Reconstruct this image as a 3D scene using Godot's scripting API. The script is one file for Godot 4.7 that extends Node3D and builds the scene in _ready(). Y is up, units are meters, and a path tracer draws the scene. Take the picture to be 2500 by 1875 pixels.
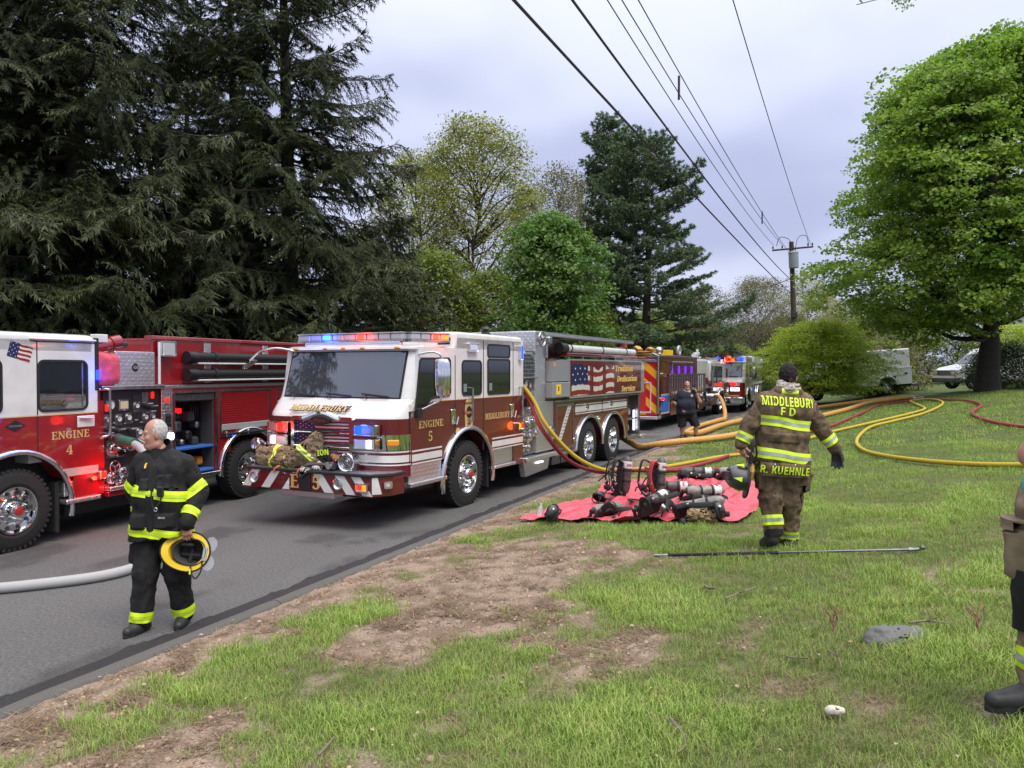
extends Node3D

# ---------- mesh builder ----------
class B:
	var pos := PackedVector3Array()
	var uv := PackedVector2Array()
	var col := PackedColorArray()
	var cc := Color.WHITE
	var xf := Transform3D.IDENTITY
	var has_uv := false
	func t(a: Vector3, b: Vector3, c: Vector3) -> void:
		pos.append(xf * a); pos.append(xf * b); pos.append(xf * c)
		col.append(cc); col.append(cc); col.append(cc)
		if has_uv:
			uv.append(Vector2.ZERO); uv.append(Vector2.ZERO); uv.append(Vector2.ZERO)
	# a triangle whose front looks away from the point m
	func o(a: Vector3, b: Vector3, c: Vector3, m: Vector3) -> void:
		if (b - a).cross(c - a).dot((a + b + c) / 3.0 - m) > 0.0:
			t(a, c, b)
		else:
			t(a, b, c)
	func q(a: Vector3, b: Vector3, c: Vector3, d: Vector3) -> void:
		t(a, b, c); t(a, c, d)
	func qo(a: Vector3, b: Vector3, c: Vector3, d: Vector3, m: Vector3) -> void:
		o(a, b, c, m); o(a, c, d, m)
	func quv(a: Vector3, b: Vector3, c: Vector3, d: Vector3) -> void:   # a bottom left, b bottom right, c top right, d top left, seen from the front
		has_uv = true
		for p in [a, c, b, a, d, c]:
			pos.append(xf * p); col.append(cc)
		for u in [Vector2(0, 1), Vector2(1, 0), Vector2(1, 1), Vector2(0, 1), Vector2(0, 0), Vector2(1, 0)]:
			uv.append(u)
	func box(c: Vector3, s: Vector3, bv := 0.0) -> void:
		var h := s * 0.5
		if bv <= 0.0:
			var k := []
			for i in 8:
				k.append(c + Vector3(h.x if i & 1 else -h.x, h.y if i & 2 else -h.y, h.z if i & 4 else -h.z))
			for f in [[0, 1, 3, 2], [4, 5, 7, 6], [0, 1, 5, 4], [2, 3, 7, 6], [0, 2, 6, 4], [1, 3, 7, 5]]:
				qo(k[f[0]], k[f[1]], k[f[2]], k[f[3]], c)
			return
		bv = minf(bv, minf(h.x, minf(h.y, h.z)) * 0.98)
		var g := h - Vector3(bv, bv, bv)
		var P := func(sx: int, sy: int, sz: int, ax: int) -> Vector3:
			return c + Vector3(sx * (h.x if ax == 0 else g.x), sy * (h.y if ax == 1 else g.y), sz * (h.z if ax == 2 else g.z))
		for s1 in [-1, 1]:
			qo(P.call(s1, -1, -1, 0), P.call(s1, 1, -1, 0), P.call(s1, 1, 1, 0), P.call(s1, -1, 1, 0), c)
			qo(P.call(-1, s1, -1, 1), P.call(1, s1, -1, 1), P.call(1, s1, 1, 1), P.call(-1, s1, 1, 1), c)
			qo(P.call(-1, -1, s1, 2), P.call(1, -1, s1, 2), P.call(1, 1, s1, 2), P.call(-1, 1, s1, 2), c)
			for s2 in [-1, 1]:
				qo(P.call(s1, s2, -1, 0), P.call(s1, s2, 1, 0), P.call(s1, s2, 1, 1), P.call(s1, s2, -1, 1), c)
				qo(P.call(s1, -1, s2, 0), P.call(s1, 1, s2, 0), P.call(s1, 1, s2, 2), P.call(s1, -1, s2, 2), c)
				qo(P.call(-1, s1, s2, 1), P.call(1, s1, s2, 1), P.call(1, s1, s2, 2), P.call(-1, s1, s2, 2), c)
				for s3 in [-1, 1]:
					o(P.call(s1, s2, s3, 0), P.call(s1, s2, s3, 1), P.call(s1, s2, s3, 2), c)
	func loft(rings: Array, closed := true, cap0 := true, cap1 := true) -> void:
		var n: int = rings[0].size()
		var cen := []
		for r in rings:
			var s := Vector3.ZERO
			for p in r:
				s += p
			cen.append(s / n)
		for i in rings.size() - 1:
			var m: Vector3 = (cen[i] + cen[i + 1]) * 0.5
			for j in (n if closed else n - 1):
				var k := (j + 1) % n
				qo(rings[i][j], rings[i][k], rings[i + 1][k], rings[i + 1][j], m)
		if cap0:
			for j in n:
				o(cen[0], rings[0][j], rings[0][(j + 1) % n], cen[1])
		if cap1:
			for j in n:
				o(cen[-1], rings[-1][j], rings[-1][(j + 1) % n], cen[-2])
	func circle(c: Vector3, ax: Vector3, up: Vector3, ru: float, rs: float, seg: int) -> Array:
		var s := ax.cross(up).normalized()
		var r := []
		for i in seg:
			var a := TAU * i / seg
			r.append(c + up * cos(a) * ru + s * sin(a) * rs)
		return r
	func cyl(a: Vector3, b: Vector3, r1: float, r2 := -1.0, seg := 12, caps := true) -> void:
		if r2 < 0.0:
			r2 = r1
		var ax := (b - a).normalized()
		var up := ax.cross(Vector3.RIGHT if absf(ax.x) < 0.8 else Vector3.UP).normalized()
		loft([circle(a, ax, up, r1, r1, seg), circle(b, ax, up, r2, r2, seg)], true, caps, caps)
	func tube(path: Array, r, seg := 8, caps := true, flat := 1.0) -> void:
		var rings := []
		var up := Vector3.ZERO
		var n := path.size()
		for i in n:
			var ax: Vector3 = (path[mini(i + 1, n - 1)] - path[maxi(i - 1, 0)]).normalized()
			if i == 0:
				up = ax.cross(Vector3.UP if absf(ax.y) < 0.9 else Vector3.RIGHT).normalized()
				up = up.cross(ax).normalized()
			up = (up - ax * up.dot(ax)).normalized()
			var rr: float = r if r is float else r[i]
			rings.append(circle(path[i], ax, up, rr * flat, rr, seg))
		loft(rings, true, caps, caps)
	func lathe(prof: Array, seg := 24) -> void:   # Vector2(radius, height) round the y axis
		for i in prof.size() - 1:
			var p: Vector2 = prof[i]
			var w: Vector2 = prof[i + 1]
			var m := Vector3(0, (p.y + w.y) * 0.5, 0)
			var inward := false
			if w.y == p.y:
				m.y += -1.0 if w.x < p.x else 1.0
			elif w.y < p.y:
				inward = true
			for j in seg:
				var a := TAU * j / seg
				var e := TAU * (j + 1) / seg
				var A := Vector3(cos(a) * p.x, p.y, sin(a) * p.x)
				var C := Vector3(cos(e) * p.x, p.y, sin(e) * p.x)
				var D := Vector3(cos(e) * w.x, w.y, sin(e) * w.x)
				var E := Vector3(cos(a) * w.x, w.y, sin(a) * w.x)
				if inward:
					t(A, D, C); t(A, E, D)
				else:
					t(A, C, D); t(A, D, E)
	func prism(poly: PackedVector2Array, z0: float, z1: float) -> void:
		var ix := Geometry2D.triangulate_polygon(poly)
		var big := Vector3(0, 0, 1e4)
		for i in range(0, ix.size(), 3):
			var a := poly[ix[i]]
			var b := poly[ix[i + 1]]
			var c := poly[ix[i + 2]]
			o(Vector3(a.x, a.y, z1), Vector3(b.x, b.y, z1), Vector3(c.x, c.y, z1), -big)
			o(Vector3(a.x, a.y, z0), Vector3(b.x, b.y, z0), Vector3(c.x, c.y, z0), big)
		var cw := Geometry2D.is_polygon_clockwise(poly)
		for i in poly.size():
			var a := poly[i]
			var b := poly[(i + 1) % poly.size()]
			var A := Vector3(a.x, a.y, z0)
			var C := Vector3(b.x, b.y, z0)
			var D := Vector3(b.x, b.y, z1)
			var E := Vector3(a.x, a.y, z1)
			if (z1 > z0) == cw:
				q(A, C, D, E)
			else:
				q(A, E, D, C)
	func ball(c: Vector3, r: Vector3, seg := 12, rows := 8) -> void:
		for i in rows:
			var a := PI * i / rows
			var e := PI * (i + 1) / rows
			for j in seg:
				var f := TAU * j / seg
				var g := TAU * (j + 1) / seg
				var A := c + r * Vector3(sin(a) * cos(f), cos(a), sin(a) * sin(f))
				var C := c + r * Vector3(sin(a) * cos(g), cos(a), sin(a) * sin(g))
				var D := c + r * Vector3(sin(e) * cos(g), cos(e), sin(e) * sin(g))
				var E := c + r * Vector3(sin(e) * cos(f), cos(e), sin(e) * sin(f))
				if i > 0:
					o(A, C, D, c)
				if i < rows - 1:
					o(A, D, E, c)
	func normals(deg: float) -> PackedVector3Array:
		var nn := PackedVector3Array()
		nn.resize(pos.size())
		var fc := pos.size() / 3
		var fn := PackedVector3Array()
		var un := PackedVector3Array()
		fn.resize(fc); un.resize(fc)
		for i in fc:
			var c := -(pos[i * 3 + 1] - pos[i * 3]).cross(pos[i * 3 + 2] - pos[i * 3])
			fn[i] = c
			un[i] = c.normalized()
		if deg <= 0.0:
			for i in pos.size():
				nn[i] = un[i / 3]
			return nn
		var at := {}
		for i in pos.size():
			var key := Vector3i((pos[i] * 4000.0).round())
			if at.has(key):
				at[key].append(i / 3)
			else:
				at[key] = [i / 3]
		var lim := cos(deg_to_rad(deg))
		for i in pos.size():
			var me := un[i / 3]
			var s := Vector3.ZERO
			for f in at[Vector3i((pos[i] * 4000.0).round())]:
				if un[f].dot(me) > lim:
					s += fn[f]
			nn[i] = s.normalized() if s.length_squared() > 1e-16 else (me if me.length_squared() > 0.5 else Vector3.UP)
		return nn
	func put(am: ArrayMesh, m: Material, deg := 35.0) -> ArrayMesh:
		if pos.size() == 0:
			return am
		var a := []
		a.resize(Mesh.ARRAY_MAX)
		a[Mesh.ARRAY_VERTEX] = pos
		a[Mesh.ARRAY_NORMAL] = normals(deg)
		a[Mesh.ARRAY_COLOR] = col
		if has_uv:
			while uv.size() < pos.size():
				uv.append(Vector2.ZERO)
			a[Mesh.ARRAY_TEX_UV] = uv
		am.add_surface_from_arrays(Mesh.PRIMITIVE_TRIANGLES, a)
		am.surface_set_material(am.get_surface_count() - 1, m)
		return am
	func mesh(m: Material, deg := 35.0) -> ArrayMesh:
		return put(ArrayMesh.new(), m, deg)

# ---------- naming ----------
var used := {}
func numbered(s: String) -> String:
	if used.has(s):
		used[s] += 1
		return "%s_%03d" % [s, used[s] - 1]
	used[s] = 1
	return s
func tag(o: Node, label: String, category: String, group := "", kind := "") -> void:
	if label: o.set_meta("label", label)
	if category: o.set_meta("category", category)
	if group: o.set_meta("group", group)
	if kind: o.set_meta("kind", kind)
func thing(called: String, label: String, category: String, at := Vector3.ZERO, yaw := 0.0, group := "") -> Node3D:
	var o := Node3D.new()
	o.name = numbered(called)
	o.position = at
	o.rotation.y = yaw
	tag(o, label, category, group)
	add_child(o)
	return o
func inst(parent: Node, called: String, me: Mesh, m: Material = null) -> MeshInstance3D:
	var o := MeshInstance3D.new()
	o.name = numbered(called) if parent == self else called
	o.mesh = me
	if m: o.material_override = m
	parent.add_child(o, true)
	return o
func part(parent: Node, called: String, b: B, m: Material, deg := 35.0) -> MeshInstance3D:
	return inst(parent, called, b.mesh(m, deg))
func copy(o: Node3D, label: String, group := "") -> Node3D:
	var c: Node3D = o.duplicate()
	var base := String(o.name)
	if base.length() > 4 and base[base.length() - 4] == "_" and base.right(3).is_valid_int():
		base = base.left(base.length() - 4)
	c.name = numbered(base)
	c.set_meta("label", label)
	if group: c.set_meta("group", group)
	add_child(c)
	return c
func many(parent: Node, called: String, me: Mesh, tf: Array, cols: Array = []) -> MultiMeshInstance3D:
	var mm := MultiMesh.new()
	mm.transform_format = MultiMesh.TRANSFORM_3D
	mm.use_colors = cols.size() > 0
	mm.mesh = me
	mm.instance_count = tf.size()
	for i in tf.size():
		mm.set_instance_transform(i, tf[i])
		if cols.size():
			mm.set_instance_color(i, cols[i])
	var o := MultiMeshInstance3D.new()
	o.name = numbered(called) if parent == self else called
	o.multimesh = mm
	o.set_meta("kind", "stuff")
	parent.add_child(o, true)
	return o

# ---------- materials ----------
func lin(r: float, g: float, b: float, a := 1.0) -> Color:
	var c := Color(r, g, b).linear_to_srgb()
	c.a = a
	return c
func mat(c: Color, rough := 0.6, metal := 0.0) -> StandardMaterial3D:
	var m := StandardMaterial3D.new()
	m.albedo_color = c
	m.roughness = rough
	m.metallic = metal
	m.cull_mode = BaseMaterial3D.CULL_DISABLED
	return m
func paint(c: Color, rough := 0.35) -> StandardMaterial3D:
	var m := mat(c, rough)
	m.clearcoat_enabled = true
	m.clearcoat = 1.0
	m.clearcoat_roughness = 0.04
	return m
func lamp(c: Color, e: float) -> StandardMaterial3D:
	var m := mat(c, 0.3)
	m.emission_enabled = true
	m.emission = c
	m.emission_energy_multiplier = e
	return m
func vc(rough := 0.8, back := Color.BLACK) -> StandardMaterial3D:
	var m := mat(Color.WHITE, rough)
	m.vertex_color_use_as_albedo = true
	if back != Color.BLACK:
		m.backlight_enabled = true
		m.backlight = back
	return m
func tri3(m: StandardMaterial3D, tex: Texture2D, scale: float, world := false) -> StandardMaterial3D:
	m.albedo_texture = tex
	m.uv1_triplanar = true
	m.uv1_world_triplanar = world
	m.uv1_scale = Vector3(scale, scale, scale)
	return m
func noise(freq: float, oct := 4, sd := 1, kind := FastNoiseLite.TYPE_SIMPLEX_SMOOTH) -> FastNoiseLite:
	var n := FastNoiseLite.new()
	n.seed = sd
	n.frequency = freq
	n.fractal_octaves = oct
	n.noise_type = kind
	return n
# a seamless grey picture between lo and hi
func grain(size: int, freq: float, oct: int, lo: float, hi: float, sd: int) -> Image:
	var im := noise(freq, oct, sd).get_seamless_image(size, size)
	im.convert(Image.FORMAT_RGB8)
	for y in size:
		for x in size:
			var v := lerpf(lo, hi, im.get_pixel(x, y).r)
			im.set_pixel(x, y, Color(v, v, v))
	return im
func itex(im: Image) -> ImageTexture:
	return ImageTexture.create_from_image(im)
func ntex(im: Image, k: float) -> ImageTexture:
	var c: Image = im.duplicate()
	c.bump_map_to_normal_map(k)
	return ImageTexture.create_from_image(c)
func spline(pts: Array, n: int) -> Array:
	var out := []
	for i in pts.size() - 1:
		var a: Vector3 = pts[maxi(i - 1, 0)]
		var b: Vector3 = pts[i]
		var c: Vector3 = pts[i + 1]
		var d: Vector3 = pts[mini(i + 2, pts.size() - 1)]
		for k in n:
			out.append(b.cubic_interpolate(c, a, d, float(k) / n))
	out.append(pts[-1])
	return out
func rrect(x0: float, y0: float, x1: float, y1: float, r: float, seg := 4) -> PackedVector2Array:
	var p := PackedVector2Array()
	for k in 4:
		var c := Vector2(x1 - r if k == 0 or k == 3 else x0 + r, y1 - r if k < 2 else y0 + r)
		for i in seg + 1:
			var a := PI * 0.5 * (k + float(i) / seg)
			p.append(c + Vector2(cos(a), sin(a)) * r)
	return p
var fonts := {}
func font(face: String, weight: int) -> SystemFont:
	var key := face + str(weight)
	if not fonts.has(key):
		var f := SystemFont.new()
		f.font_names = PackedStringArray([face])
		f.font_weight = weight
		fonts[key] = f
	return fonts[key]
func text_mesh(s: String, h: float, face := "Droid Sans", weight := 700, depth := 0.004) -> TextMesh:
	var tm := TextMesh.new()
	tm.text = s
	tm.font = font(face, weight)
	tm.font_size = 64
	tm.pixel_size = h / (0.714 * 64.0)
	tm.depth = depth
	tm.curve_step = 1.5
	return tm
func lettering(parent: Node, called: String, s: String, h: float, tf: Transform3D, m: Material, face := "Droid Sans", weight := 700, depth := 0.004) -> MeshInstance3D:
	var o := inst(parent, called, text_mesh(s, h, face, weight, depth), m)
	o.transform = tf
	return o

# ---------- the lie of the land: p metres right of the kerb, q metres along it ----------
func pq(p: float, q: float) -> Vector2:   # x and depth
	return Vector2(0.9153, -0.4028) * (p - 4.76) + Vector2(0.4028, 0.9153) * q
func p_of(x: float, d: float) -> float:
	return 0.9153 * x - 0.4028 * d + 4.76
func land(x: float, d: float) -> float:
	var p := p_of(x, d)
	if p < 0.0:
		return 0.03 + 0.035 * maxf(p, -8.4) + 0.02 * clampf(-p - 8.6, 0.0, 30.0)
	var y := 0.10 + 0.085 * p + 0.06 * maxf(p - 4.0, 0.0) - 0.125 * maxf(p - 10.2, 0.0)
	return y - 0.3 * smoothstep(34.0, 38.0, d) * smoothstep(7.0, 10.0, p) - 0.02 * maxf(p - 30.0, 0.0)
func on(x: float, d: float, up := 0.0) -> Vector3:
	return Vector3(x, land(x, d) + up, -d)

var rng := RandomNumberGenerator.new()
func rf(a: float, b: float) -> float:
	return rng.randf_range(a, b)
func rv() -> Vector3:
	return Vector3(rf(-1, 1), rf(-1, 1), rf(-1, 1))
var M := {}

func build_light() -> void:
	var cam := Camera3D.new()
	cam.name = "camera"
	cam.position = Vector3(0, 2.2, 0)
	cam.rotation.x = -0.01895
	cam.fov = 53.05
	cam.near = 0.1
	cam.far = 2000.0
	add_child(cam)
	cam.current = true
	# sky: an even overcast with faint lavender cloud, brighter overhead
	var im := Image.create(512, 256, false, Image.FORMAT_RGBF)
	var n := noise(1.5, 5, 4)
	var n2 := noise(3.1, 4, 9)
	for y in 256:
		var el := PI * (0.5 - (y + 0.5) / 256.0)
		for x in 512:
			var az := TAU * (x + 0.5) / 512.0
			var dv := Vector3(cos(el) * cos(az), sin(el), cos(el) * sin(az))
			var flat := Vector3(dv.x, 0, dv.z) / (absf(dv.y) + 0.35) + Vector3(0, dv.y * 1.4, 0)
			var k := n.get_noise_3dv(flat * 0.62) * 0.75 + n2.get_noise_3dv(flat * 0.9) * 0.3
			var w := smoothstep(-0.32, 0.38, k)
			var up := clampf(sin(el), 0.0, 1.0)
			var c := Vector3(0.375, 0.415, 0.60).lerp(Vector3(0.555, 0.60, 0.76), w)
			c = c.lerp(Vector3(0.62, 0.615, 0.62), 0.85 * smoothstep(0.25, 0.75, up))
			c *= 0.71 + 0.06 * up + 1.75 * up * up * up
			if el < 0.0:
				c *= lerpf(1.0, 0.35, smoothstep(0.0, 0.25, -el))
			im.set_pixel(x, y, Color(c.x, c.y, c.z))
	var pm := PanoramaSkyMaterial.new()
	pm.panorama = itex(im)
	pm.energy_multiplier = 1.0
	var sky := Sky.new()
	sky.sky_material = pm
	var e := Environment.new()
	e.background_mode = Environment.BG_SKY
	e.sky = sky
	e.tonemap_mode = Environment.TONE_MAPPER_LINEAR
	e.tonemap_exposure = 1.85
	e.sdfgi_enabled = true
	e.ssao_enabled = true
	e.ssil_enabled = true
	var we := WorldEnvironment.new()
	we.name = "environment"
	we.environment = e
	add_child(we)
	var sun := DirectionalLight3D.new()
	sun.name = "sun"
	sun.light_energy = 0.5
	sun.light_angular_distance = 30.0
	sun.light_color = Color(1.0, 0.97, 0.92)
	sun.shadow_enabled = true
	sun.rotation = Vector3(deg_to_rad(-58), deg_to_rad(38), 0)
	add_child(sun)

# the look of each material, shared by everything made of it
func build_materials() -> void:
	var soft := itex(grain(256, 0.03, 4, 0.72, 1.0, 11))
	var fine := grain(512, 0.22, 3, 0.45, 1.0, 12)
	var finet := itex(fine)
	var weave := Image.create(64, 64, false, Image.FORMAT_RGB8)
	rng.seed = 5
	for y in 64:
		for x in 64:
			var v := 0.5 + 0.25 * sin((x + y) * PI / 2.0) + rf(-0.12, 0.12)
			weave.set_pixel(x, y, Color(v, v, v))
	var asphalt := Image.create(512, 512, false, Image.FORMAT_RGB8)
	var speck := noise(0.05, 3, 3)
	for y in 512:
		for x in 512:
			var v := 0.62 + 0.12 * speck.get_noise_2d(x, y)
			var r := rng.randf()
			v += rf(-0.22, 0.22)
			if r > 0.94: v += 0.2
			asphalt.set_pixel(x, y, Color(v, v, v * 1.01))
	var soil := grain(512, 0.07, 5, 0.5, 1.0, 21)
	M.asphalt = tri3(vc(0.85), itex(asphalt), 0.9, true)
	M.asphalt.normal_enabled = true
	M.asphalt.normal_texture = ntex(asphalt, 2.0)
	M.asphalt.normal_scale = 0.6
	M.kerb = tri3(mat(lin(0.185, 0.175, 0.165), 0.9), finet, 1.6, true)
	M.kerb.normal_enabled = true
	M.kerb.normal_texture = ntex(fine, 5.0)
	M.soil = tri3(vc(1.0), itex(soil), 1.3, true)
	M.soil.normal_enabled = true
	M.soil.normal_texture = ntex(soil, 6.0)
	M.blade = vc(0.7, lin(0.5, 0.6, 0.2))
	M.bark = tri3(mat(lin(0.085, 0.07, 0.058), 0.95), itex(grain(256, 0.05, 4, 0.4, 1.0, 31)), 2.0)
	M.bark.uv1_scale = Vector3(4, 0.7, 4)
	M.twig = mat(lin(0.06, 0.05, 0.04), 0.95)
	M.pale_twig = mat(lin(0.13, 0.11, 0.092), 0.95)
	M.needle = vc(0.65, lin(0.12, 0.2, 0.06))
	M.leaf = vc(0.5, lin(0.75, 0.95, 0.5))
	# vehicles
	var clean := itex(grain(256, 0.03, 4, 0.9, 1.0, 13))
	M.maroon = tri3(paint(lin(0.115, 0.005, 0.008)), clean, 0.4)
	M.red = tri3(paint(lin(0.27, 0.006, 0.010)), clean, 0.4)
	M.white = tri3(paint(lin(0.70, 0.70, 0.69)), clean, 0.3)
	M.cream = M.white
	M.grey_paint = paint(lin(0.24, 0.25, 0.26), 0.4)
	M.chrome = mat(lin(0.72, 0.73, 0.74), 0.07, 1.0)
	M.metal = tri3(mat(lin(0.55, 0.55, 0.56), 0.32, 1.0), soft, 1.0)
	M.dull = tri3(mat(lin(0.34, 0.34, 0.35), 0.45, 1.0), soft, 1.0)
	var tread := Image.create(128, 128, false, Image.FORMAT_RGB8)
	for y in 128:
		for x in 128:
			var h := 0.0
			for k in [[32, 32, 1], [96, 32, -1], [32, 96, -1], [96, 96, 1]]:
				var dx: float = x - k[0]
				var dy: float = y - k[1]
				var a: float = (dx + dy * k[2]) * 0.707
				var b: float = (dx - dy * k[2]) * 0.707
				h = maxf(h, 1.0 - smoothstep(0.7, 1.1, Vector2(a / 25.0, b / 8.0).length()))
			tread.set_pixel(x, y, Color(h, h, h))
	M.tread = mat(lin(0.68, 0.68, 0.69), 0.36, 1.0)
	M.tread.uv1_triplanar = true
	M.tread.uv1_scale = Vector3(9, 9, 9)
	M.tread.normal_enabled = true
	M.tread.normal_texture = ntex(tread, 14.0)

	M.rubber = tri3(mat(lin(0.017, 0.017, 0.018), 0.8), soft, 3.0)
	M.black = mat(lin(0.012, 0.012, 0.013), 0.45)
	M.dark = mat(lin(0.04, 0.04, 0.041), 0.9)  # on filler boxes in hollows this grey stands in for shade
	M.glass = mat(lin(0.010, 0.012, 0.014), 0.03)
	M.glass.metallic_specular = 0.7
	M.screen_glass = mat(lin(0.16, 0.18, 0.2), 0.02, 0.75)
	M.screen_glass.metallic_specular = 0.7
	M.lens = mat(lin(0.75, 0.77, 0.8), 0.08, 0.5)
	M.red_lens = mat(lin(0.35, 0.01, 0.01), 0.1)
	M.red_lens.clearcoat_enabled = true
	M.amber = mat(lin(0.75, 0.28, 0.02), 0.15)
	M.blue_lamp = lamp(Color(0.03, 0.16, 1.0), 4.5)
	M.red_lamp = lamp(Color(1.0, 0.07, 0.04), 3.5)
	M.amber_lamp = lamp(Color(1.0, 0.36, 0.03), 2.5)
	M.white_lamp = lamp(Color(0.95, 0.97, 1.0), 1.4)
	M.gold = mat(lin(0.62, 0.43, 0.17), 0.35, 0.25)
	M.yellow = mat(lin(0.80, 0.54, 0.02), 0.35)
	# cloth
	M.black_cloth = mat(lin(0.011, 0.0115, 0.0135), 0.85)
	M.brown_cloth = mat(lin(0.225, 0.155, 0.092), 0.9)
	M.navy = mat(lin(0.012, 0.017, 0.035), 0.9)
	for key in ["black_cloth", "brown_cloth", "navy"]:
		tri3(M[key], itex(grain(256, 0.02, 5, 0.45 if key != "navy" else 0.8, 1.0, 41)), 1.6)
		M[key].detail_enabled = false
	M.lime = mat(lin(0.62, 0.86, 0.015), 0.55)
	M.lime.emission_enabled = false
	M.silver_tape = mat(lin(0.34, 0.37, 0.36), 0.4, 0.15)
	M.strap = mat(lin(0.012, 0.012, 0.013), 0.75)
	M.skin = mat(lin(0.40, 0.205, 0.15), 0.55)
	M.skin.subsurf_scatter_enabled = true
	M.skin.subsurf_scatter_strength = 0.12
	M.grey_hair = mat(lin(0.42, 0.41, 0.40), 0.8)
	M.dark_hair = mat(lin(0.010, 0.008, 0.008), 0.95)
	M.tarp = tri3(mat(lin(0.78, 0.10, 0.14), 0.4), soft, 0.8)
	M.white_hose = tri3(mat(lin(0.66, 0.66, 0.67), 0.75), finet, 6.0)
	M.yellow_hose = tri3(mat(lin(0.86, 0.65, 0.045), 0.75), finet, 6.0)
	M.red_hose = tri3(mat(lin(0.52, 0.035, 0.065), 0.65), finet, 6.0)
	M.tan_hose = tri3(mat(lin(0.70, 0.38, 0.09), 0.6), soft, 2.0)
	M.wood = tri3(mat(lin(0.11, 0.085, 0.065), 0.95), itex(grain(128, 0.04, 4, 0.5, 1.0, 51)), 1.0)
	M.wood.uv1_scale = Vector3(5, 0.4, 5)
	M.stick = tri3(mat(lin(0.34, 0.28, 0.2), 0.95), finet, 4.0)
	M.stone = tri3(mat(lin(0.27, 0.27, 0.27), 0.95), finet, 1.7)
	M.stone.normal_enabled = true
	M.stone.normal_texture = ntex(fine, 6.0)
	M.wire = mat(lin(0.02, 0.02, 0.022), 0.7)

# bare earth: 1 bare, 0 thick grass
var nA := noise(0.55, 4, 71)
var nB := noise(1.9, 3, 72)
func bare(p: float, q: float) -> float:
	var m := 1.15 - Vector2((p - 1.75) / 1.55, (q - 6.3) / 2.9).length()
	m = maxf(m, 1.3 - p / 1.15 - 0.25 * smoothstep(7.0, 9.0, q))
	m = maxf(m, 0.48 - Vector2((p - 3.3) / 1.3, (q - 4.0) / 2.2).length() * 0.6)
	m = maxf(m, 1.0 - Vector2((p - 0.7) / 1.0, (q - 16.5) / 3.5).length())
	m = maxf(m, 0.8 - Vector2((p - 1.5) / 0.9, (q - 2.6) / 1.6).length())
	m = maxf(m, 0.04 - 0.02 * maxf(q - 6.0, 0.0))
	if p > 0.5 and p < 1.35 and q > 3.4 and q < 6.2:
		m -= 0.22
	return smoothstep(0.12, 0.62, m + 0.55 * nA.get_noise_2d(p, q) + 0.42 * nB.get_noise_2d(p, q))

func steps(list: Array) -> PackedFloat32Array:   # [from, step], [from, step] ... [end]
	var out := PackedFloat32Array()
	for i in list.size() - 1:
		var v: float = list[i][0]
		while v < list[i + 1][0] - 1e-4:
			out.append(v)
			v += list[i][1]
	out.append(list[-1][0])
	return out

func sheet(called: String, ps: PackedFloat32Array, qs: PackedFloat32Array, m: Material, f: Callable) -> MeshInstance3D:   # f gives [height, colour]
	var v := PackedVector3Array()
	var c := PackedColorArray()
	var ix := PackedInt32Array()
	var w := ps.size()
	for q in qs:
		for p in ps:
			var r: Array = f.call(p, q)
			var g := pq(p, q)
			v.append(Vector3(g.x, r[0], -g.y))
			c.append(r[1])
	var n := PackedVector3Array()
	n.resize(v.size())
	for j in qs.size() - 1:
		for i in w - 1:
			var a := j * w + i
			for tr in [[a, a + w, a + 1], [a + 1, a + w, a + w + 1]]:
				ix.append_array(PackedInt32Array(tr))
				var k := -(v[tr[1]] - v[tr[0]]).cross(v[tr[2]] - v[tr[0]])
				for e in tr:
					n[e] += k
	for i in n.size():
		n[i] = n[i].normalized()
	var a2 := []
	a2.resize(Mesh.ARRAY_MAX)
	a2[Mesh.ARRAY_VERTEX] = v
	a2[Mesh.ARRAY_NORMAL] = n
	a2[Mesh.ARRAY_COLOR] = c
	a2[Mesh.ARRAY_INDEX] = ix
	var am := ArrayMesh.new()
	am.add_surface_from_arrays(Mesh.PRIMITIVE_TRIANGLES, a2)
	am.surface_set_material(0, m)
	var o := inst(self, called, am)
	o.set_meta("kind", "structure")
	return o

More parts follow.
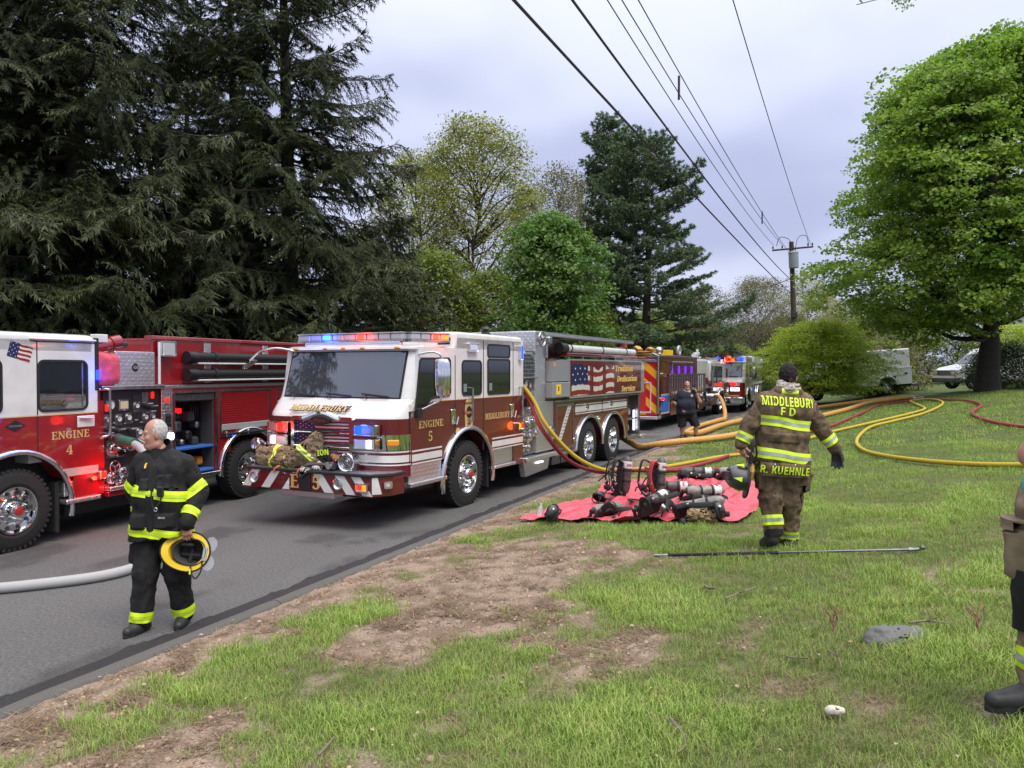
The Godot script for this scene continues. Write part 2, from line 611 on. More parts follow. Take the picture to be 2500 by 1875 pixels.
func build_ground() -> void:
	var nC := noise(0.35, 4, 73)
	var nD := noise(3.0, 3, 74)
	var nE := noise(0.8, 4, 75)
	var ps := steps([[0.13, 0.05], [6.5, 0.3], [14.0, 2.0], [60.0]])
	var qs := steps([[-8.0, 0.5], [1.2, 0.06], [11.0, 0.16], [24.0, 0.8], [60.0, 4.0], [160.0]])
	sheet("lawn", ps, qs, M.soil, func(p: float, q: float) -> Array:
		var g := pq(p, q)
		var e := bare(p, q) if q < 40.0 else 0.0
		var y := land(g.x, g.y) + 0.012 * nC.get_noise_2d(p * 3.0, q * 3.0) * smoothstep(0.1, 0.5, p)
		y += (0.016 * nD.get_noise_2d(p * 2.0, q * 2.0) + 0.012 * nD.get_noise_2d(p * 6.0, q * 6.0)) * e
		var earth := Vector3(0.46, 0.345, 0.255).lerp(Vector3(0.29, 0.20, 0.145), smoothstep(-0.15, 0.4, nD.get_noise_2d(p * 1.3, q * 1.3) + 0.4 * nE.get_noise_2d(p, q)))
		var turf := Vector3(0.12, 0.16, 0.035).lerp(Vector3(0.20, 0.19, 0.075), smoothstep(0.05, 0.6, nE.get_noise_2d(p, q)))
		if q > 10.0:
			turf = turf.lerp(Vector3(0.10, 0.155, 0.03), smoothstep(10.0, 16.0, q))
		var c := turf.lerp(earth, e)
		return [y, Color(c.x, c.y, c.z)])
	# the road, darker where it has been wetted and patched
	sheet("road", steps([[-8.5, 0.14], [0.02]]), steps([[-8.0, 0.5], [2.0, 0.12], [16.0, 0.4], [40.0, 3.0], [160.0]]), M.asphalt, func(p: float, q: float) -> Array:
		var g := pq(p, q)
		var v := 0.25 + 0.025 * nE.get_noise_2d(p * 0.8, q * 0.25)
		v *= 1.0 - 0.42 * smoothstep(0.18, 0.42, nE.get_noise_2d(p * 0.9 + 40.0, q * 0.45) + 0.2 * nD.get_noise_2d(p, q))
		return [0.03 + 0.035 * p, Color(v, v * 0.98, v * 0.965)])
	sheet("asphalt_seam", steps([[-0.5, 0.03], [0.0]]), steps([[-2.0, 0.1], [30.0]]), M.asphalt, func(p: float, q: float) -> Array:
		var edge := -0.40 + 0.07 * nE.get_noise_1d(q * 2.2) + 0.03 * nD.get_noise_1d(q * 5.0)
		var v := 0.052 + 0.012 * nD.get_noise_2d(p * 2.0, q)
		var y := 0.036 if p > edge else 0.02
		return [y + 0.035 * p, Color(v, v * 0.98, v * 1.05)])
	# kerb: a low rounded strip of asphalt, in lengths that do not quite line up
	var q0 := -4.0
	var k := thing("kerb", "low grey weathered kerb between the road and the lawn", "kerb")
	k.set_meta("kind", "structure")
	rng.seed = 8
	while q0 < 60.0:
		var ln := rf(2.2, 4.5)
		var b := B.new()
		var rings := []
		var off := rf(-0.008, 0.008)
		var cnt := int(ln / 0.16) + 1
		for i in cnt + 1:
			var q := q0 + (ln - 0.012) * i / cnt
			var ring := []
			for s in [[-0.012, 0.0], [-0.005, 0.075], [0.025, 0.102], [0.08, 0.11], [0.125, 0.10], [0.15, 0.07], [0.16, 0.0]]:
				var w := 0.012 * nD.get_noise_2d(q * 1.5, s[0] * 30.0)
				var g := pq(s[0] + off + w * 0.7, q)
				ring.append(Vector3(g.x, 0.03 + s[1] + w + off * 0.5, -g.y))
			rings.append(ring)
		b.loft(rings, false, true, true)
		part(k, "kerb_length", b, M.kerb, 50)
		q0 += ln
	# verge left of the road and the wide ground beyond
	sheet("verge", steps([[-70.0, 4.0], [-12.0, 0.3], [-8.4]]), steps([[-20.0, 2.0], [160.0]]), M.soil, func(p: float, q: float) -> Array:
		var g := pq(p, q)
		return [land(g.x, g.y) + 0.05 + 0.05 * nE.get_noise_2d(p, q) - 0.14 * smoothstep(-9.0, -8.4, p), Color(0.06, 0.075, 0.025)])
	sheet("ground", steps([[-600.0, 60.0], [600.0]]), steps([[-300.0, 60.0], [700.0]]), M.soil, func(_p: float, _q: float) -> Array:
		return [-1.2, Color(0.06, 0.08, 0.03)])

func tuft_mesh(n: int, spread: float, h: float, w: float, lean: float) -> ArrayMesh:
	var b := B.new()
	for i in n:
		var r := Vector3(rf(-spread, spread), 0, rf(-spread, spread))
		var a := rf(0, TAU)
		var dr := Vector3(cos(a), 0, sin(a))
		var sd := Vector3(-sin(a), 0, cos(a)) * w * rf(0.6, 1.2)
		var hh := h * rf(0.5, 1.15)
		var mid := r + dr * hh * lean * 0.35 + Vector3(0, hh * 0.62, 0)
		var tip := r + dr * hh * lean + Vector3(0, hh * rf(0.75, 1.0), 0)
		var s := rf(0.75, 1.2)
		b.cc = Color(s, s, s)
		b.t(r - sd, r + sd, mid + sd * 0.7); b.t(r - sd, mid + sd * 0.7, mid - sd * 0.7)
		b.t(mid - sd * 0.7, mid + sd * 0.7, tip)
	return b.mesh(M.blade, 0)

func build_grass() -> void:
	rng.seed = 77
	var nE := noise(0.7, 4, 75)
	var kinds := [tuft_mesh(16, 0.055, 0.075, 0.0026, 0.7), tuft_mesh(14, 0.05, 0.055, 0.0024, 1.2), tuft_mesh(20, 0.055, 0.088, 0.003, 0.7)]
	var far := tuft_mesh(22, 0.16, 0.07, 0.007, 0.9)
	var tf := [[], [], [], []]
	var cl := [[], [], [], []]
	var dtf := []
	var dcl := []
	var zones := [[0.2, 8.5, 1.2, 6.0, 0.04], [0.2, 8.8, 6.0, 11.0, 0.052], [0.2, 10.0, 11.0, 17.0, 0.085], [0.2, 12.0, 17.0, 36.0, 0.19]]
	for z in zones:
		var st: float = z[4]
		for i in int((z[1] - z[0]) / st):
			for j in int((z[3] - z[2]) / st):
				var p: float = z[0] + (i + rng.randf()) * st
				var q: float = z[2] + (j + rng.randf()) * st
				var g := pq(p, q)
				if g.y < 2.6 or absf(g.x) > g.y * 0.72 + 0.6 or (g.y > 8.0 and g.y < 14.6 and g.x > 0.0 and g.x < 4.6 and in_tarp(g.x, g.y)):
					continue
				var e := bare(p, q)
				var lush := nE.get_noise_2d(p, q)
				var r := rng.randf()
				var at := Vector3(g.x, land(g.x, g.y) - 0.006, -g.y)
				var s := rf(0.65, 1.2)
				if r < (1.0 - e) * (0.92 + 0.25 * lush):
					var k := 3 if st > 0.15 else (2 if lush > 0.2 and rng.randf() < 0.6 else rng.randi() % 2)
					s *= 0.9 + 0.3 * lush
					var c := Vector3(0.235, 0.36, 0.075).lerp(Vector3(0.40, 0.48, 0.12), rng.randf() * 0.7)
					c = c.lerp(Vector3(0.36, 0.30, 0.15), 0.75 if rng.randf() < 0.10 + 0.25 * smoothstep(0.15, -0.3, lush) else 0.0)
					c *= 0.9 + 0.35 * lush
					tf[k].append(Transform3D(Basis(Vector3.UP, rf(0, TAU)).scaled(Vector3(s, s * rf(0.8, 1.2), s)), at))
					cl[k].append(Color(c.x, c.y, c.z))
				elif r < 0.86 and e > 0.25 and q < 17.0 and rng.randf() < 0.05 + 0.34 * smoothstep(-0.1, 0.3, nB.get_noise_2d(p * 0.8, q * 0.8)):
					var c := Vector3(0.32, 0.23, 0.15).lerp(Vector3(0.17, 0.11, 0.075), rng.randf())
					dtf.append(Transform3D(Basis(Vector3.UP, rf(0, TAU)).scaled(Vector3(s, s * 0.34, s)), at + Vector3(0, 0.006, 0)))
					dcl.append(Color(c.x, c.y, c.z))
	for k in 4:
		many(self, "grass", kinds[k] if k < 3 else far, tf[k], cl[k])
	many(self, "dead_grass", tuft_mesh(12, 0.06, 0.075, 0.0035, 2.0), dtf, dcl)
	for o in get_children():
		if String(o.name).begins_with("grass"):
			tag(o, ["short green blades of the lawn", "low bent green blades of the lawn", "tall lush tufts of lawn grass", "far blades of the lawn up the slope"][["grass", "grass_001", "grass_002", "grass_003"].find(String(o.name))], "grass")
		elif String(o.name) == "dead_grass":
			tag(o, "dry brown raked grass lying on the bare soil", "dead grass")

func build_paint_pictures() -> void:
	M.dial = mat(lin(0.55, 0.55, 0.53), 0.4)
	M.glass_sticker = mat(lin(0.16, 0.22, 0.2), 0.4)
	M.clear_lens = mat(lin(0.42, 0.43, 0.46), 0.12, 0.2)
	M.red_lamp_small = lamp(Color(1.0, 0.08, 0.05), 1.5)
	var b := Color(0.115, 0.005, 0.008).linear_to_srgb()
	M.mural = paint(Color.WHITE)
	M.mural.albedo_texture = flag_image(768, 240, 0.34, 0.10, b, true)
	M.grille_flag = mat(Color.WHITE, 0.4, 0.2)
	M.grille_flag.albedo_texture = flag_image(384, 128, 0.36, 0.03, b, false)
	M.small_flag = mat(Color.WHITE, 0.5)
	M.small_flag.albedo_texture = flag_image(160, 100, 0.42, 0.05, Color(0.8, 0.8, 0.8), false)
	var ch := Image.create(256, 256, false, Image.FORMAT_RGB8)
	for y in 256:
		for x in 256:
			var v := absf(x - 128.0) * 1.0 - y
			ch.set_pixel(x, y, Color(0.75, 0.06, 0.10) if fposmod(v / 42.0, 2.0) < 1.0 else Color(0.95, 0.66, 0.12))
	M.chevron = mat(Color.WHITE, 0.4)
	M.chevron.albedo_texture = itex(ch)
	M.chevron_red = mat(lin(0.5, 0.02, 0.03), 0.4)
	M.blue = mat(lin(0.03, 0.12, 0.42), 0.5)
	M.green_plastic = mat(lin(0.03, 0.10, 0.06), 0.5)
	M.lcd = lamp(Color(0.55, 0.5, 0.42), 0.5)
	M.violet_lamp = lamp(Color(0.35, 0.1, 1.0), 1.6)
	M.van_white = paint(lin(0.74, 0.76, 0.74))
	M.dark_paint = paint(lin(0.02, 0.022, 0.024))
	M.siding = mat(lin(0.6, 0.6, 0.58), 0.7)
	M.shingle = tri3(mat(lin(0.085, 0.09, 0.10), 0.95), itex(grain(256, 0.15, 3, 0.5, 1.0, 61)), 0.5)
	M.brick = mat(lin(0.25, 0.16, 0.13), 0.9)
	M.transformer = mat(lin(0.22, 0.26, 0.27), 0.5)
	M.clear = mat(Color(0.9, 0.92, 0.95, 0.13), 0.08)
	M.clear.transparency = BaseMaterial3D.TRANSPARENCY_ALPHA
	M.black_shell = paint(lin(0.012, 0.013, 0.016), 0.3)
	M.mustard = mat(lin(0.42, 0.24, 0.03), 0.8)
	M.hood = mat(lin(0.36, 0.33, 0.29), 0.95)
	M.flag_patch = mat(lin(0.35, 0.12, 0.12), 0.8)
	M.teal = mat(lin(0.03, 0.42, 0.27), 0.9)
	M.tan_cloth = tri3(mat(lin(0.33, 0.25, 0.16), 0.9), itex(grain(128, 0.03, 4, 0.6, 1.0, 43)), 1.6)
	M.bottle = mat(Color(0.85, 0.9, 0.95, 0.35), 0.06)
	M.bottle.transparency = BaseMaterial3D.TRANSPARENCY_ALPHA
	M.coat_tan = tri3(mat(lin(0.26, 0.19, 0.115), 0.9), itex(grain(128, 0.03, 4, 0.6, 1.0, 48)), 1.8)
	M.glove_white = mat(lin(0.45, 0.44, 0.42), 0.9)
	M.glove_brown = mat(lin(0.20, 0.085, 0.03), 0.8)
	M.strap_plum = mat(lin(0.06, 0.04, 0.045), 0.85)
	M.orange = mat(lin(0.75, 0.16, 0.03), 0.7)
	M.pale_stone = mat(lin(0.5, 0.46, 0.4), 0.9)
	M.red_stalk = mat(lin(0.24, 0.12, 0.08), 0.9)
	M.brow_grey = mat(lin(0.26, 0.22, 0.20), 0.9)
	M.housing = mat(lin(0.30, 0.30, 0.32), 0.25, 0.6)
	M.bright_gold = mat(lin(0.75, 0.50, 0.13), 0.5)
	M.blue_flash = lamp(Color(0.10, 0.30, 1.0), 9.0)
	M.red_flash = lamp(Color(1.0, 0.12, 0.07), 7.0)

# ---------- trees ----------
func kite(b: B, a: Vector3, d: Vector3, w: float, side: Vector3) -> void:
	var m := a + d * 0.45
	b.t(a, m - side * w, a + d)
	b.t(a, a + d, m + side * w)

# a drooping spruce bough along +z with hanging twigs; wood and needles are two surfaces
func spruce_bough(ln: float, sd: int) -> ArrayMesh:
	rng.seed = sd
	var w := B.new()
	var b := B.new()
	var axis := func(s: float) -> Vector3:
		return Vector3(0.06 * ln * sin(s * 3.0 + sd), ln * (-0.12 * s - 0.24 * s * s + 0.30 * s * s * s), ln * s * 0.95)
	var path := []
	for i in 9:
		path.append(axis.call(i / 8.0))
	var rr := []
	for i in 9:
		rr.append((0.012 + 0.008 * ln) * (1.0 - i / 9.5))
	w.tube(path, rr, 4, false)
	var s := 0.10
	var sg := 1.0
	while s < 1.0:
		var a: Vector3 = axis.call(s)
		var l2 := clampf(ln * 0.30 * (1.15 - s) + 0.18, 0.2, 1.2) * rf(0.45, 1.25)
		sg = -sg
		if rng.randf() < 0.16:
			s += 0.085 / ln
			continue
		var out := Vector3(sg * rf(0.5, 1.0), rf(-0.35, 0.4), rf(0.2, 1.1)).normalized()
		var n2 := int(l2 / 0.065) + 2
		var sag := rf(0.15, 0.75)
		var prev := a
		for k in n2:
			var f := float(k + 1) / n2
			var c := a + out * l2 * f + Vector3(0, -l2 * sag * f * f, 0)
			var dr := (c - prev).normalized()
			b.cc = Color(0.019, 0.032, 0.012).lerp(Color(0.068, 0.085, 0.023), rng.randf())
			kite(b, prev, (c - prev) * 1.5, 0.014, Vector3(0, 1, 0))
			var sd2 := dr.cross(Vector3.UP).normalized()
			for e in 4:
				var hang := (Vector3(0, -rf(-0.2, 1.1), 0) + dr * rf(0.2, 1.1) + sd2 * rf(-1.0, 1.0)).normalized() * rf(0.07, 0.24)
				kite(b, c, hang, rf(0.010, 0.019), sd2)
				kite(b, c, hang, rf(0.010, 0.019), dr)
			prev = c
		s += 0.085 / ln * rf(0.8, 1.3)
	for k in 6:
		kite(b, axis.call(0.97), (Vector3(rf(-0.6, 0.6), rf(-0.2, 0.7), 1.0)).normalized() * 0.3, 0.025, Vector3.RIGHT)
	var am := w.mesh(M.twig, 60)
	return b.put(am, M.needle, 0)

func pine_bough(ln: float, sd: int) -> ArrayMesh:
	rng.seed = sd
	var w := B.new()
	var b := B.new()
	var axis := func(s: float) -> Vector3:
		return Vector3(0.05 * ln * sin(s * 4.0 + sd), ln * (0.02 - 0.10 * s + 0.20 * s * s), ln * s * 0.97)
	var path := []
	var rr := []
	for i in 7:
		path.append(axis.call(i / 6.0))
		rr.append((0.015 + 0.009 * ln) * (1.0 - i / 7.5))
	w.tube(path, rr, 4, false)
	var puff := func(c: Vector3, r: float) -> void:
		for k in 34:
			var d := (rv() + Vector3(0, 0.45, 0)).normalized() * r * rf(0.7, 1.15)
			b.cc = Color(0.052, 0.096, 0.048).lerp(Color(0.145, 0.21, 0.09), rng.randf())
			kite(b, c, d, 0.017, d.cross(rv()).normalized())
	var s := 0.28
	var sg := 1.0
	while s < 1.0:
		sg = -sg
		var a: Vector3 = axis.call(s)
		var l2 := clampf(ln * 0.42 * (1.1 - s) + 0.15, 0.2, 1.5) * rf(0.7, 1.2)
		var out := Vector3(sg * rf(0.7, 1.0), rf(-0.05, 0.2), rf(0.4, 0.9)).normalized()
		w.tube([a, a + out * l2], [0.012, 0.006], 3, false)
		var n2 := int(l2 / 0.2) + 1
		for k in n2:
			var f := (k + 1.0) / n2
			puff.call(a + out * l2 * f + rv() * 0.07 + Vector3(0, 0.05, 0), rf(0.15, 0.23))
		s += 0.17 / ln * rf(0.8, 1.3)
	puff.call(axis.call(1.0), 0.22)
	var am := w.mesh(M.twig, 60)
	return b.put(am, M.needle, 0)

var boughs := {}
func conifer(kind: String, label: String, x: float, d: float, base: float, h: float, radius: float, r0: float, sd: int, thin := 0.0, opt := {}) -> Node3D:
	if boughs.is_empty():
		for k in 3:
			boughs["spruce%d" % k] = [spruce_bough(4.6, 100 + k), spruce_bough(2.8, 110 + k), spruce_bough(1.3, 120 + k)]
			boughs["pine%d" % k] = [pine_bough(4.2, 130 + k), pine_bough(2.5, 140 + k), pine_bough(1.1, 150 + k)]
	rng.seed = sd
	var t := thing(kind + "_tree", label, "tree", Vector3(x, base, -d), 0.0, "dark spruces on the left side of the road" if kind == "spruce" else "")
	var trunk := B.new()
	var path := []
	var rr := []
	for i in 13:
		var f := i / 12.0
		path.append(Vector3(0.1 * sin(f * 5.0 + sd), h * f, 0.1 * cos(f * 4.0 + sd)))
		rr.append(r0 * (1.0 - 0.96 * f) + (0.25 * r0 if i == 0 else 0.0))
	trunk.tube(path, rr, 10, false)
	part(t, "trunk", trunk, M.bark, 60)
	var lens := [4.6, 2.8, 1.3] if kind == "spruce" else [4.2, 2.5, 1.1]
	var tf := {}
	var y: float = opt.get("from", 1.2)
	while y < h - 0.3:
		var f := y / h
		var rad := radius * (1.0 - pow(f, 1.6)) * (0.88 + 0.12 * sin(y * 2.1 + sd)) + 0.35
		if kind == "pine":
			rad = radius * (0.86 + 0.14 * sin(f * 11.0 + sd)) * (1.0 - pow(f, 3.2) * 0.78)
			if opt.has("low"):
				rad *= lerpf(float(opt.low), 1.0, smoothstep(0.0, 0.5, f))
		var n := (6 if kind == "spruce" else 6)
		var a0 := rf(0, TAU)
		for k in n:
			if rng.randf() < thin + opt.get("open", 0.0) * (1.0 - smoothstep(0.35, 0.75, f)) + opt.get("bare_top", 0.0) * smoothstep(0.45, 0.6, f) * (0.5 - 0.5 * cos(a0 + TAU * k / n)):
				continue
			var a := a0 + TAU * (k + rf(-0.3, 0.3)) / n
			var l := rad * rf(0.72, 1.18)
			var v := 0 if l > 3.4 else (1 if l > 1.7 else 2)
			var key := "%s%d_%d" % [kind, rng.randi() % 3, v]
			var up := (rf(-0.22, 0.25) if kind == "spruce" else rf(-0.05, 0.22)) + 0.55 * pow(f, 3.0)
			var sc := l / float(lens[v])
			var bs := Basis(Vector3.UP, a) * Basis(Vector3.RIGHT, -up) * Basis(Vector3.BACK, rf(-0.5, 0.5))
			if not tf.has(key): tf[key] = []
			tf[key].append(Transform3D(bs.scaled(Vector3(sc, sc, sc)), Vector3(0, y + rf(-0.2, 0.2), 0)))
		y += (0.42 if kind == "spruce" else 0.58) * rf(0.75, 1.25) * (1.0 if f < 0.75 else 0.7)
	for key in tf:
		var s: PackedStringArray = String(key).split("_")
		many(t, "crown", boughs[s[0]][int(s[1])], tf[key])
	return t

# a spray of leaves lying roughly flat
func spray(n: int, spread: float, flat: float, size: float, sd: int, c0: Color, c1: Color, droop := 0.2) -> ArrayMesh:
	rng.seed = sd
	var b := B.new()
	for i in n:
		var c := Vector3(rf(-1, 1), rf(-1, 1) * flat, rf(-1, 1)).limit_length(1.0) * spread
		var nm := (Vector3(0, 1, 0) + rv() * 0.8).normalized()
		var d := nm.cross(rv()).normalized()
		d = (d + Vector3(0, -droop, 0)).normalized()
		var s := d.cross(nm).normalized()
		var z := size * rf(0.6, 1.2)
		b.cc = c0.lerp(c1, rng.randf())
		var m := c + d * z * 0.5
		b.t(c, m - s * z * 0.45 + nm * z * 0.12, c + d * z)
		b.t(c, c + d * z, m + s * z * 0.45 + nm * z * 0.12)
	return b.mesh(M.leaf, 0)

# o: h, r (radius), low (height of the crown's foot), n (sprays), limbs, top (0 pointed .. 1 flat), fork, r0, sprays (list of meshes), gap
func broadleaf(label: String, called: String, x: float, d: float, base: float, sd: int, o: Dictionary, group := "") -> Node3D:
	rng.seed = sd
	var t := thing(called, label, o.get("cat", "tree"), Vector3(x, base, -d), 0.0, group)
	var h: float = o.h
	var low: float = o.low
	var rad: float = o.r
	var lump := noise(1.0 / maxf(rad * 0.55, 0.3), 3, sd)
	var gaps := noise(1.0 / maxf(rad * 0.22, 0.25), 2, sd + 1)
	var pts := []
	var tries := 0
	while pts.size() < int(o.n) and tries < int(o.n) * 30:
		tries += 1
		var f := pow(rng.randf(), 0.85)
		var a := rf(0, TAU)
		var prof := pow(sin(PI * clampf(pow(f, o.get("belly", 0.75)) * 0.93 + 0.05, 0.0, 1.0)), o.get("blunt", 0.6))
		var dv := Vector3(cos(a), f * h / rad, sin(a))
		var R: float = rad * prof * (1.0 + o.get("lumpy", 0.6) * lump.get_noise_3dv(dv * rad * 0.8)) * (1.0 + o.get("lop", 0.0) * cos(a - o.get("lop_at", PI)))
		var s := sqrt(rng.randf())
		s = lerpf(s, 1.0, 0.25)
		var foot: float = low + o.get("foot", 0.0) * clampf(0.5 + 0.5 * cos(a) + 0.6 * (1.0 - s), 0.0, 1.2)
		var p := Vector3(cos(a) * R * s, foot + (h - foot) * f + rf(-0.2, 0.2), sin(a) * R * s)
		if gaps.get_noise_3dv(p * Vector3(1, 1.7, 1)) < o.get("gap", -0.25):
			continue
		if s > 0.9 and rng.randf() < 0.25: p += Vector3(cos(a), rf(-0.4, 0.8), sin(a)) * rad * rf(0.02, 0.10)
		pts.append(p)
	# limbs from the trunk out to some of these points
	var fork: float = o.get("fork", low * 0.8)
	var r0: float = o.get("r0", 0.2)
	var wood := B.new()
	var bark: Material = o.get("bark", M.bark)
	var wob: float = o.get("wob", 0.06)
	var lean := Vector3(rf(-0.2, 0.2), 0, rf(-0.2, 0.2)) * rad * wob * 2.5
	var topy := lerpf(fork, h, 0.82)
	var spine := func(y: float) -> Vector3:
		return lean * (y / h) + Vector3(wob * rad * sin(y * 1.1 + sd), y, wob * rad * cos(y * 0.9 + sd)) * Vector3(smoothstep(0.0, fork + 0.5, y), 1, smoothstep(0.0, fork + 0.5, y))
	var path := []
	var rr := []
	for i in 15:
		var y := topy * i / 14.0
		path.append(spine.call(y))
		rr.append(r0 * (1.0 + o.get("flare", 0.3) * exp(-y / (r0 * 1.6))) * (1.0 - 0.35 * smoothstep(fork * 0.8, fork * 1.3 + 0.3, y)) * lerpf(1.0, 0.12, y / topy))
	wood.tube(path, rr, 10 if r0 > 0.15 else 6, false)
	var limbs := []
	for k in int(o.get("limbs", 40)):
		var e: Vector3 = pts[rng.randi() % pts.size()]
		e = Vector3(e.x * 0.92, e.y, e.z * 0.92)
		var ys := clampf(lerpf(fork, e.y - Vector2(e.x, e.z).length() * rf(0.35, 0.9), 0.9), fork, topy * 0.95)
		var a: Vector3 = spine.call(ys)
		var rise: float = o.get("rise", 0.25)
		var m1 := a.lerp(e, 0.35) + Vector3(0, (e - a).length() * rise * rf(-0.4, 0.4), 0) + rv() * rad * 0.05
		var m2 := a.lerp(e, 0.7) + Vector3(0, (e - a).length() * rise * rf(-0.2, 0.5), 0) + rv() * rad * 0.05
		var ln := (e - a).length()
		var rb := clampf(r0 * 0.5 * ln / rad, 0.012, r0 * 0.55) * (1.0 - 0.5 * ys / h)
		var lp := spline([a, m1, m2, e], 3)
		var lr := []
		for i in lp.size():
			lr.append(lerpf(rb, rb * 0.14 + 0.004, float(i) / (lp.size() - 1)))
		wood.tube(lp, lr, 5, false)
		limbs.append(lp)
	var every: int = o.get("twigs", 3)
	for i in range(0, pts.size(), every):
		var best := 1e9
		var at := Vector3.ZERO
		for l in limbs:
			for j in range(2, 10, 2):
				var dd: float = (l[j] - pts[i]).length_squared()
				if dd < best:
					best = dd
					at = l[j]
		if best < 6.0:
			var mid: Vector3 = (at + pts[i]) * 0.5 + rv() * 0.15
			wood.tube([at, mid, pts[i]], [0.006 + 0.006 * sqrt(best), 0.006, 0.003], 3, false)
	part(t, "trunk", wood, bark, 60)
	var list: Array = o.sprays
	var tf := []
	var cl := []
	for k in list.size():
		tf.append([]); cl.append([])
	var tint := noise(0.35, 3, sd + 5)
	for p in pts:
		var k := rng.randi() % list.size()
		var s := rf(0.75, 1.25)
		var outw := Vector3(p.x, 0, p.z).normalized()
		var bs := Basis(outw.cross(Vector3.UP).normalized(), -rf(-0.1, 0.5)) * Basis(Vector3.UP, rf(0, TAU))
		tf[k].append(Transform3D(bs.scaled(Vector3(s, s, s)), p))
		var v := 1.0 + 0.35 * tint.get_noise_3dv(p)
		cl[k].append(Color(v * rf(0.9, 1.12), v, v * rf(0.8, 1.1)))
	for k in list.size():
		if tf[k].size():
			many(t, "crown", list[k], tf[k], cl[k])
	return t

func build_trees() -> void:
	# the big dark spruces on the left
	var bx := func(u: float, d: float) -> float: return (u - 1106.0) / 1662.0 * d
	conifer("spruce", "huge dark spruce filling the upper left corner behind the white and red engine", -12.2, 21.5, -0.2, 26.0, 6.2, 0.36, 201, 0.08)
	conifer("spruce", "tall dark spruce with a bare upper trunk behind the maroon engine cab", -7.0, 24.0, -0.2, 21.0, 5.7, 0.34, 202, 0.14, {"bare_top": 0.22})
	conifer("spruce", "dark spruce at the left edge, half outside the photo", -16.6, 18.5, -0.2, 21.0, 5.0, 0.34, 203, 0.05)
	conifer("spruce", "thin dark spruce further back between the two tall spruces", -13.0, 31.0, -0.2, 17.5, 4.4, 0.28, 204, 0.2)
	conifer("spruce", "low spreading dark spruce behind the red engine body", -9.6, 26.5, -0.2, 9.5, 4.6, 0.24, 205, 0.0)
	conifer("spruce", "short dark spruce behind the light bar of the maroon engine", -4.4, 28.0, -0.2, 8.5, 3.4, 0.22, 206, 0.05)
	conifer("spruce", "dark spruce seen through the gap between the two tallest spruces", -9.8, 27.0, -0.2, 19.0, 3.9, 0.28, 207, 0.35)
	conifer("spruce", "tall dark spruce at the back of the left group", -18.0, 27.5, -0.2, 25.0, 5.2, 0.3, 208, 0.1)
	conifer("spruce", "dark spruce beyond the left edge, mirrored in the maroon engine's windscreen", -19.0, 8.2, -0.2, 14.5, 3.4, 0.28, 209, 0.1)
	conifer("spruce", "second dark spruce beyond the left edge, mirrored in the windscreen", -23.0, 14.0, -0.2, 18.0, 4.2, 0.3, 210, 0.1)
	# white pines down the road
	conifer("pine", "tall blue green pine, left one of the pair down the road", 5.6, 45.0, -0.1, 16.8, 3.3, 0.30, 211, 0.05, {"from": 4.8, "low": 0.75, "open": 0.32})
	conifer("pine", "broad blue green pine with long low boughs, right one of the pair", 7.3, 42.0, -0.1, 14.8, 4.9, 0.34, 212, 0.0, {"from": 2.2, "low": 1.2, "open": 0.28})
	var maple := []
	var lime := []
	var oak := []
	var green := []
	var pale := []
	for k in 3:
		maple.append(spray(46, 0.52, 0.24, 0.155, 300 + k, Color(0.135, 0.225, 0.036), Color(0.36, 0.48, 0.095)))
		lime.append(spray(40, 0.44, 0.11, 0.085, 310 + k, Color(0.29, 0.38, 0.03), Color(0.50, 0.55, 0.07)))
		oak.append(spray(24, 0.55, 0.6, 0.13, 320 + k, Color(0.21, 0.235, 0.05), Color(0.36, 0.32, 0.10)))
		green.append(spray(40, 0.5, 0.35, 0.17, 330 + k, Color(0.07, 0.145, 0.03), Color(0.18, 0.29, 0.07)))
		pale.append(spray(22, 0.8, 0.8, 0.15, 340 + k, Color(0.13, 0.13, 0.06), Color(0.22, 0.18, 0.095)))
	var bushy := []
	var shade := []
	for k in 2:
		bushy.append(spray(34, 0.55, 0.5, 0.15, 350 + k, Color(0.11, 0.15, 0.028), Color(0.24, 0.27, 0.055)))
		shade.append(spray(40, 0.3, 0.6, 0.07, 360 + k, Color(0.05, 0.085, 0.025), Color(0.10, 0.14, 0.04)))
	broadleaf("great round bright green maple standing alone on the lawn at right", "maple_tree", 19.9, 32.2, 1.27, 401, {"h": 14.3, "low": 1.8, "wob": 0.015, "r": 6.1, "n": 4300, "limbs": 70, "fork": 2.3, "r0": 0.44, "flare": 0.2, "sprays": maple, "belly": 0.74, "blunt": 0.55, "gap": 0.03, "foot": 2.6, "twigs": 2})
	broadleaf("wide lime green layered bush beside the parked service truck", "lime_bush", 15.45, 38.5, 0.75, 402, {"cat": "bush", "h": 3.7, "low": 0.25, "r": 3.0, "n": 1400, "limbs": 30, "fork": 0.3, "r0": 0.09, "sprays": lime, "belly": 0.6, "blunt": 0.45, "gap": -0.08, "lumpy": 1.1})
	broadleaf("yellow green leafing oak left of the pale bare trees, tallest in the middle", "oak_tree", -2.2, 47.0, 0.0, 403, {"h": 17.0, "low": 5.0, "r": 4.4, "n": 1500, "limbs": 60, "fork": 5.0, "r0": 0.26, "sprays": oak, "belly": 0.8, "blunt": 0.45, "gap": -0.12, "twigs": 1})
	broadleaf("yellow green oak close behind the right edge of the tall spruce", "oak_tree", -6.0, 50.0, 0.0, 404, {"h": 15.8, "low": 5.0, "r": 4.0, "n": 1100, "limbs": 50, "fork": 5.0, "r0": 0.24, "sprays": oak, "belly": 0.8, "blunt": 0.5, "gap": -0.12, "twigs": 1})
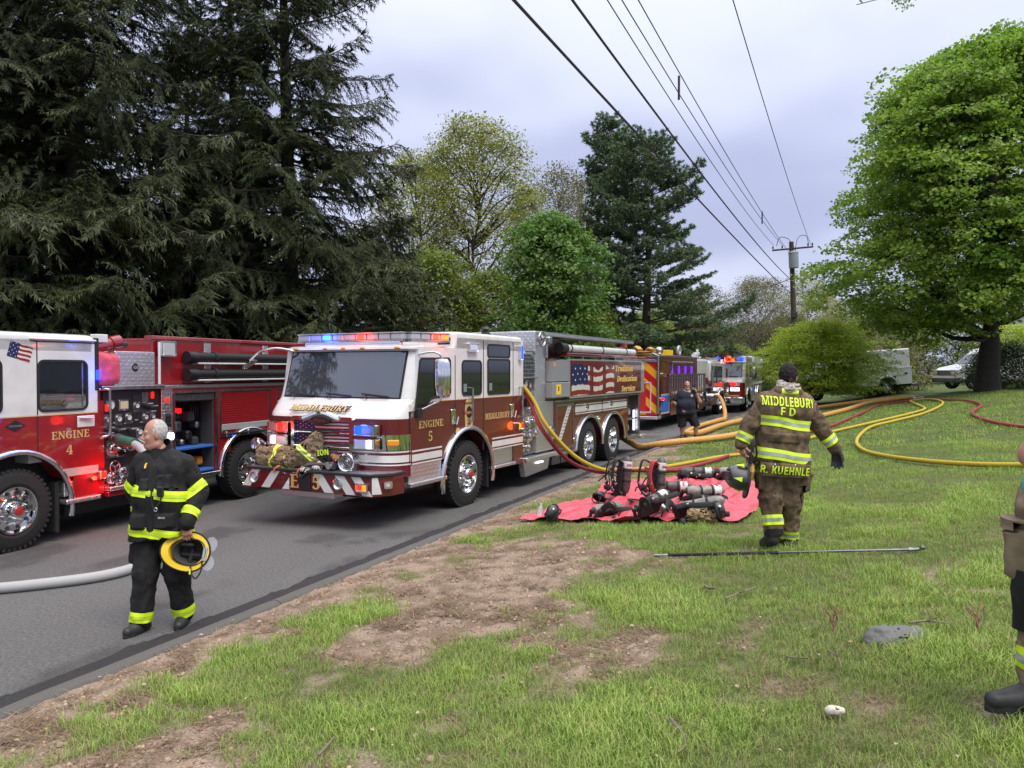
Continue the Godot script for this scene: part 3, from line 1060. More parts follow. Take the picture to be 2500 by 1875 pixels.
	broadleaf("dense fresh green maple in front of the pines, over the maroon tank body", "green_maple_tree", 1.9, 36.0, -0.2, 405, {"h": 9.5, "low": 1.2, "r": 2.5, "n": 760, "limbs": 40, "fork": 1.8, "r0": 0.14, "sprays": green, "belly": 0.7, "blunt": 0.5, "gap": 0.0, "lumpy": 1.1, "twigs": 2})
	broadleaf("pale bare tree between the yellow oak and the pines", "bare_tree", 3.4, 58.0, 0.0, 406, {"h": 17.2, "low": 6.0, "r": 3.2, "n": 420, "limbs": 60, "fork": 5.0, "r0": 0.16, "sprays": pale, "bark": M.pale_twig, "twigs": 1})
	broadleaf("thin grey green tree just right of the yellow oak", "bare_tree", 0.9, 54.0, 0.0, 407, {"h": 14.8, "low": 4.0, "r": 2.2, "n": 420, "limbs": 40, "fork": 4.0, "r0": 0.14, "sprays": oak, "bark": M.pale_twig, "gap": -0.1, "twigs": 1})
	broadleaf("pale bare tree whose tan top shows over the left pine", "bare_tree", 5.4, 62.0, 0.0, 408, {"h": 17.4, "low": 7.0, "r": 2.6, "n": 380, "limbs": 40, "fork": 6.0, "r0": 0.15, "sprays": pale, "bark": M.pale_twig, "twigs": 1})
	var under := [[-29.0, 41.0, 8.0, 4.6], [-23.0, 39.0, 7.5, 4.2], [-17.5, 42.0, 8.5, 4.4], [-12.0, 40.0, 7.0, 3.8], [-7.6, 43.0, 8.4, 3.6], [-3.9, 39.0, 8.2, 2.8], [-1.0, 41.0, 7.4, 2.8], [3.9, 40.0, 5.2, 2.4], [8.8, 52.0, 6.0, 3.4], [12.4, 60.0, 5.0, 3.0]]
	var names := ["at the far left behind the spruces", "behind the second spruce from the left", "seen through the gap between the tall spruces", "behind the low spreading spruce", "behind the right side of the tall spruce", "right of the tall spruce, under the yellow oak", "left of the fresh green maple", "between the fresh green maple and the pines", "behind the foot of the right pine", "at the roadside past the pines"]
	for i in under.size():
		var w: Array = under[i]
		broadleaf("dull green understorey tree " + names[i], "understorey_tree", w[0], w[1], -0.2, 420 + i, {"h": w[2], "low": 0.5, "r": w[3], "n": 520, "limbs": 24, "fork": 0.8, "r0": 0.09, "sprays": bushy, "belly": 0.6, "blunt": 0.45, "gap": -0.2}, "understorey trees behind the engines")
	# the woods at the far bend of the road
	var far := [[21.0, 92.0, 11.0, 4.6, "pale"], [24.6, 96.0, 11.8, 4.4, "bare"], [28.0, 90.0, 12.4, 4.4, "bare"], [31.6, 97.0, 13.2, 5.0, "pale"], [35.4, 92.0, 12.4, 4.8, "oak"], [18.0, 99.0, 10.4, 4.4, "oak"], [39.4, 99.0, 11.4, 5.2, "oak"], [43.5, 95.0, 10.6, 5.2, "bare"], [26.5, 74.0, 4.4, 3.0, "bush"], [30.2, 80.0, 5.2, 3.4, "bush"], [22.6, 78.0, 4.2, 3.0, "bush"], [18.6, 82.0, 4.0, 3.0, "bush"], [20.0, 106.0, 8.0, 5.0, "mid"], [26.5, 109.0, 9.0, 5.4, "mid"], [33.0, 107.0, 8.4, 5.4, "mid"], [39.5, 110.0, 9.4, 5.8, "mid"], [46.5, 108.0, 9.4, 6.0, "mid"]]
	var said := ["pale budding tree left of the far bare trees", "grey bare tree above the far white rescue truck", "reddish grey bare tree left of the utility pole", "tallest pale budding tree, directly behind the utility pole", "yellowing tree right of the utility pole", "yellow green tree just past the right pine's low boughs", "yellowing tree behind the lime bush", "grey bare tree behind the great maple", "green shrub behind the far rescue truck, right", "green shrub at the foot of the utility pole", "green shrub behind the far rescue truck, left", "green shrub past the pine's lowest bough", "dull green tree furthest left at the far bend", "dull green tree behind the reddish bare tree", "dull green tree low behind the utility pole", "dull green tree behind the lime bush, far off", "dull green tree far off behind the great maple"]
	for i in far.size():
		var w: Array = far[i]
		var bush: bool = w[4] == "bush"
		var o := {"h": w[2], "low": 0.4 if bush else 2.0, "r": w[3], "n": 500 if bush else (520 if w[4] == "bare" else 800), "limbs": 16 if bush else 55, "fork": 0.5 if bush else 2.5, "r0": 0.08 if bush else 0.17, "sprays": bushy if bush or w[4] == "mid" else (oak if w[4] == "oak" else pale), "bark": M.twig if bush else M.pale_twig, "twigs": 4 if bush else 1, "gap": -0.3, "belly": 0.7, "blunt": 0.5}
		if bush: o.cat = "bush"
		broadleaf(said[i], "far_bush" if bush else "far_tree", w[0], w[1], 0.2, 440 + i, o, "woods at the far bend of the road")
	# behind and beside the great maple
	var right := [[33.5, 62.0, 7.5, 4.0], [38.5, 66.0, 10.0, 4.6], [45.0, 70.0, 11.0, 5.0], [28.6, 60.0, 6.0, 3.6], [52.0, 74.0, 11.0, 5.5]]
	var said2 := ["green tree seen left of the great maple's trunk, behind the vans", "green tree behind the grey roofed house", "tall green tree right of the grey roofed house", "small green tree behind the service truck", "green tree at the far right edge"]
	for i in right.size():
		var w: Array = right[i]
		broadleaf(said2[i], "garden_tree", w[0], w[1], 1.0, 460 + i, {"h": w[2], "low": 0.8, "r": w[3], "n": 520, "limbs": 24, "fork": 1.0, "r0": 0.12, "sprays": bushy, "gap": -0.25}, "trees behind the vans")
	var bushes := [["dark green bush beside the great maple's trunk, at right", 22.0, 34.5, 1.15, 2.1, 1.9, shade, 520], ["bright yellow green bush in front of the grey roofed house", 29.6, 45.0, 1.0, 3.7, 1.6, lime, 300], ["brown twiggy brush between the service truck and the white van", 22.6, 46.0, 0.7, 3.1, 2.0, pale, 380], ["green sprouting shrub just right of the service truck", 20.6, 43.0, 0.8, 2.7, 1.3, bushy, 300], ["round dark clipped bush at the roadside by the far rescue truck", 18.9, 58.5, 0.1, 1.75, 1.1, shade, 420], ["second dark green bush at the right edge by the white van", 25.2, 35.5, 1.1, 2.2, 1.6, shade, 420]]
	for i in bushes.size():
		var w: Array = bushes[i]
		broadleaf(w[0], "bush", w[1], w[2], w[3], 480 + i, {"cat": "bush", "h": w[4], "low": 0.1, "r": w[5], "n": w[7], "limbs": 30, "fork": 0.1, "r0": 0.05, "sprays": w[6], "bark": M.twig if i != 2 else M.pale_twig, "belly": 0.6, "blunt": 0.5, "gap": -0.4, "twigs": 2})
	# the end of a bough that hangs into the top of the picture
	rng.seed = 31
	var t := thing("hanging_bough", "leafy tip of a bough hanging into the top of the sky", "branch", Vector3(4.2, 6.50, -9.0))
	var b := B.new()
	b.tube(spline([Vector3(1.6, 1.4, 0.4), Vector3(0.7, 0.45, 0.1), Vector3(0, 0.02, 0)], 4), 0.008, 5)
	b.tube([Vector3(0.7, 0.45, 0.1), Vector3(0.35, 0.05, 0.05), Vector3(-0.25, -0.12, 0.1)], 0.005, 4)
	part(t, "twig", b, M.twig)
	var tf := []
	for k in 15:
		tf.append(Transform3D(Basis(Vector3.UP, rf(0, TAU)).scaled(Vector3.ONE * 0.2), Vector3(rf(-0.28, 0.42), rf(-0.08, 0.2), rf(-0.12, 0.12))))
	many(t, "leaves", maple[0], tf)

# ---------- fire engines ----------
# bases for faces: x runs to the right as one looks at the face, z comes out of it
const LEFT := Basis(Vector3(0, 0, -1), Vector3(0, 1, 0), Vector3(1, 0, 0))     # the side at +x, front of the vehicle to the left
const RIGHT := Basis(Vector3(0, 0, 1), Vector3(0, 1, 0), Vector3(-1, 0, 0))    # the side at -x, rear to the left
const REAR := Basis(Vector3(-1, 0, 0), Vector3(0, 1, 0), Vector3(0, 0, -1))
const FRONT := Basis(Vector3(1, 0, 0), Vector3(0, 1, 0), Vector3(0, 0, 1))

func plate(t: Node, called: String, s: Transform3D, poly: PackedVector2Array, z0: float, z1: float, m: Material) -> MeshInstance3D:
	var b := B.new()
	b.xf = s
	b.prism(poly, z0, z1)
	return part(t, called, b, m, 30)
func rplate(t: Node, called: String, s: Transform3D, x0: float, y0: float, x1: float, y1: float, r: float, z0: float, z1: float, m: Material) -> MeshInstance3D:
	return plate(t, called, s, rrect(x0, y0, x1, y1, r), z0, z1, m)
func slab(t: Node, called: String, s: Transform3D, x0: float, y0: float, x1: float, y1: float, z0: float, z1: float, m: Material, bv := 0.008) -> MeshInstance3D:
	var b := B.new()
	b.xf = s
	b.box(Vector3(x0 + x1, y0 + y1, z0 + z1) * 0.5, Vector3(absf(x1 - x0), absf(y1 - y0), absf(z1 - z0)), bv)
	return part(t, called, b, m, 0)
func ring_plate(b: B, s: Transform3D, x0: float, y0: float, x1: float, y1: float, r: float, w: float, z0: float, z1: float) -> void:
	b.xf = s
	var a := rrect(x0, y0, x1, y1, r)
	var c := rrect(x0 + w, y0 + w, x1 - w, y1 - w, maxf(r - w, 0.004))
	var n := a.size()
	for i in n:
		var k := (i + 1) % n
		b.q(V3(a[i], z1), V3(c[i], z1), V3(c[k], z1), V3(a[k], z1))
		b.q(V3(a[i], z0), V3(a[i], z1), V3(a[k], z1), V3(a[k], z0))
		b.q(V3(c[i], z1), V3(c[i], z0), V3(c[k], z0), V3(c[k], z1))
func V3(a: Vector2, z: float) -> Vector3:
	return Vector3(a.x, a.y, z)
func frame(t: Node, called: String, s: Transform3D, x0: float, y0: float, x1: float, y1: float, r: float, w: float, z0: float, z1: float, m: Material) -> MeshInstance3D:
	var b := B.new()
	ring_plate(b, s, x0, y0, x1, y1, r, w, z0, z1)
	return part(t, called, b, m, 30)
func bar(t: Node, called: String, pts: Array, r: float, m: Material, seg := 8) -> MeshInstance3D:
	var b := B.new()
	b.tube(pts, r, seg)
	return part(t, called, b, m, 50)
func window(t: Node, s: Transform3D, x0: float, y0: float, x1: float, y1: float, r := 0.06, z := 0.0) -> MeshInstance3D:
	var w := rplate(t, "window", s, x0, y0, x1, y1, r, z - 0.01, z + 0.006, M.glass)
	frame(w, "window_frame", s, x0 - 0.022, y0 - 0.022, x1 + 0.022, y1 + 0.022, r + 0.022, 0.03, z - 0.005, z + 0.013, M.rubber)
	return w
func gauge(t: Node, s: Transform3D, x: float, y: float, r: float) -> void:
	var b := B.new()
	b.xf = s * Transform3D(Basis(Vector3.RIGHT, PI / 2), Vector3(x, y, 0))
	b.lathe([Vector2(0, 0.02), Vector2(r * 0.8, 0.02), Vector2(r * 0.82, 0.03), Vector2(r, 0.03), Vector2(r * 1.06, 0)], 18)
	var g := part(t, "gauge", b, M.chrome)
	var d := B.new()
	d.xf = s * Transform3D(Basis(Vector3.RIGHT, PI / 2), Vector3(x, y, 0.022))
	d.lathe([Vector2(0, 0.001), Vector2(r * 0.8, 0.001)], 18)
	part(g, "dial", d, M.dial)
	var e := B.new()
	e.xf = s
	e.box(Vector3(x - r * 0.2, y + r * 0.15, 0.026), Vector3(r * 0.5, r * 0.08, 0.003))
	part(g, "needle", e, M.black)
func outlet(t: Node, s: Transform3D, x: float, y: float, r: float, ln := 0.14) -> void:
	var b := B.new()
	b.xf = s * Transform3D(Basis(Vector3.RIGHT, PI / 2), Vector3(x, y, 0))
	b.lathe([Vector2(r * 1.5, 0.0), Vector2(r * 1.5, 0.015), Vector2(r * 0.9, 0.03), Vector2(r * 0.9, ln * 0.6), Vector2(r * 1.15, ln * 0.65), Vector2(r * 1.15, ln), Vector2(r * 0.3, ln + 0.01), Vector2(0, ln + 0.01)], 16)
	for k in 3:
		var a := TAU * k / 3.0
		b.box(Vector3(cos(a) * r * 1.25, ln * 0.85, sin(a) * r * 1.25), Vector3(0.025, 0.03, 0.025), 0.004)
	part(t, "outlet_cap", b, M.chrome)
func hand_wheel(t: Node, s: Transform3D, x: float, y: float, r: float, m: Material, z := 0.07) -> void:
	var b := B.new()
	b.xf = s
	var c := Vector3(x, y, z)
	var p := []
	for i in 19:
		p.append(c + Vector3(cos(TAU * i / 18), sin(TAU * i / 18), 0) * r)
	b.tube(p, r * 0.13, 6, false)
	for k in 3:
		b.cyl(c, c + Vector3(cos(TAU * k / 3 + 0.5), sin(TAU * k / 3 + 0.5), 0) * r, r * 0.12, -1.0, 6)
	b.cyl(c - Vector3(0, 0, z), c + Vector3(0, 0, 0.02), r * 0.2, -1.0, 8)
	part(t, "hand_wheel", b, m)
# a warning or scene light in a chrome housing: cells is a list of [share of the width, material]
func light_pod(t: Node, s: Transform3D, x0: float, y0: float, x1: float, y1: float, cells: Array, called := "warning_light", dp := 0.05) -> MeshInstance3D:
	var b := B.new()
	b.xf = s
	b.box(Vector3((x0 + x1) / 2, (y0 + y1) / 2, dp * 0.3), Vector3(x1 - x0 - 0.01, y1 - y0 - 0.01, dp), 0.01)
	ring_plate(b, s, x0, y0, x1, y1, 0.025, 0.018, -0.02, dp + 0.012)
	var h := part(t, called, b, M.chrome, 30)
	var u := x0 + 0.022
	var w := x1 - x0 - 0.044
	for c in cells:
		var cw: float = w * c[0]
		slab(h, "lens", s, u + 0.004, y0 + 0.024, u + cw - 0.004, y1 - 0.024, dp * 0.5, dp + 0.008, c[1], 0.01)
		u += cw
	return h

func wheel(t: Node, at: Vector3, side: float, r := 0.53, w := 0.32, front := true, hubc: Material = null) -> void:
	var ax := Transform3D(Basis(Vector3(0, side, 0), Vector3(side, 0, 0), Vector3(0, 0, -1)) , at)
	var b := B.new()
	b.xf = ax
	var prof := [Vector2(r * 0.56, -w * 0.8), Vector2(r * 0.6, 0.0), Vector2(r * 0.66, 0.012), Vector2(r * 0.82, 0.004), Vector2(r * 0.90, -0.006), Vector2(r * 0.955, -0.022), Vector2(r * 0.985, -0.045)]
	for k in 5:
		var y := -0.05 - (w - 0.1) * k / 5.0
		prof.append_array([Vector2(r, y - 0.004), Vector2(r, y - (w - 0.1) / 5.0 + 0.014), Vector2(r - 0.014, y - (w - 0.1) / 5.0 + 0.01)])
	prof.append_array([Vector2(r * 0.95, -w + 0.02), Vector2(r * 0.8, -w), Vector2(r * 0.56, -w)])
	b.lathe(prof, 40)
	for k in 44:
		var a := TAU * k / 44.0
		b.xf = ax * Transform3D(Basis(Vector3.UP, a), Vector3.ZERO)
		b.box(Vector3(r * 0.965, -0.028, 0), Vector3(0.05, 0.035, 0.045), 0.006)
	var wh := part(t, "wheel", b, M.rubber, 40)
	var rim := B.new()
	rim.xf = ax
	var R := r * 0.565
	if front:
		rim.lathe([Vector2(R, -w * 0.5), Vector2(R, -0.01), Vector2(R * 1.03, 0.008), Vector2(R * 0.97, 0.006), Vector2(R * 0.93, -0.03), Vector2(R * 0.88, -0.055), Vector2(R * 0.6, -0.045), Vector2(R * 0.56, -0.03), Vector2(R * 0.40, -0.03), Vector2(R * 0.36, 0.03), Vector2(R * 0.3, 0.06), Vector2(R * 0.12, 0.07), Vector2(0, 0.07)], 36)
	else:
		rim.lathe([Vector2(R, -w * 0.9), Vector2(R, -0.01), Vector2(R * 1.03, 0.008), Vector2(R * 0.97, 0.006), Vector2(R * 0.93, -0.05), Vector2(R * 0.86, -0.13), Vector2(R * 0.64, -0.16), Vector2(R * 0.42, -0.16), Vector2(R * 0.36, -0.06), Vector2(R * 0.24, -0.04), Vector2(0, -0.035)], 36)
	part(wh, "rim", rim, M.chrome, 30)
	var base := -0.035 if front else -0.155
	var nuts := B.new()
	var holes := B.new()
	for k in 10:
		var a := TAU * k / 10.0
		nuts.xf = ax * Transform3D(Basis(Vector3.UP, a), Vector3.ZERO)
		nuts.cyl(Vector3(R * 0.56, base, 0), Vector3(R * 0.56, base + 0.05, 0), 0.019, 0.014, 6)
		holes.xf = ax * Transform3D(Basis(Vector3.UP, a + 0.31), Vector3.ZERO)
		holes.cyl(Vector3(R * 0.77, base - 0.01, 0), Vector3(R * 0.77, base - 0.006 + (0.0 if front else 0.012), 0), 0.026, -1.0, 10)
	part(wh, "lug_nuts", nuts, M.chrome).set_meta("kind", "stuff")
	part(wh, "vent_holes", holes, M.dark).set_meta("kind", "stuff")
	if hubc:
		var c := B.new()
		c.xf = ax
		c.lathe([Vector2(R * 0.2, 0.065), Vector2(R * 0.2, 0.078), Vector2(R * 0.08, 0.085), Vector2(0, 0.085)], 14)
		part(wh, "hub_cap", c, hubc)

# points of a front end seen from above, from the left rear corner round to the right one
func nose(zf: float, hw: float, r: float, zb: float, y: float, bow := 0.05) -> Array:
	var p := [Vector3(hw, y, zb)]
	for i in 7:
		var a := PI * 0.5 * i / 6.0
		p.append(Vector3(hw - r + r * cos(a), y, zf - r - bow + r * sin(a)))
	for i in range(1, 8):
		var x := (hw - r) * (1.0 - 2.0 * i / 8.0)
		p.append(Vector3(x, y, zf - bow * pow(x / (hw - r), 2.0)))
	for i in range(6, -1, -1):
		var a := PI * 0.5 * i / 6.0
		p.append(Vector3(-(hw - r + r * cos(a)), y, zf - r - bow + r * sin(a)))
	p.append(Vector3(-hw, y, zb))
	return p
func shell(t: Node, called: String, rings: Array, m: Material, cap := false) -> MeshInstance3D:
	var b := B.new()
	b.loft(rings, false, false, false)
	if cap:
		var top: Array = rings[-1]
		var c := Vector3(0, top[0].y, top[0].z)
		for j in top.size() - 1:
			b.o(c, top[j], top[j + 1], c - Vector3(0, 1, 0))
	return part(t, called, b, m, 40)

func flag_image(w: int, h: int, canton: float, bend: float, base: Color, fade: bool) -> ImageTexture:
	var im := Image.create(w, h, false, Image.FORMAT_RGBA8)
	var n := noise(0.02, 3, 6)
	for y in h:
		for x in w:
			var u := float(x) / w
			var v := float(y) / h + bend * sin(u * 9.0) * (0.4 + u) * 0.5 + 0.02 * n.get_noise_2d(x, y)
			var c := Color(0.50, 0.03, 0.05) if int(floorf(v * 7.0)) % 2 == 0 else Color(0.80, 0.78, 0.74)
			if u < canton and (not fade or v < 0.72):
				c = Color(0.07, 0.10, 0.30)
				var sx := u * w / (h * 0.16)
				var sy := v / 0.16
				var fx := sx - floorf(sx) - 0.5
				var fy := sy - floorf(sy) - 0.5
				if int(floorf(sx) + floorf(sy)) % 2 == 0:
					var a := atan2(fx, -fy)
					var k := fposmod(a + PI / 5.0, TAU / 5.0) - PI / 5.0
					if Vector2(fx, fy).length() < 0.20 / (cos(k) + 1.5 * absf(sin(k))) * 1.15:
						c = Color(0.9, 0.9, 0.9)
			if fade:   # the painted flag breaks into rags over the paint
				var rag := 0.5 + 0.5 * sin(u * 21.0 + 2.2) + 0.25 * n.get_noise_2d(x * 2.0, 60.0)
				var top := 0.10 + 0.22 * rag * u
				if v < top or u > 0.97 or (rag < 0.18 and u > canton):
					c = base
			im.set_pixel(x, y, c)
	return itex(im)
func picture(t: Node, called: String, s: Transform3D, x0: float, y0: float, x1: float, y1: float, z: float, m: Material) -> MeshInstance3D:
	var b := B.new()
	b.xf = s
	b.quv(Vector3(x0, y0, z), Vector3(x1, y0, z), Vector3(x1, y1, z), Vector3(x0, y1, z))
	return part(t, called, b, m, 0)

# a cab with flat sides; o gives the sizes
func cab(t: Node, lower: Material, o: Dictionary) -> void:
	var zb: float = o.zb
	var zf: float = o.zf
	var hw := 1.25
	var roof: float = o.roof
	var bound: float = o.bound
	var L := Transform3D(LEFT, Vector3(hw, 0, 0))
	for sd in [1, -1]:
		var S := L if sd == 1 else Transform3D(RIGHT, Vector3(-hw, 0, 0))
		var low := PackedVector2Array()
		var k: float = sd
		var ar: float = o.arch
		low.append(Vector2(-zf + 0.38, 0.86))
		for i in 21:
			var a := PI * (1.0 - i / 20.0)
			var x := cos(a) * ar
			var y := 0.48 + sin(a) * ar
			if y >= 0.86:
				if low.size() == 1:
					low.append(Vector2(-sqrt(ar * ar - 0.1444), 0.86))
				low.append(Vector2(x, y))
		low.append(Vector2(sqrt(ar * ar - 0.1444), 0.86))
		low.append_array(PackedVector2Array([Vector2(-zb - 0.40, 0.86), Vector2(-zb - 0.40, 0.50), Vector2(-zb, 0.50), Vector2(-zb, bound)]))
		low.append_array(PackedVector2Array([Vector2(-zf + 1.0, bound), Vector2(-zf + 0.8, bound - 0.05), Vector2(-zf + 0.55, bound - 0.12), Vector2(-zf + 0.38, bound - 0.13)]))
		var up := PackedVector2Array([Vector2(-zf + 0.38, bound - 0.13), Vector2(-zf + 0.55, bound - 0.12), Vector2(-zf + 0.8, bound - 0.05), Vector2(-zf + 1.0, bound), Vector2(-zb, bound), Vector2(-zb, roof - 0.10), Vector2(-o.step, roof - 0.10), Vector2(-o.step - 0.09, o.brow), Vector2(-zf + 0.62, o.brow), Vector2(-zf + 0.50, 1.80), Vector2(-zf + 0.38, 1.72)])
		if sd == -1:
			for q in [low, up]:
				for i in q.size():
					q[i].x = -q[i].x
		plate(t, "cab_side", S, low, -0.25, 0.0, lower)
		plate(t, "cab_side", S, up, -0.12, 0.0, M.white)
		# chrome lip of the wheel arch
		var arc := []
		for i in 25:
			var a := PI * (1.06 - 1.12 * i / 24.0)
			arc.append(S * Vector3(cos(a) * (ar + 0.01), 0.48 + sin(a) * (ar + 0.01), 0.012))
		var rim := B.new()
		rim.tube(arc, 0.042, 8, true)
		part(t, "wheel_arch", rim, M.chrome, 60)
	# dark filler boxes that paint in the shade of wheel houses and underfloor
	var inn := B.new()
	inn.box(Vector3(0, 0.9, 0.0), Vector3(1.7, 0.75, 2 * o.arch + 0.2))
	inn.box(Vector3(0, 0.75, (zf - 0.5 + zb) * 0.5), Vector3(0.9, 0.4, zf - zb - 0.6))
	part(t, "shade_filler", inn, M.dark, 0)
	shell(t, "fascia", [nose(zf, hw, 0.34, zf - 0.38, 0.70), nose(zf, hw, 0.34, zf - 0.38, 1.0), nose(zf, hw, 0.34, zf - 0.38, 1.25), nose(zf, hw, 0.34, zf - 0.38, 1.52)], lower)
	var cowl := []
	for r in [[1.52, 0.0, 0.34], [1.57, 0.015, 0.34], [1.66, 0.11, 0.30], [1.74, 0.22, 0.24], [1.80, 0.32, 0.16]]:
		var g := nose(zf - r[1], hw, r[2], zf - 0.5, r[0])
		cowl.append(g)
	shell(t, "cowl", cowl, M.white)
	var pil := []
	for i in 5:
		var f := i / 4.0
		pil.append(nose(zf - 0.32 - 0.20 * f, hw - 0.03 * f, 0.15, zf - 0.62, lerpf(1.80, o.brow - 0.05, f)))
	shell(t, "windscreen_surround", pil, M.white)
	shell(t, "brow", [nose(zf - 0.50, hw - 0.01, 0.16, zf - 0.75, o.brow - 0.06), nose(zf - 0.44, hw - 0.01, 0.16, zf - 0.75, o.brow - 0.03), nose(zf - 0.45, hw - 0.01, 0.16, zf - 0.75, o.brow), nose(zf - 0.52, hw - 0.04, 0.16, zf - 0.75, o.brow + 0.03)], M.white, true)
	# roof
	var rb := B.new()
	rb.box(Vector3(0, o.brow - 0.01, (zf - 0.7 + zb) * 0.5), Vector3(2 * hw - 0.1, 0.06, zf - 0.7 - zb))
	part(t, "roof", rb, M.white, 0)
	var rr := []
	for r in [[-0.10, 0.0], [-0.045, 0.006], [-0.015, 0.03], [0.0, 0.08]]:
		var q := []
		for c in rrect(-hw + r[1], zb + r[1], hw - r[1], o.step + 0.07 - r[1] * 1.6, 0.09, 4):
			q.append(Vector3(c.x, roof + r[0], c.y))
		rr.append(q)
	var q0 := []
	for c in rrect(-hw, zb, hw, o.step + 0.10, 0.09, 4):
		q0.append(Vector3(c.x, o.brow, c.y))
	rr.push_front(q0)
	var hi := B.new()
	hi.loft(rr, true, false, true)
	part(t, "raised_roof", hi, M.white, 40)
	var back := B.new()
	back.box(Vector3(0, (0.5 + roof) * 0.5, zb + 0.02), Vector3(2 * hw - 0.02, roof - 0.62, 0.05))
	back.box(Vector3(0, 1.4, zb + 0.5), Vector3(2.2, 0.6, 0.9))
	part(t, "back_wall", back, M.white, 0)
	# windscreen
	var g := B.new()
	var fr := B.new()
	for i in 10:
		for k in 4:
			var cor := func(a: int, c: int, e: float, ww: float) -> Vector3:
				var x: float = ww * (1.0 - 2.0 * a / 10.0)
				var f: float = c / 4.0
				var y: float = lerpf(1.815 - e, o.brow - 0.075 + e, f)
				var fy: float = (y - 1.80) / (o.brow - 0.05 - 1.80)
				var hwf: float = hw - 0.03 * fy - 0.15
				return Vector3(x, y, zf - 0.32 - 0.20 * fy - 0.05 * pow(x / hwf, 2.0) + (0.016 if e == 0.0 else 0.008))
			g.qo(cor.call(i, k, 0.0, 1.07), cor.call(i + 1, k, 0.0, 1.07), cor.call(i + 1, k + 1, 0.0, 1.07), cor.call(i, k + 1, 0.0, 1.07), Vector3(0, 2, 0))
			fr.qo(cor.call(i, k, 0.02, 1.10), cor.call(i + 1, k, 0.02, 1.10), cor.call(i + 1, k + 1, 0.02, 1.10), cor.call(i, k + 1, 0.02, 1.10), Vector3(0, 2, 0))
	var ws := part(t, "windscreen", g, M.screen_glass, 60)
	part(ws, "seal", fr, M.rubber, 60)
	for x in [-0.75, -0.05, 0.62]:
		var wp := B.new()
		wp.tube([Vector3(x - 0.05, 1.79, zf - 0.27), Vector3(x - 0.16, 1.87, zf - 0.29)], 0.009, 5)
		wp.tube([Vector3(x - 0.16, 1.87, zf - 0.29), Vector3(x + 0.16, 1.845, zf - 0.29), Vector3(x + 0.30, 1.83, zf - 0.31)], 0.011, 5)
		part(ws, "wiper", wp, M.black)

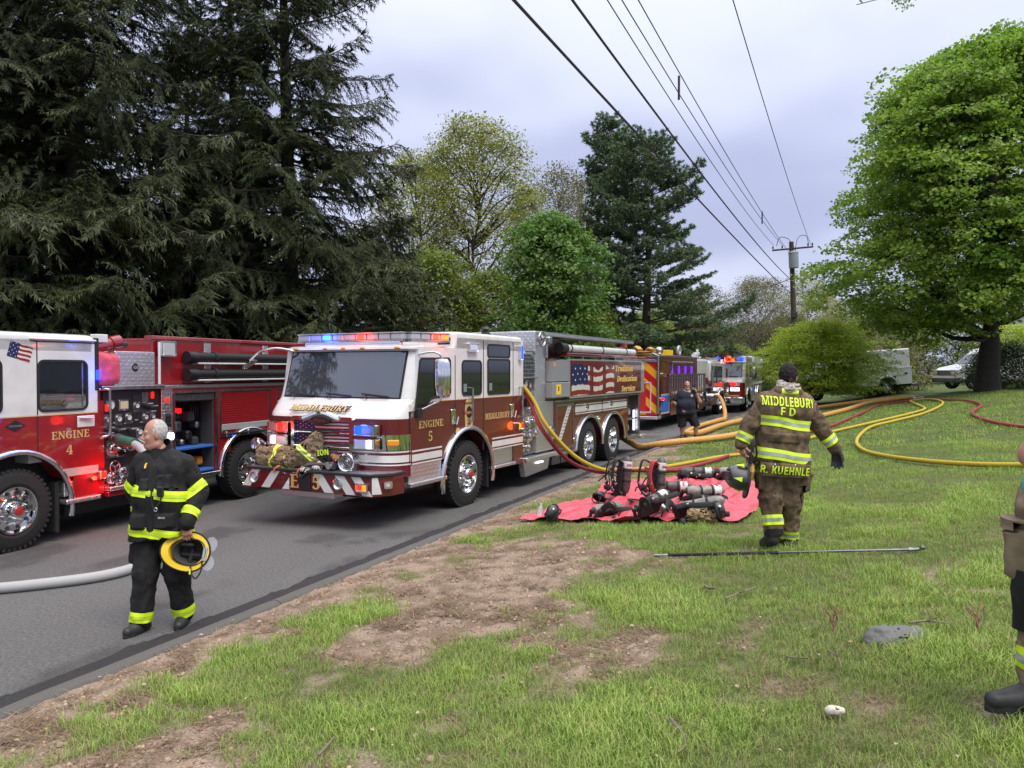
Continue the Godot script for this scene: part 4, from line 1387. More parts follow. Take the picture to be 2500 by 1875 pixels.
func make_engine_5() -> void:
	var t := thing("fire_engine", "maroon and white six wheeled fire engine with flag grille, nearest and largest of the trucks", "fire engine", Vector3(-1.817, -0.02, -12.954), deg_to_rad(-27.0), "fire engines on the road")
	var S := Transform3D(LEFT, Vector3(1.25, 0, 0))
	cab(t, M.maroon, {"zf": 2.02, "zb": -2.0, "roof": 2.82, "bound": 1.75, "arch": 0.79, "step": 0.36, "brow": 2.55})
	for w in [[0.0, true], [-5.35, false], [-6.95, false]]:
		wheel(t, Vector3(1.23, 0.53, w[0]), 1.0, 0.535, 0.34, w[1], M.red_lens if w[1] else null)
		wheel(t, Vector3(-1.23, 0.53, w[0]), -1.0, 0.535, 0.34, w[1])
	# stripes round the cab
	for st in [[0.90, 1.00], [1.035, 1.06], [0.855, 0.875]]:
		shell(t, "stripe", [nose(2.024, 1.254, 0.34, 1.64, st[0] + 0.01), nose(2.024, 1.254, 0.34, 1.64, st[1] + 0.01)], M.white)
		rplate(t, "stripe", S, -1.60, st[0], -0.80, st[1], 0.002, 0.001, 0.004, M.white)
		rplate(t, "stripe", S, 0.80, st[0] - 0.01, 1.99, st[1] - 0.01, 0.002, 0.001, 0.004, M.white)
	var S2 := S.translated_local(Vector3(0, 0, 0.004))
	# doors: gaps left between proud panels
	for x in [-1.655, -0.41, 0.50, 1.59]:
		slab(t, "door_gap", S, x - 0.009, 0.60 if x > 1.0 else 0.88, x + 0.009, 2.70 if x > 0.0 else (2.44 if x > -1.0 else 1.62), -0.02, 0.003, M.rubber, 0)
	rplate(t, "pinstripe", S, -1.0, 1.742, 1.99, 1.752, 0.002, 0.001, 0.0035, M.gold)
	var dw := PackedVector2Array([Vector2(-1.51, 1.66), Vector2(-1.40, 2.34), Vector2(-1.36, 2.38), Vector2(-0.60, 2.39), Vector2(-0.56, 2.35), Vector2(-0.56, 1.86), Vector2(-0.60, 1.82), Vector2(-1.02, 1.80), Vector2(-1.12, 1.78), Vector2(-1.22, 1.68), Vector2(-1.30, 1.64), Vector2(-1.47, 1.63)])
	var win := plate(t, "window", S, dw, -0.01, 0.006, M.glass)
	var dws := []
	for p in dw: dws.append(S * V3(p, 0.006))
	dws.append(dws[0]); dws.append(dws[1])
	bar(win, "window_frame", dws, 0.016, M.rubber, 5)
	window(t, S, -0.19, 1.82, 0.41, 2.35, 0.06)
	window(t, S, 0.65, 2.44, 1.44, 2.63, 0.04)
	window(t, S, 0.65, 1.81, 1.44, 2.38, 0.04)
	for wn in [[-0.16, 1.86], [0.69, 1.86]]:
		slab(t, "sticker", S, wn[0], wn[1], wn[0] + 0.1, wn[1] + 0.13, 0.0062, 0.008, M.glass_sticker, 0)
	for h in [[0.02, 1.38, 1.92], [1.83, 1.36, 1.90]]:
		bar(t, "grab_rail", [S * Vector3(h[0], h[1], 0.0), S * Vector3(h[0], h[1], 0.07), S * Vector3(h[0], h[2], 0.07), S * Vector3(h[0], h[2], 0.0)], 0.02, M.metal)
	for h in [[-0.48, 1.50], [1.53, 1.50]]:
		var hd := slab(t, "door_handle", S, h[0] - 0.06, h[1] - 0.13, h[0] + 0.06, h[1] + 0.10, 0.0, 0.02, M.chrome)
		bar(hd, "lever", [S * Vector3(h[0], h[1] - 0.1, 0.02), S * Vector3(h[0] + 0.02, h[1] - 0.14, 0.06), S * Vector3(h[0] + 0.07, h[1] - 0.02, 0.06)], 0.012, M.chrome)
	# mirror on its arm
	var mi := B.new()
	mi.xf = Transform3D(Basis.IDENTITY, S * Vector3(-1.30, 2.10, 0.32))
	var mr := []
	for r in [[-0.27, 0.07], [-0.25, 0.11], [-0.1, 0.125], [0.1, 0.125], [0.22, 0.115], [0.27, 0.08]]:
		mr.append(mi.circle(Vector3(0, r[0], 0), Vector3.UP, Vector3.RIGHT, r[1] * 1.1, r[1] * 0.75, 14))
	mi.loft(mr)
	var mm := part(t, "mirror", mi, M.chrome, 60)
	bar(mm, "mirror_arm", spline([S * Vector3(-1.42, 2.44, 0.0), S * Vector3(-1.36, 2.47, 0.22), S * Vector3(-1.30, 2.36, 0.32), S * Vector3(-1.30, 1.84, 0.32), S * Vector3(-1.36, 1.70, 0.16), S * Vector3(-1.44, 1.62, 0.0)], 4), 0.016, M.chrome)
	slab(mm, "mirror_bracket", S, -1.52, 1.52, -1.40, 1.66, -0.02, 0.06, M.rubber)
	bar(t, "mirror_arm", spline([Vector3(-1.0, 2.50, 1.5), Vector3(-1.25, 2.55, 1.65), Vector3(-1.55, 2.5, 1.7), Vector3(-1.72, 2.36, 1.75)], 4), 0.02, M.chrome)
	var m2 := B.new()
	m2.xf = Transform3D(Basis(Vector3(0.2, 0, 1).normalized(), 0.5), Vector3(-1.70, 2.30, 1.78))
	m2.ball(Vector3.ZERO, Vector3(0.16, 0.03, 0.10), 12, 6)
	part(t, "convex_mirror", m2, M.chrome, 60)
	# lettering
	var g: Material = M.gold
	lettering(t, "lettering", "ENGINE", 0.105, S2 * Transform3D(Basis().scaled(Vector3(1.12, 1, 1)), Vector3(-1.10, 1.415, 0)), g, "Droid Serif")
	lettering(t, "lettering", "5", 0.15, S2 * Transform3D(Basis(), Vector3(-1.12, 1.23, 0)), g, "Droid Serif")
	lettering(t, "lettering", "MIDDLEBURY", 0.10, S2 * Transform3D(Basis().scaled(Vector3(0.92, 1, 1)), Vector3(1.0, 1.425, 0)), g, "Droid Serif")
	var pt := PackedVector2Array([Vector2(-0.1, 1.30), Vector2(0.13, 1.30), Vector2(0.15, 1.50), Vector2(0.13, 1.68), Vector2(0.08, 1.74), Vector2(-0.05, 1.74), Vector2(-0.10, 1.68), Vector2(-0.12, 1.50)])
	var patch := plate(t, "emblem", S, pt, 0.001, 0.004, M.gold)
	var pin := PackedVector2Array()
	for i in 16: pin.append(Vector2(0.015 + 0.085 * cos(TAU * i / 16), 1.53 + 0.10 * sin(TAU * i / 16)))
	plate(patch, "badge", S, pin, 0.004, 0.006, M.navy)
	rplate(patch, "ribbon", S, -0.15, 1.50, 0.18, 1.55, 0.01, 0.006, 0.008, M.red)
	lettering(patch, "lettering", "ENGINE 5", 0.036, S * Transform3D(Basis(), Vector3(0.015, 1.525, 0.009)), M.gold, "Droid Serif", 700, 0.002)
	lettering(patch, "lettering", "MIDDLEBURY", 0.030, S * Transform3D(Basis(), Vector3(0.015, 1.675, 0.005)), M.black, "Droid Sans", 700, 0.002)
	lettering(patch, "lettering", "FIRE", 0.036, S * Transform3D(Basis(), Vector3(0.015, 1.40, 0.005)), M.black, "Droid Sans", 700, 0.002)
	lettering(patch, "lettering", "DEPT", 0.036, S * Transform3D(Basis(), Vector3(0.015, 1.345, 0.005)), M.black, "Droid Sans", 700, 0.002)
	var seal := B.new()
	seal.xf = S * Transform3D(Basis(Vector3.RIGHT, PI / 2), Vector3(-0.33, 1.24, 0.0))
	seal.lathe([Vector2(0.065, 0), Vector2(0.065, 0.004), Vector2(0, 0.004)], 18)
	part(t, "round_badge", seal, M.gold)
	slab(t, "fuel_badge", S, -1.02, 1.705, -0.88, 1.735, 0.0, 0.01, M.chrome)
	# lights
	light_pod(t, S, -0.05, 2.50, 0.26, 2.65, [[1.0, M.lens]], "scene_light")
	light_pod(t, S, 1.79, 2.38, 1.90, 2.66, [[1.0, M.blue_lamp]])
	light_pod(t, S, 1.72, 1.12, 1.92, 1.26, [[0.5, M.amber_lamp], [0.5, M.red_lamp]])
	for x in [-0.95, -0.35, 0.0, 0.35, 0.97]:
		var mk := B.new()
		mk.ball(Vector3(x, 2.535, 1.56), Vector3(0.055, 0.02, 0.03), 10, 6)
		part(t, "marker_light", mk, M.amber)
	# front steps and lower steps in tread plate
	slab(t, "step_box", S, -1.66, 0.60, -0.80, 0.86, -0.3, -0.01, M.tread)
	slab(t, "step", S, -1.70, 0.54, -0.72, 0.60, -0.3, 0.05, M.tread)
	slab(t, "step_box", S, 0.84, 0.58, 1.59, 0.85, -0.3, -0.01, M.tread)
	slab(t, "step", S, 0.80, 0.52, 1.60, 0.57, -0.3, 0.06, M.tread)
	var fl := B.new()
	fl.box(Vector3(1.10, 1.08, 0), Vector3(0.06, 0.5, 0.02))
	slab(t, "mud_flap", S, 0.72, 0.22, 0.78, 0.9, -0.4, -0.05, M.rubber)
	# grille
	var z := 2.03
	var F := Transform3D(FRONT, Vector3(0, 0, z))
	slab(t, "grille_back", F, -0.52, 0.92, 0.52, 1.5, -0.05, 0.0, M.dark, 0)  # dark slab painting in the shade behind the grille
	var gf := B.new()
	ring_plate(gf, F, -0.57, 0.90, 0.57, 1.54, 0.05, 0.06, -0.06, 0.05)
	gf.xf = Transform3D.IDENTITY
	var arch := []
	for i in 13: arch.append(Vector3(-0.34 + 0.68 * i / 12.0, 1.50 + 0.085 * pow(sin(PI * i / 12.0), 1.5), z + 0.03))
	gf.tube(arch, 0.045, 8)
	for y in [1.10, 1.30]:
		gf.box(Vector3(0, y, z + 0.02), Vector3(1.04, 0.028, 0.05), 0.008)
	var gr := part(t, "grille", gf, M.chrome, 40)
	var rows := 3
	for r in rows:
		var y0 := 0.955 + 0.19 * r + (0.015 if r > 0 else 0.0)
		picture(gr, "flag_mesh", F, -0.51, y0, 0.51, y0 + 0.165, 0.004, M.grille_flag)
	var em := B.new()
	em.xf = F * Transform3D(Basis(Vector3.RIGHT, PI / 2), Vector3(0, 1.485, 0.05)) * Transform3D(Basis().scaled(Vector3(0.17, 1, 0.058)), Vector3.ZERO)
	em.lathe([Vector2(1.12, 0), Vector2(1.1, 0.03), Vector2(1.0, 0.035), Vector2(0.95, 0.03), Vector2(0, 0.032)], 24)
	var emb := part(gr, "maker_badge", em, M.black)
	lettering(gr, "lettering", "Pierce", 0.05, F * Transform3D(Basis(Vector3(1, 0, 0), Vector3(0.25, 1, 0), Vector3(0, 0, 1)), Vector3(0, 1.483, 0.084)), M.chrome, "Droid Serif")
	# MIDDLEBURY on the cowl, following its slope
	var cw := Transform3D(Basis(Vector3.RIGHT, -0.85), Vector3(-0.02, 1.655, 1.965))
	lettering(t, "letter_shadow", "MIDDLEBURY", 0.118, cw.translated_local(Vector3(0.006, -0.005, -0.002)) * Transform3D(Basis(Vector3(0.95, 0, 0), Vector3(0.12, 1, 0), Vector3(0, 0, 1)), Vector3(-0.1, 0, 0)), M.strap, "Droid Serif", 700, 0.010)
	lettering(t, "lettering", "MIDDLEBURY", 0.115, cw * Transform3D(Basis(Vector3(0.95, 0, 0), Vector3(0.12, 1, 0), Vector3(0, 0, 1)), Vector3(-0.1, 0, 0)), g, "Droid Serif", 700, 0.012)
	# head lamps
	for sd in [-1, 1]:
		var x0 := -1.0 if sd == -1 else 0.60
		light_pod(t, F, x0, 1.28, x0 + 0.40, 1.45, [[0.48, M.housing], [0.27, M.red_lamp], [0.25, M.housing]] if sd == -1 else [[0.08, M.housing], [0.27, M.blue_lamp], [0.65, M.housing]], "warning_light", 0.08)
		light_pod(t, F, x0, 1.09, x0 + 0.40, 1.26, [[0.12, M.lens], [0.22, M.white_lamp], [0.66, M.lens]] if sd == -1 else [[0.6, M.lens], [0.22, M.white_lamp], [0.18, M.lens]], "headlight", 0.08)
	var ch := B.new()
	var na := nose(2.03, 1.26, 0.34, 1.66, 1.08).slice(0, 8)
	var nb2 := nose(2.03, 1.26, 0.34, 1.66, 1.30).slice(0, 8)
	ch.loft([na, nb2], false, false, false)
	var na2 := nose(2.03, 1.26, 0.34, 1.66, 1.08).slice(15)
	var nb3 := nose(2.03, 1.26, 0.34, 1.66, 1.30).slice(15)
	ch.loft([na2, nb3], false, false, false)
	var chm := part(t, "chrome_wrap", ch, M.chrome, 60)
	var tm := B.new()
	tm.xf = Transform3D(Basis(Vector3.UP, 0.75), Vector3(1.135, 1.19, 1.89))
	tm.box(Vector3.ZERO, Vector3(0.17, 0.085, 0.06), 0.015)
	part(chm, "turn_signal", tm, M.amber)
	# bumper
	var plan := PackedVector2Array([Vector2(-1.30, 1.86), Vector2(-1.30, 2.12), Vector2(-1.12, 2.40), Vector2(1.12, 2.40), Vector2(1.30, 2.12), Vector2(1.30, 1.86)])
	var dn := Transform3D(Basis(Vector3(1, 0, 0), Vector3(0, 0, 1), Vector3(0, -1, 0)), Vector3.ZERO)
	var bp := plate(t, "bumper", dn, plan, -0.785, -0.50, M.maroon)
	plate(bp, "bumper_deck", dn, PackedVector2Array([Vector2(-1.28, 1.8), Vector2(-1.28, 2.11), Vector2(-1.11, 2.38), Vector2(1.11, 2.38), Vector2(1.28, 2.11), Vector2(1.28, 1.8)]), -0.795, -0.78, M.tread)
	bar(bp, "bumper_edge", [Vector3(-1.31, 0.785, 1.86), Vector3(-1.31, 0.785, 2.12), Vector3(-1.125, 0.785, 2.41), Vector3(1.125, 0.785, 2.41), Vector3(1.31, 0.785, 2.12), Vector3(1.31, 0.785, 1.86)], 0.024, M.rubber, 6)
	var FB := Transform3D(FRONT, Vector3(0, 0, 2.40))
	for c in [-1.0, -0.62, -0.22]:
		plate(bp, "chevron", FB, PackedVector2Array([Vector2(c - 0.22, 0.51), Vector2(c - 0.06, 0.51), Vector2(c + 0.14, 0.76), Vector2(c - 0.02, 0.76)]) if c < -0.9 or c > -0.7 else PackedVector2Array([Vector2(c - 0.16, 0.51), Vector2(c + 0.02, 0.51), Vector2(c + 0.22, 0.76), Vector2(c + 0.04, 0.76)]), 0.0, 0.004, M.white)
	for c in [0.34, 0.72, 1.0]:
		plate(bp, "chevron", FB, PackedVector2Array([Vector2(c, 0.51), Vector2(c + 0.16, 0.51), Vector2(c - 0.04, 0.76), Vector2(c - 0.20, 0.76)]), 0.0, 0.004, M.white)
	var CB := Transform3D(Basis(Vector3.UP, deg_to_rad(57)), Vector3(1.21, 0, 2.26))
	plate(bp, "chevron", CB, PackedVector2Array([Vector2(-0.14, 0.53), Vector2(0.0, 0.53), Vector2(-0.06, 0.76), Vector2(-0.14, 0.76)]), 0.002, 0.006, M.white)
	light_pod(bp, FB, 0.90, 0.56, 1.10, 0.68, [[0.5, M.red_lamp], [0.5, M.amber_lamp]], "marker_light", 0.03)
	light_pod(bp, CB, 0.02, 0.60, 0.14, 0.70, [[1.0, M.lens]], "marker_light", 0.03)
	for x in [-0.98, 0.58]:
		var sp := B.new()
		sp.xf = FB * Transform3D(Basis(Vector3.RIGHT, PI / 2), Vector3(x, 0.645, 0.0))
		sp.lathe([Vector2(0.085, 0), Vector2(0.085, 0.02), Vector2(0.07, 0.025), Vector2(0.05, 0.004), Vector2(0, 0.002)], 20)
		part(bp, "horn_speaker", sp, M.chrome)
	slab(bp, "centre_box", FB, -0.12, 0.51, 0.09, 0.75, 0.0, 0.02, M.black)
	slab(bp, "number_plate", FB, -0.30, 0.515, -0.125, 0.75, 0.0, 0.008, M.maroon, 0)
	lettering(bp, "lettering", "E", 0.19, FB * Transform3D(Basis(), Vector3(-0.20, 0.635, 0.012)), g, "Droid Serif", 700, 0.01)
	lettering(bp, "lettering", "5", 0.19, FB * Transform3D(Basis(), Vector3(0.20, 0.635, 0.012)), g, "Droid Serif", 700, 0.01)
	slab(bp, "folding_step", Transform3D(FRONT, Vector3(0, 0, 2.30)), -0.55, 0.40, 0.42, 0.49, -0.2, 0.0, M.tread)
	# bar of warning lights, bent back at its ends
	var lb := thing_part(t, "light_bar")
	for seg in [[Vector3(-0.98, 2.70, 1.33), Vector3(0.98, 2.70, 1.33), 9], [Vector3(0.98, 2.70, 1.33), Vector3(1.20, 2.70, 0.62), 4], [Vector3(-0.98, 2.70, 1.33), Vector3(-1.20, 2.70, 0.62), 4]]:
		var a: Vector3 = seg[0]
		var c: Vector3 = seg[1]
		var dr := (c - a).normalized()
		var fr2 := Transform3D(Basis(dr, Vector3.UP, dr.cross(Vector3.UP)), a)
		var ln := a.distance_to(c)
		var fb := B.new()
		fb.xf = fr2
		fb.box(Vector3(ln / 2, -0.055, 0), Vector3(ln, 0.03, 0.24), 0.006)
		fb.box(Vector3(ln / 2, 0.062, 0), Vector3(ln, 0.018, 0.24), 0.006)
		part(lb, "light_bar_frame", fb, M.metal, 0)
		for k in int(seg[2]):
			var x := ln * k / float(seg[2])
			var mt: Material = M.lens
			mt = M.clear_lens
			var lit: Material = null
			if seg[2] == 9: lit = M.blue_flash if k == 2 else (M.red_flash if k == 5 else null)
			elif a.x > 0: lit = M.red_flash if k == 2 else (M.amber_lamp if k == 3 else null)
			if lit:
				var spot := B.new()
				spot.xf = fr2
				spot.box(Vector3(x + ln / seg[2] / 2, 0.005, 0), Vector3(ln / seg[2] * 0.62, 0.075, 0.235), 0.012)
				part(lb, "lit_lamp", spot, lit, 0)
			var cb := B.new()
			cb.xf = fr2
			cb.box(Vector3(x + ln / seg[2] / 2, 0.005, 0), Vector3(ln / seg[2] - 0.012, 0.09, 0.22), 0.012)
			part(lb, "light_cell", cb, mt, 0)
	for x in [-0.8, 0.8]:
		slab(lb, "bracket", Transform3D(FRONT, Vector3(x, 0, 1.3)), -0.05, 2.55, 0.05, 2.66, -0.05, 0.05, M.black)
	light_pod(t, Transform3D(FRONT, Vector3(0, 0, 1.40)), -0.85, 2.575, 0.95, 2.635, [[1.0, M.lens]], "light_strip", 0.04)
	slab(t, "roof_pad", Transform3D(FRONT, Vector3(0, 0, 0.4)), 0.95, 2.60, 1.18, 2.72, -0.05, 0.05, M.black)
	# pump compartment
	var u0 := 2.0
	slab(t, "pump_core", S, 2.0, 0.6, 3.02, 2.40, -2.4, -0.16, M.dull, 0)
	slab(t, "pump_panel", S, 2.02, 0.60, 2.66, 2.05, -0.16, -0.10, M.dull)
	slab(t, "tread_wall", S, 2.62, 0.62, 3.42, 1.60, -0.2, -0.015, M.tread)
	slab(t, "tread_wall", S, 2.56, 1.60, 3.02, 2.95, -0.5, -0.02, M.tread)
	slab(t, "hose_bed_front", Transform3D(FRONT, Vector3(0, 0, -2.55)), -1.22, 2.40, 1.22, 2.95, -0.06, 0.0, M.tread)
	slab(t, "shelf", S, 2.02, 2.05, 2.62, 2.08, -0.4, 0.02, M.metal)
	var gb := B.new()
	gb.xf = S
	for i in 8: gb.box(Vector3(2.08 + 0.07 * i, 2.26, -0.04), Vector3(0.028, 0.42, 0.02))
	for i in 6: gb.box(Vector3(2.325, 2.07 + 0.076 * i, -0.036), Vector3(0.54, 0.022, 0.02))
	part(t, "guard_grid", gb, M.metal, 0)
	slab(t, "guard_back", S, 2.03, 2.06, 2.62, 2.50, -0.5, -0.10, M.dark, 0)  # dark filler in place of the shade behind the grid
	bar(t, "top_rail", [S * Vector3(2.05, 2.50, -0.02), S * Vector3(2.1, 2.56, -0.02), S * Vector3(2.5, 2.56, -0.02), S * Vector3(2.55, 2.50, -0.02)], 0.018, M.metal)
	var PS := S.translated_local(Vector3(0, 0, -0.10))
	for q in [[2.12, 1.92, 0.05], [2.28, 1.95, 0.07], [2.46, 1.92, 0.05], [2.2, 1.78, 0.045], [2.5, 1.75, 0.045], [2.15, 1.42, 0.05], [2.55, 1.45, 0.05]]:
		gauge(t, PS, q[0], q[1], q[2])
	for q in [[2.2, 1.20, 0.07], [2.45, 1.22, 0.08], [2.25, 0.95, 0.06], [2.5, 1.0, 0.06], [2.2, 0.76, 0.05]]:
		outlet(t, PS, q[0], q[1], q[2])
	for q in [[2.1, 1.6, M.red_lamp_small], [2.58, 1.88, M.red_lamp_small], [2.42, 1.62, M.red], [2.35, 0.82, M.yellow]]:
		slab(t, "indicator", PS, q[0], q[1], q[0] + 0.05, q[1] + 0.05, 0, 0.03, q[2])
	for k in 7:
		var x := 2.12 + 0.08 * k
		bar(t, "valve_rod", [PS * Vector3(x, 1.30 + 0.05 * (k % 2), 0), PS * Vector3(x, 1.30 + 0.05 * (k % 2), 0.07)], 0.014, M.chrome, 6)
	slab(t, "control_box", PS, 2.26, 1.52, 2.44, 1.68, 0, 0.05, M.black)
	hand_wheel(t, S, 3.17, 0.97, 0.13, M.metal, 0.06)
	hand_wheel(t, S, 2.72, 2.80, 0.14, M.metal, 0.05)
	bar(t, "work_light", [S * Vector3(3.0, 2.85, 0.02), S * Vector3(3.0, 2.45, 0.02)], 0.03, M.metal)
	slab(t, "work_light_head", S, 2.96, 2.72, 3.12, 2.86, 0.0, 0.1, M.metal, 0.02)
	slab(t, "running_board", S, 2.0, 0.50, 3.44, 0.58, -0.6, 0.08, M.tread)
	slab(t, "board_mat", S, 2.1, 0.58, 2.9, 0.59, -0.5, -0.12, M.rubber)
	plate(t, "lower_skirt", S, PackedVector2Array([Vector2(2.0, 0.50), Vector2(3.2, 0.50), Vector2(3.1, 0.27), Vector2(2.1, 0.22)]), -0.1, 0.0, M.tread)
	slab(t, "strip_light", S, 2.55, 0.42, 2.85, 0.45, 0.0, 0.03, M.white_lamp)
	# body
	var body := PackedVector2Array([Vector2(3.42, 0.52), Vector2(4.55, 0.52)])
	for c in [5.35, 6.95]:
		for i in 15:
			var a := PI * (0.97 - 0.94 * i / 14.0)
			var pnt := Vector2(c + cos(a) * 0.80, 0.50 + sin(a) * 0.68)
			if (c == 5.35 and pnt.x < 6.15) or (c == 6.95 and pnt.x > 6.15):
				body.append(pnt)
	body.append_array(PackedVector2Array([Vector2(7.78, 0.52), Vector2(7.98, 0.52), Vector2(7.98, 1.56), Vector2(3.42, 1.56)]))
	plate(t, "body_side", S, body, -0.35, 0.0, M.maroon)
	for c in [5.35, 6.95]:
		var arc := []
		for i in 17:
			var a := PI * (1.0 - i / 16.0)
			var v := Vector3(c + cos(a) * 0.80, 0.50 + sin(a) * 0.68, 0.012)
			if (c == 5.35 and v.x < 6.17) or (c == 6.95 and v.x > 6.13):
				arc.append(S * v)
		bar(t, "fender", arc, 0.04, M.chrome)
	var core := B.new()
	core.box(Vector3(0, 1.42, -5.5), Vector3(2.1, 0.5, 5.0))
	core.box(Vector3(0, 0.75, -5.4), Vector3(0.95, 0.45, 7.0))
	core.box(Vector3(-1.05, 1.05, -6.0), Vector3(0.4, 1.05, 6.0))
	part(t, "body_core", core, M.dark, 0)  # solid dark core, its colour carries the shade inside the body
	slab(t, "rub_rail", S, 3.42, 0.46, 4.58, 0.52, -0.2, 0.03, M.metal)
	slab(t, "underrun_box", S, 3.5, 0.28, 3.9, 0.45, -0.3, -0.08, M.dull)
	slab(t, "underrun_box", S, 3.96, 0.28, 4.3, 0.45, -0.3, -0.08, M.dull)
	slab(t, "drip_rail", S, 3.42, 1.56, 9.04, 1.60, -0.3, 0.03, M.metal)
	frame(t, "compartment_frame", S, 3.50, 0.58, 4.42, 1.50, 0.02, 0.035, -0.01, 0.014, M.metal)
	frame(t, "compartment_frame", S, 4.50, 1.20, 6.15, 1.52, 0.02, 0.012, -0.01, 0.006, M.rubber)
	frame(t, "compartment_frame", S, 6.17, 1.20, 7.95, 1.52, 0.02, 0.012, -0.01, 0.006, M.rubber)
	plate(t, "stripe", S, PackedVector2Array([Vector2(3.62, 0.78), Vector2(3.78, 0.78), Vector2(4.32, 1.46), Vector2(4.12, 1.46)]), 0.001, 0.004, M.white)
	for k in 10:
		var a := Vector2(3.66, 0.83).lerp(Vector2(4.13, 1.43), k / 9.0)
		plate(t, "stripe_rung", S, PackedVector2Array([a + Vector2(0.0, 0), a + Vector2(0.15, 0), a + Vector2(0.16, 0.012), a + Vector2(0.01, 0.012)]), 0.004, 0.006, M.maroon)
	for st in [[1.30, 1.42], [1.45, 1.47], [1.255, 1.275]]:
		rplate(t, "stripe", S, 4.50, st[0], 7.96, st[1], 0.002, 0.001, 0.004, M.white)
	for x in [5.2, 6.75]:
		var lt := B.new()
		lt.xf = S * Transform3D(Basis(Vector3.RIGHT, PI / 2), Vector3(x, 1.40, 0.004))
		lt.lathe([Vector2(0.07, 0), Vector2(0.06, 0.03), Vector2(0, 0.032)], 14)
		part(t, "latch", lt, M.chrome)
	for q in [[5.95, 1.1], [4.46, 0.72]]:
		var lt := B.new()
		lt.xf = S * Transform3D(Basis(Vector3.RIGHT, PI / 2), Vector3(q[0], q[1], 0.0))
		lt.lathe([Vector2(0.06, 0), Vector2(0.055, 0.03), Vector2(0, 0.032)], 14)
		part(t, "filler_cap", lt, M.chrome)
	# open rear compartment
	slab(t, "compartment_back", S, 7.98, 0.5, 9.02, 1.56, -0.9, -0.7, M.dark, 0)  # dark back, the compartment's shade is put into its colour
	slab(t, "compartment_floor", S, 7.98, 0.42, 9.02, 0.52, -0.8, 0.02, M.metal)
	slab(t, "compartment_shelf", S, 8.0, 0.92, 8.98, 0.96, -0.7, -0.05, M.metal)
	slab(t, "corner_post", S, 7.98, 0.5, 8.06, 1.56, -0.3, 0.0, M.maroon)
	slab(t, "corner_post", S, 8.94, 0.5, 9.04, 1.56, -0.3, 0.0, M.metal)
	slab(t, "strip_light", S, 8.80, 0.62, 8.86, 1.15, -0.12, -0.08, M.white_lamp)
	for q in [[8.2, 0.72, M.red], [8.5, 0.7, M.dull], [8.35, 1.1, M.yellow], [8.6, 1.12, M.dull]]:
		var tk := B.new()
		tk.xf = S
		tk.cyl(Vector3(q[0], q[1], -0.5), Vector3(q[0], q[1], -0.15), 0.10, 0.09, 12)
		part(t, "stored_gear", tk, q[2])
	slab(t, "rear_step", Transform3D(REAR, Vector3(0, 0, -9.05)), -1.3, 0.40, 1.2, 0.48, -0.05, 0.35, M.tread)
	var rearw := slab(t, "rear_wall", Transform3D(REAR, Vector3(0, 0, -9.0)), -1.2, 0.5, 1.2, 2.4, -0.05, 0.04, M.maroon)
	# tank panel with the painted flag
	var TS := Transform3D(LEFT, Vector3(1.36, 0, 0))
	slab(t, "tank_panel", TS, 3.95, 1.64, 8.78, 2.42, -0.14, 0.0, M.maroon, 0.02)
	frame(t, "panel_trim", TS, 3.93, 1.62, 8.80, 2.44, 0.02, 0.035, -0.05, 0.008, M.grey_paint)
	picture(t, "painted_flag", TS, 4.05, 1.665, 6.75, 2.405, 0.004, M.mural)
	for tx in [["Tradition", 7.42, 2.24], ["Dedication", 7.66, 1.99], ["Service", 7.75, 1.745]]:
		lettering(t, "lettering", tx[0], 0.135, TS * Transform3D(Basis(Vector3(1.5, 0, 0), Vector3(0.30, 1, 0), Vector3(0, 0, 1)), Vector3(tx[1], tx[2], 0.006)), M.bright_gold, "Droid Serif", 700)
	slab(t, "inner_wall", S, 3.02, 1.60, 9.0, 2.44, -0.4, -0.1, M.maroon, 0)
	plate(t, "lift_arm", TS, PackedVector2Array([Vector2(3.08, 1.98), Vector2(3.12, 2.38), Vector2(3.5, 2.42), Vector2(3.93, 2.42), Vector2(3.93, 1.98)]), -0.2, -0.01, M.grey_paint)
	slab(t, "lift_box", TS, 3.05, 1.66, 3.93, 1.96, -0.2, 0.02, M.grey_paint)
	slab(t, "lift_box", TS, 8.80, 1.62, 9.06, 2.40, -0.2, 0.0, M.grey_paint)
	slab(t, "warning_sticker", TS, 3.22, 1.72, 3.46, 1.92, 0.02, 0.023, M.yellow, 0)
	slab(t, "sticker_mark", TS, 3.31, 1.79, 3.36, 1.88, 0.023, 0.025, M.black, 0)
	slab(t, "latch_tag", TS, 3.16, 2.26, 3.22, 2.34, -0.01, 0.004, M.amber)
	# suction tube and rails on top
	slab(t, "tube_tray", TS, 3.9, 2.50, 8.6, 2.56, -0.35, -0.02, M.maroon)
	var tb := bar(t, "suction_tube", [TS * Vector3(4.05, 2.66, -0.18), TS * Vector3(8.65, 2.66, -0.18)], 0.088, M.white, 16)
	bar(tb, "tube_end", [TS * Vector3(3.80, 2.66, -0.18), TS * Vector3(4.10, 2.66, -0.18)], 0.115, M.black, 16)
	for x in [4.3, 6.2, 7.9]:
		bar(tb, "tube_clamp", [TS * Vector3(x, 2.66, -0.18), TS * Vector3(x + 0.05, 2.66, -0.18)], 0.097, M.black, 16)
	for x in [4.8, 6.9]:
		slab(t, "tray_post", TS, x, 2.42, x + 0.06, 2.52, -0.2, -0.05, M.grey_paint)
	var IS := Transform3D(LEFT, Vector3(0.80, 0, 0))
	slab(t, "hose_bed_wall", IS, 3.02, 2.40, 4.75, 2.90, -0.04, 0.0, M.maroon)
	slab(t, "hose_bed_wall", IS, 7.3, 2.40, 9.0, 2.80, -0.04, 0.0, M.maroon)
	slab(t, "hose_bed_rail", IS, 4.75, 2.58, 7.3, 2.66, -0.04, 0.0, M.maroon)
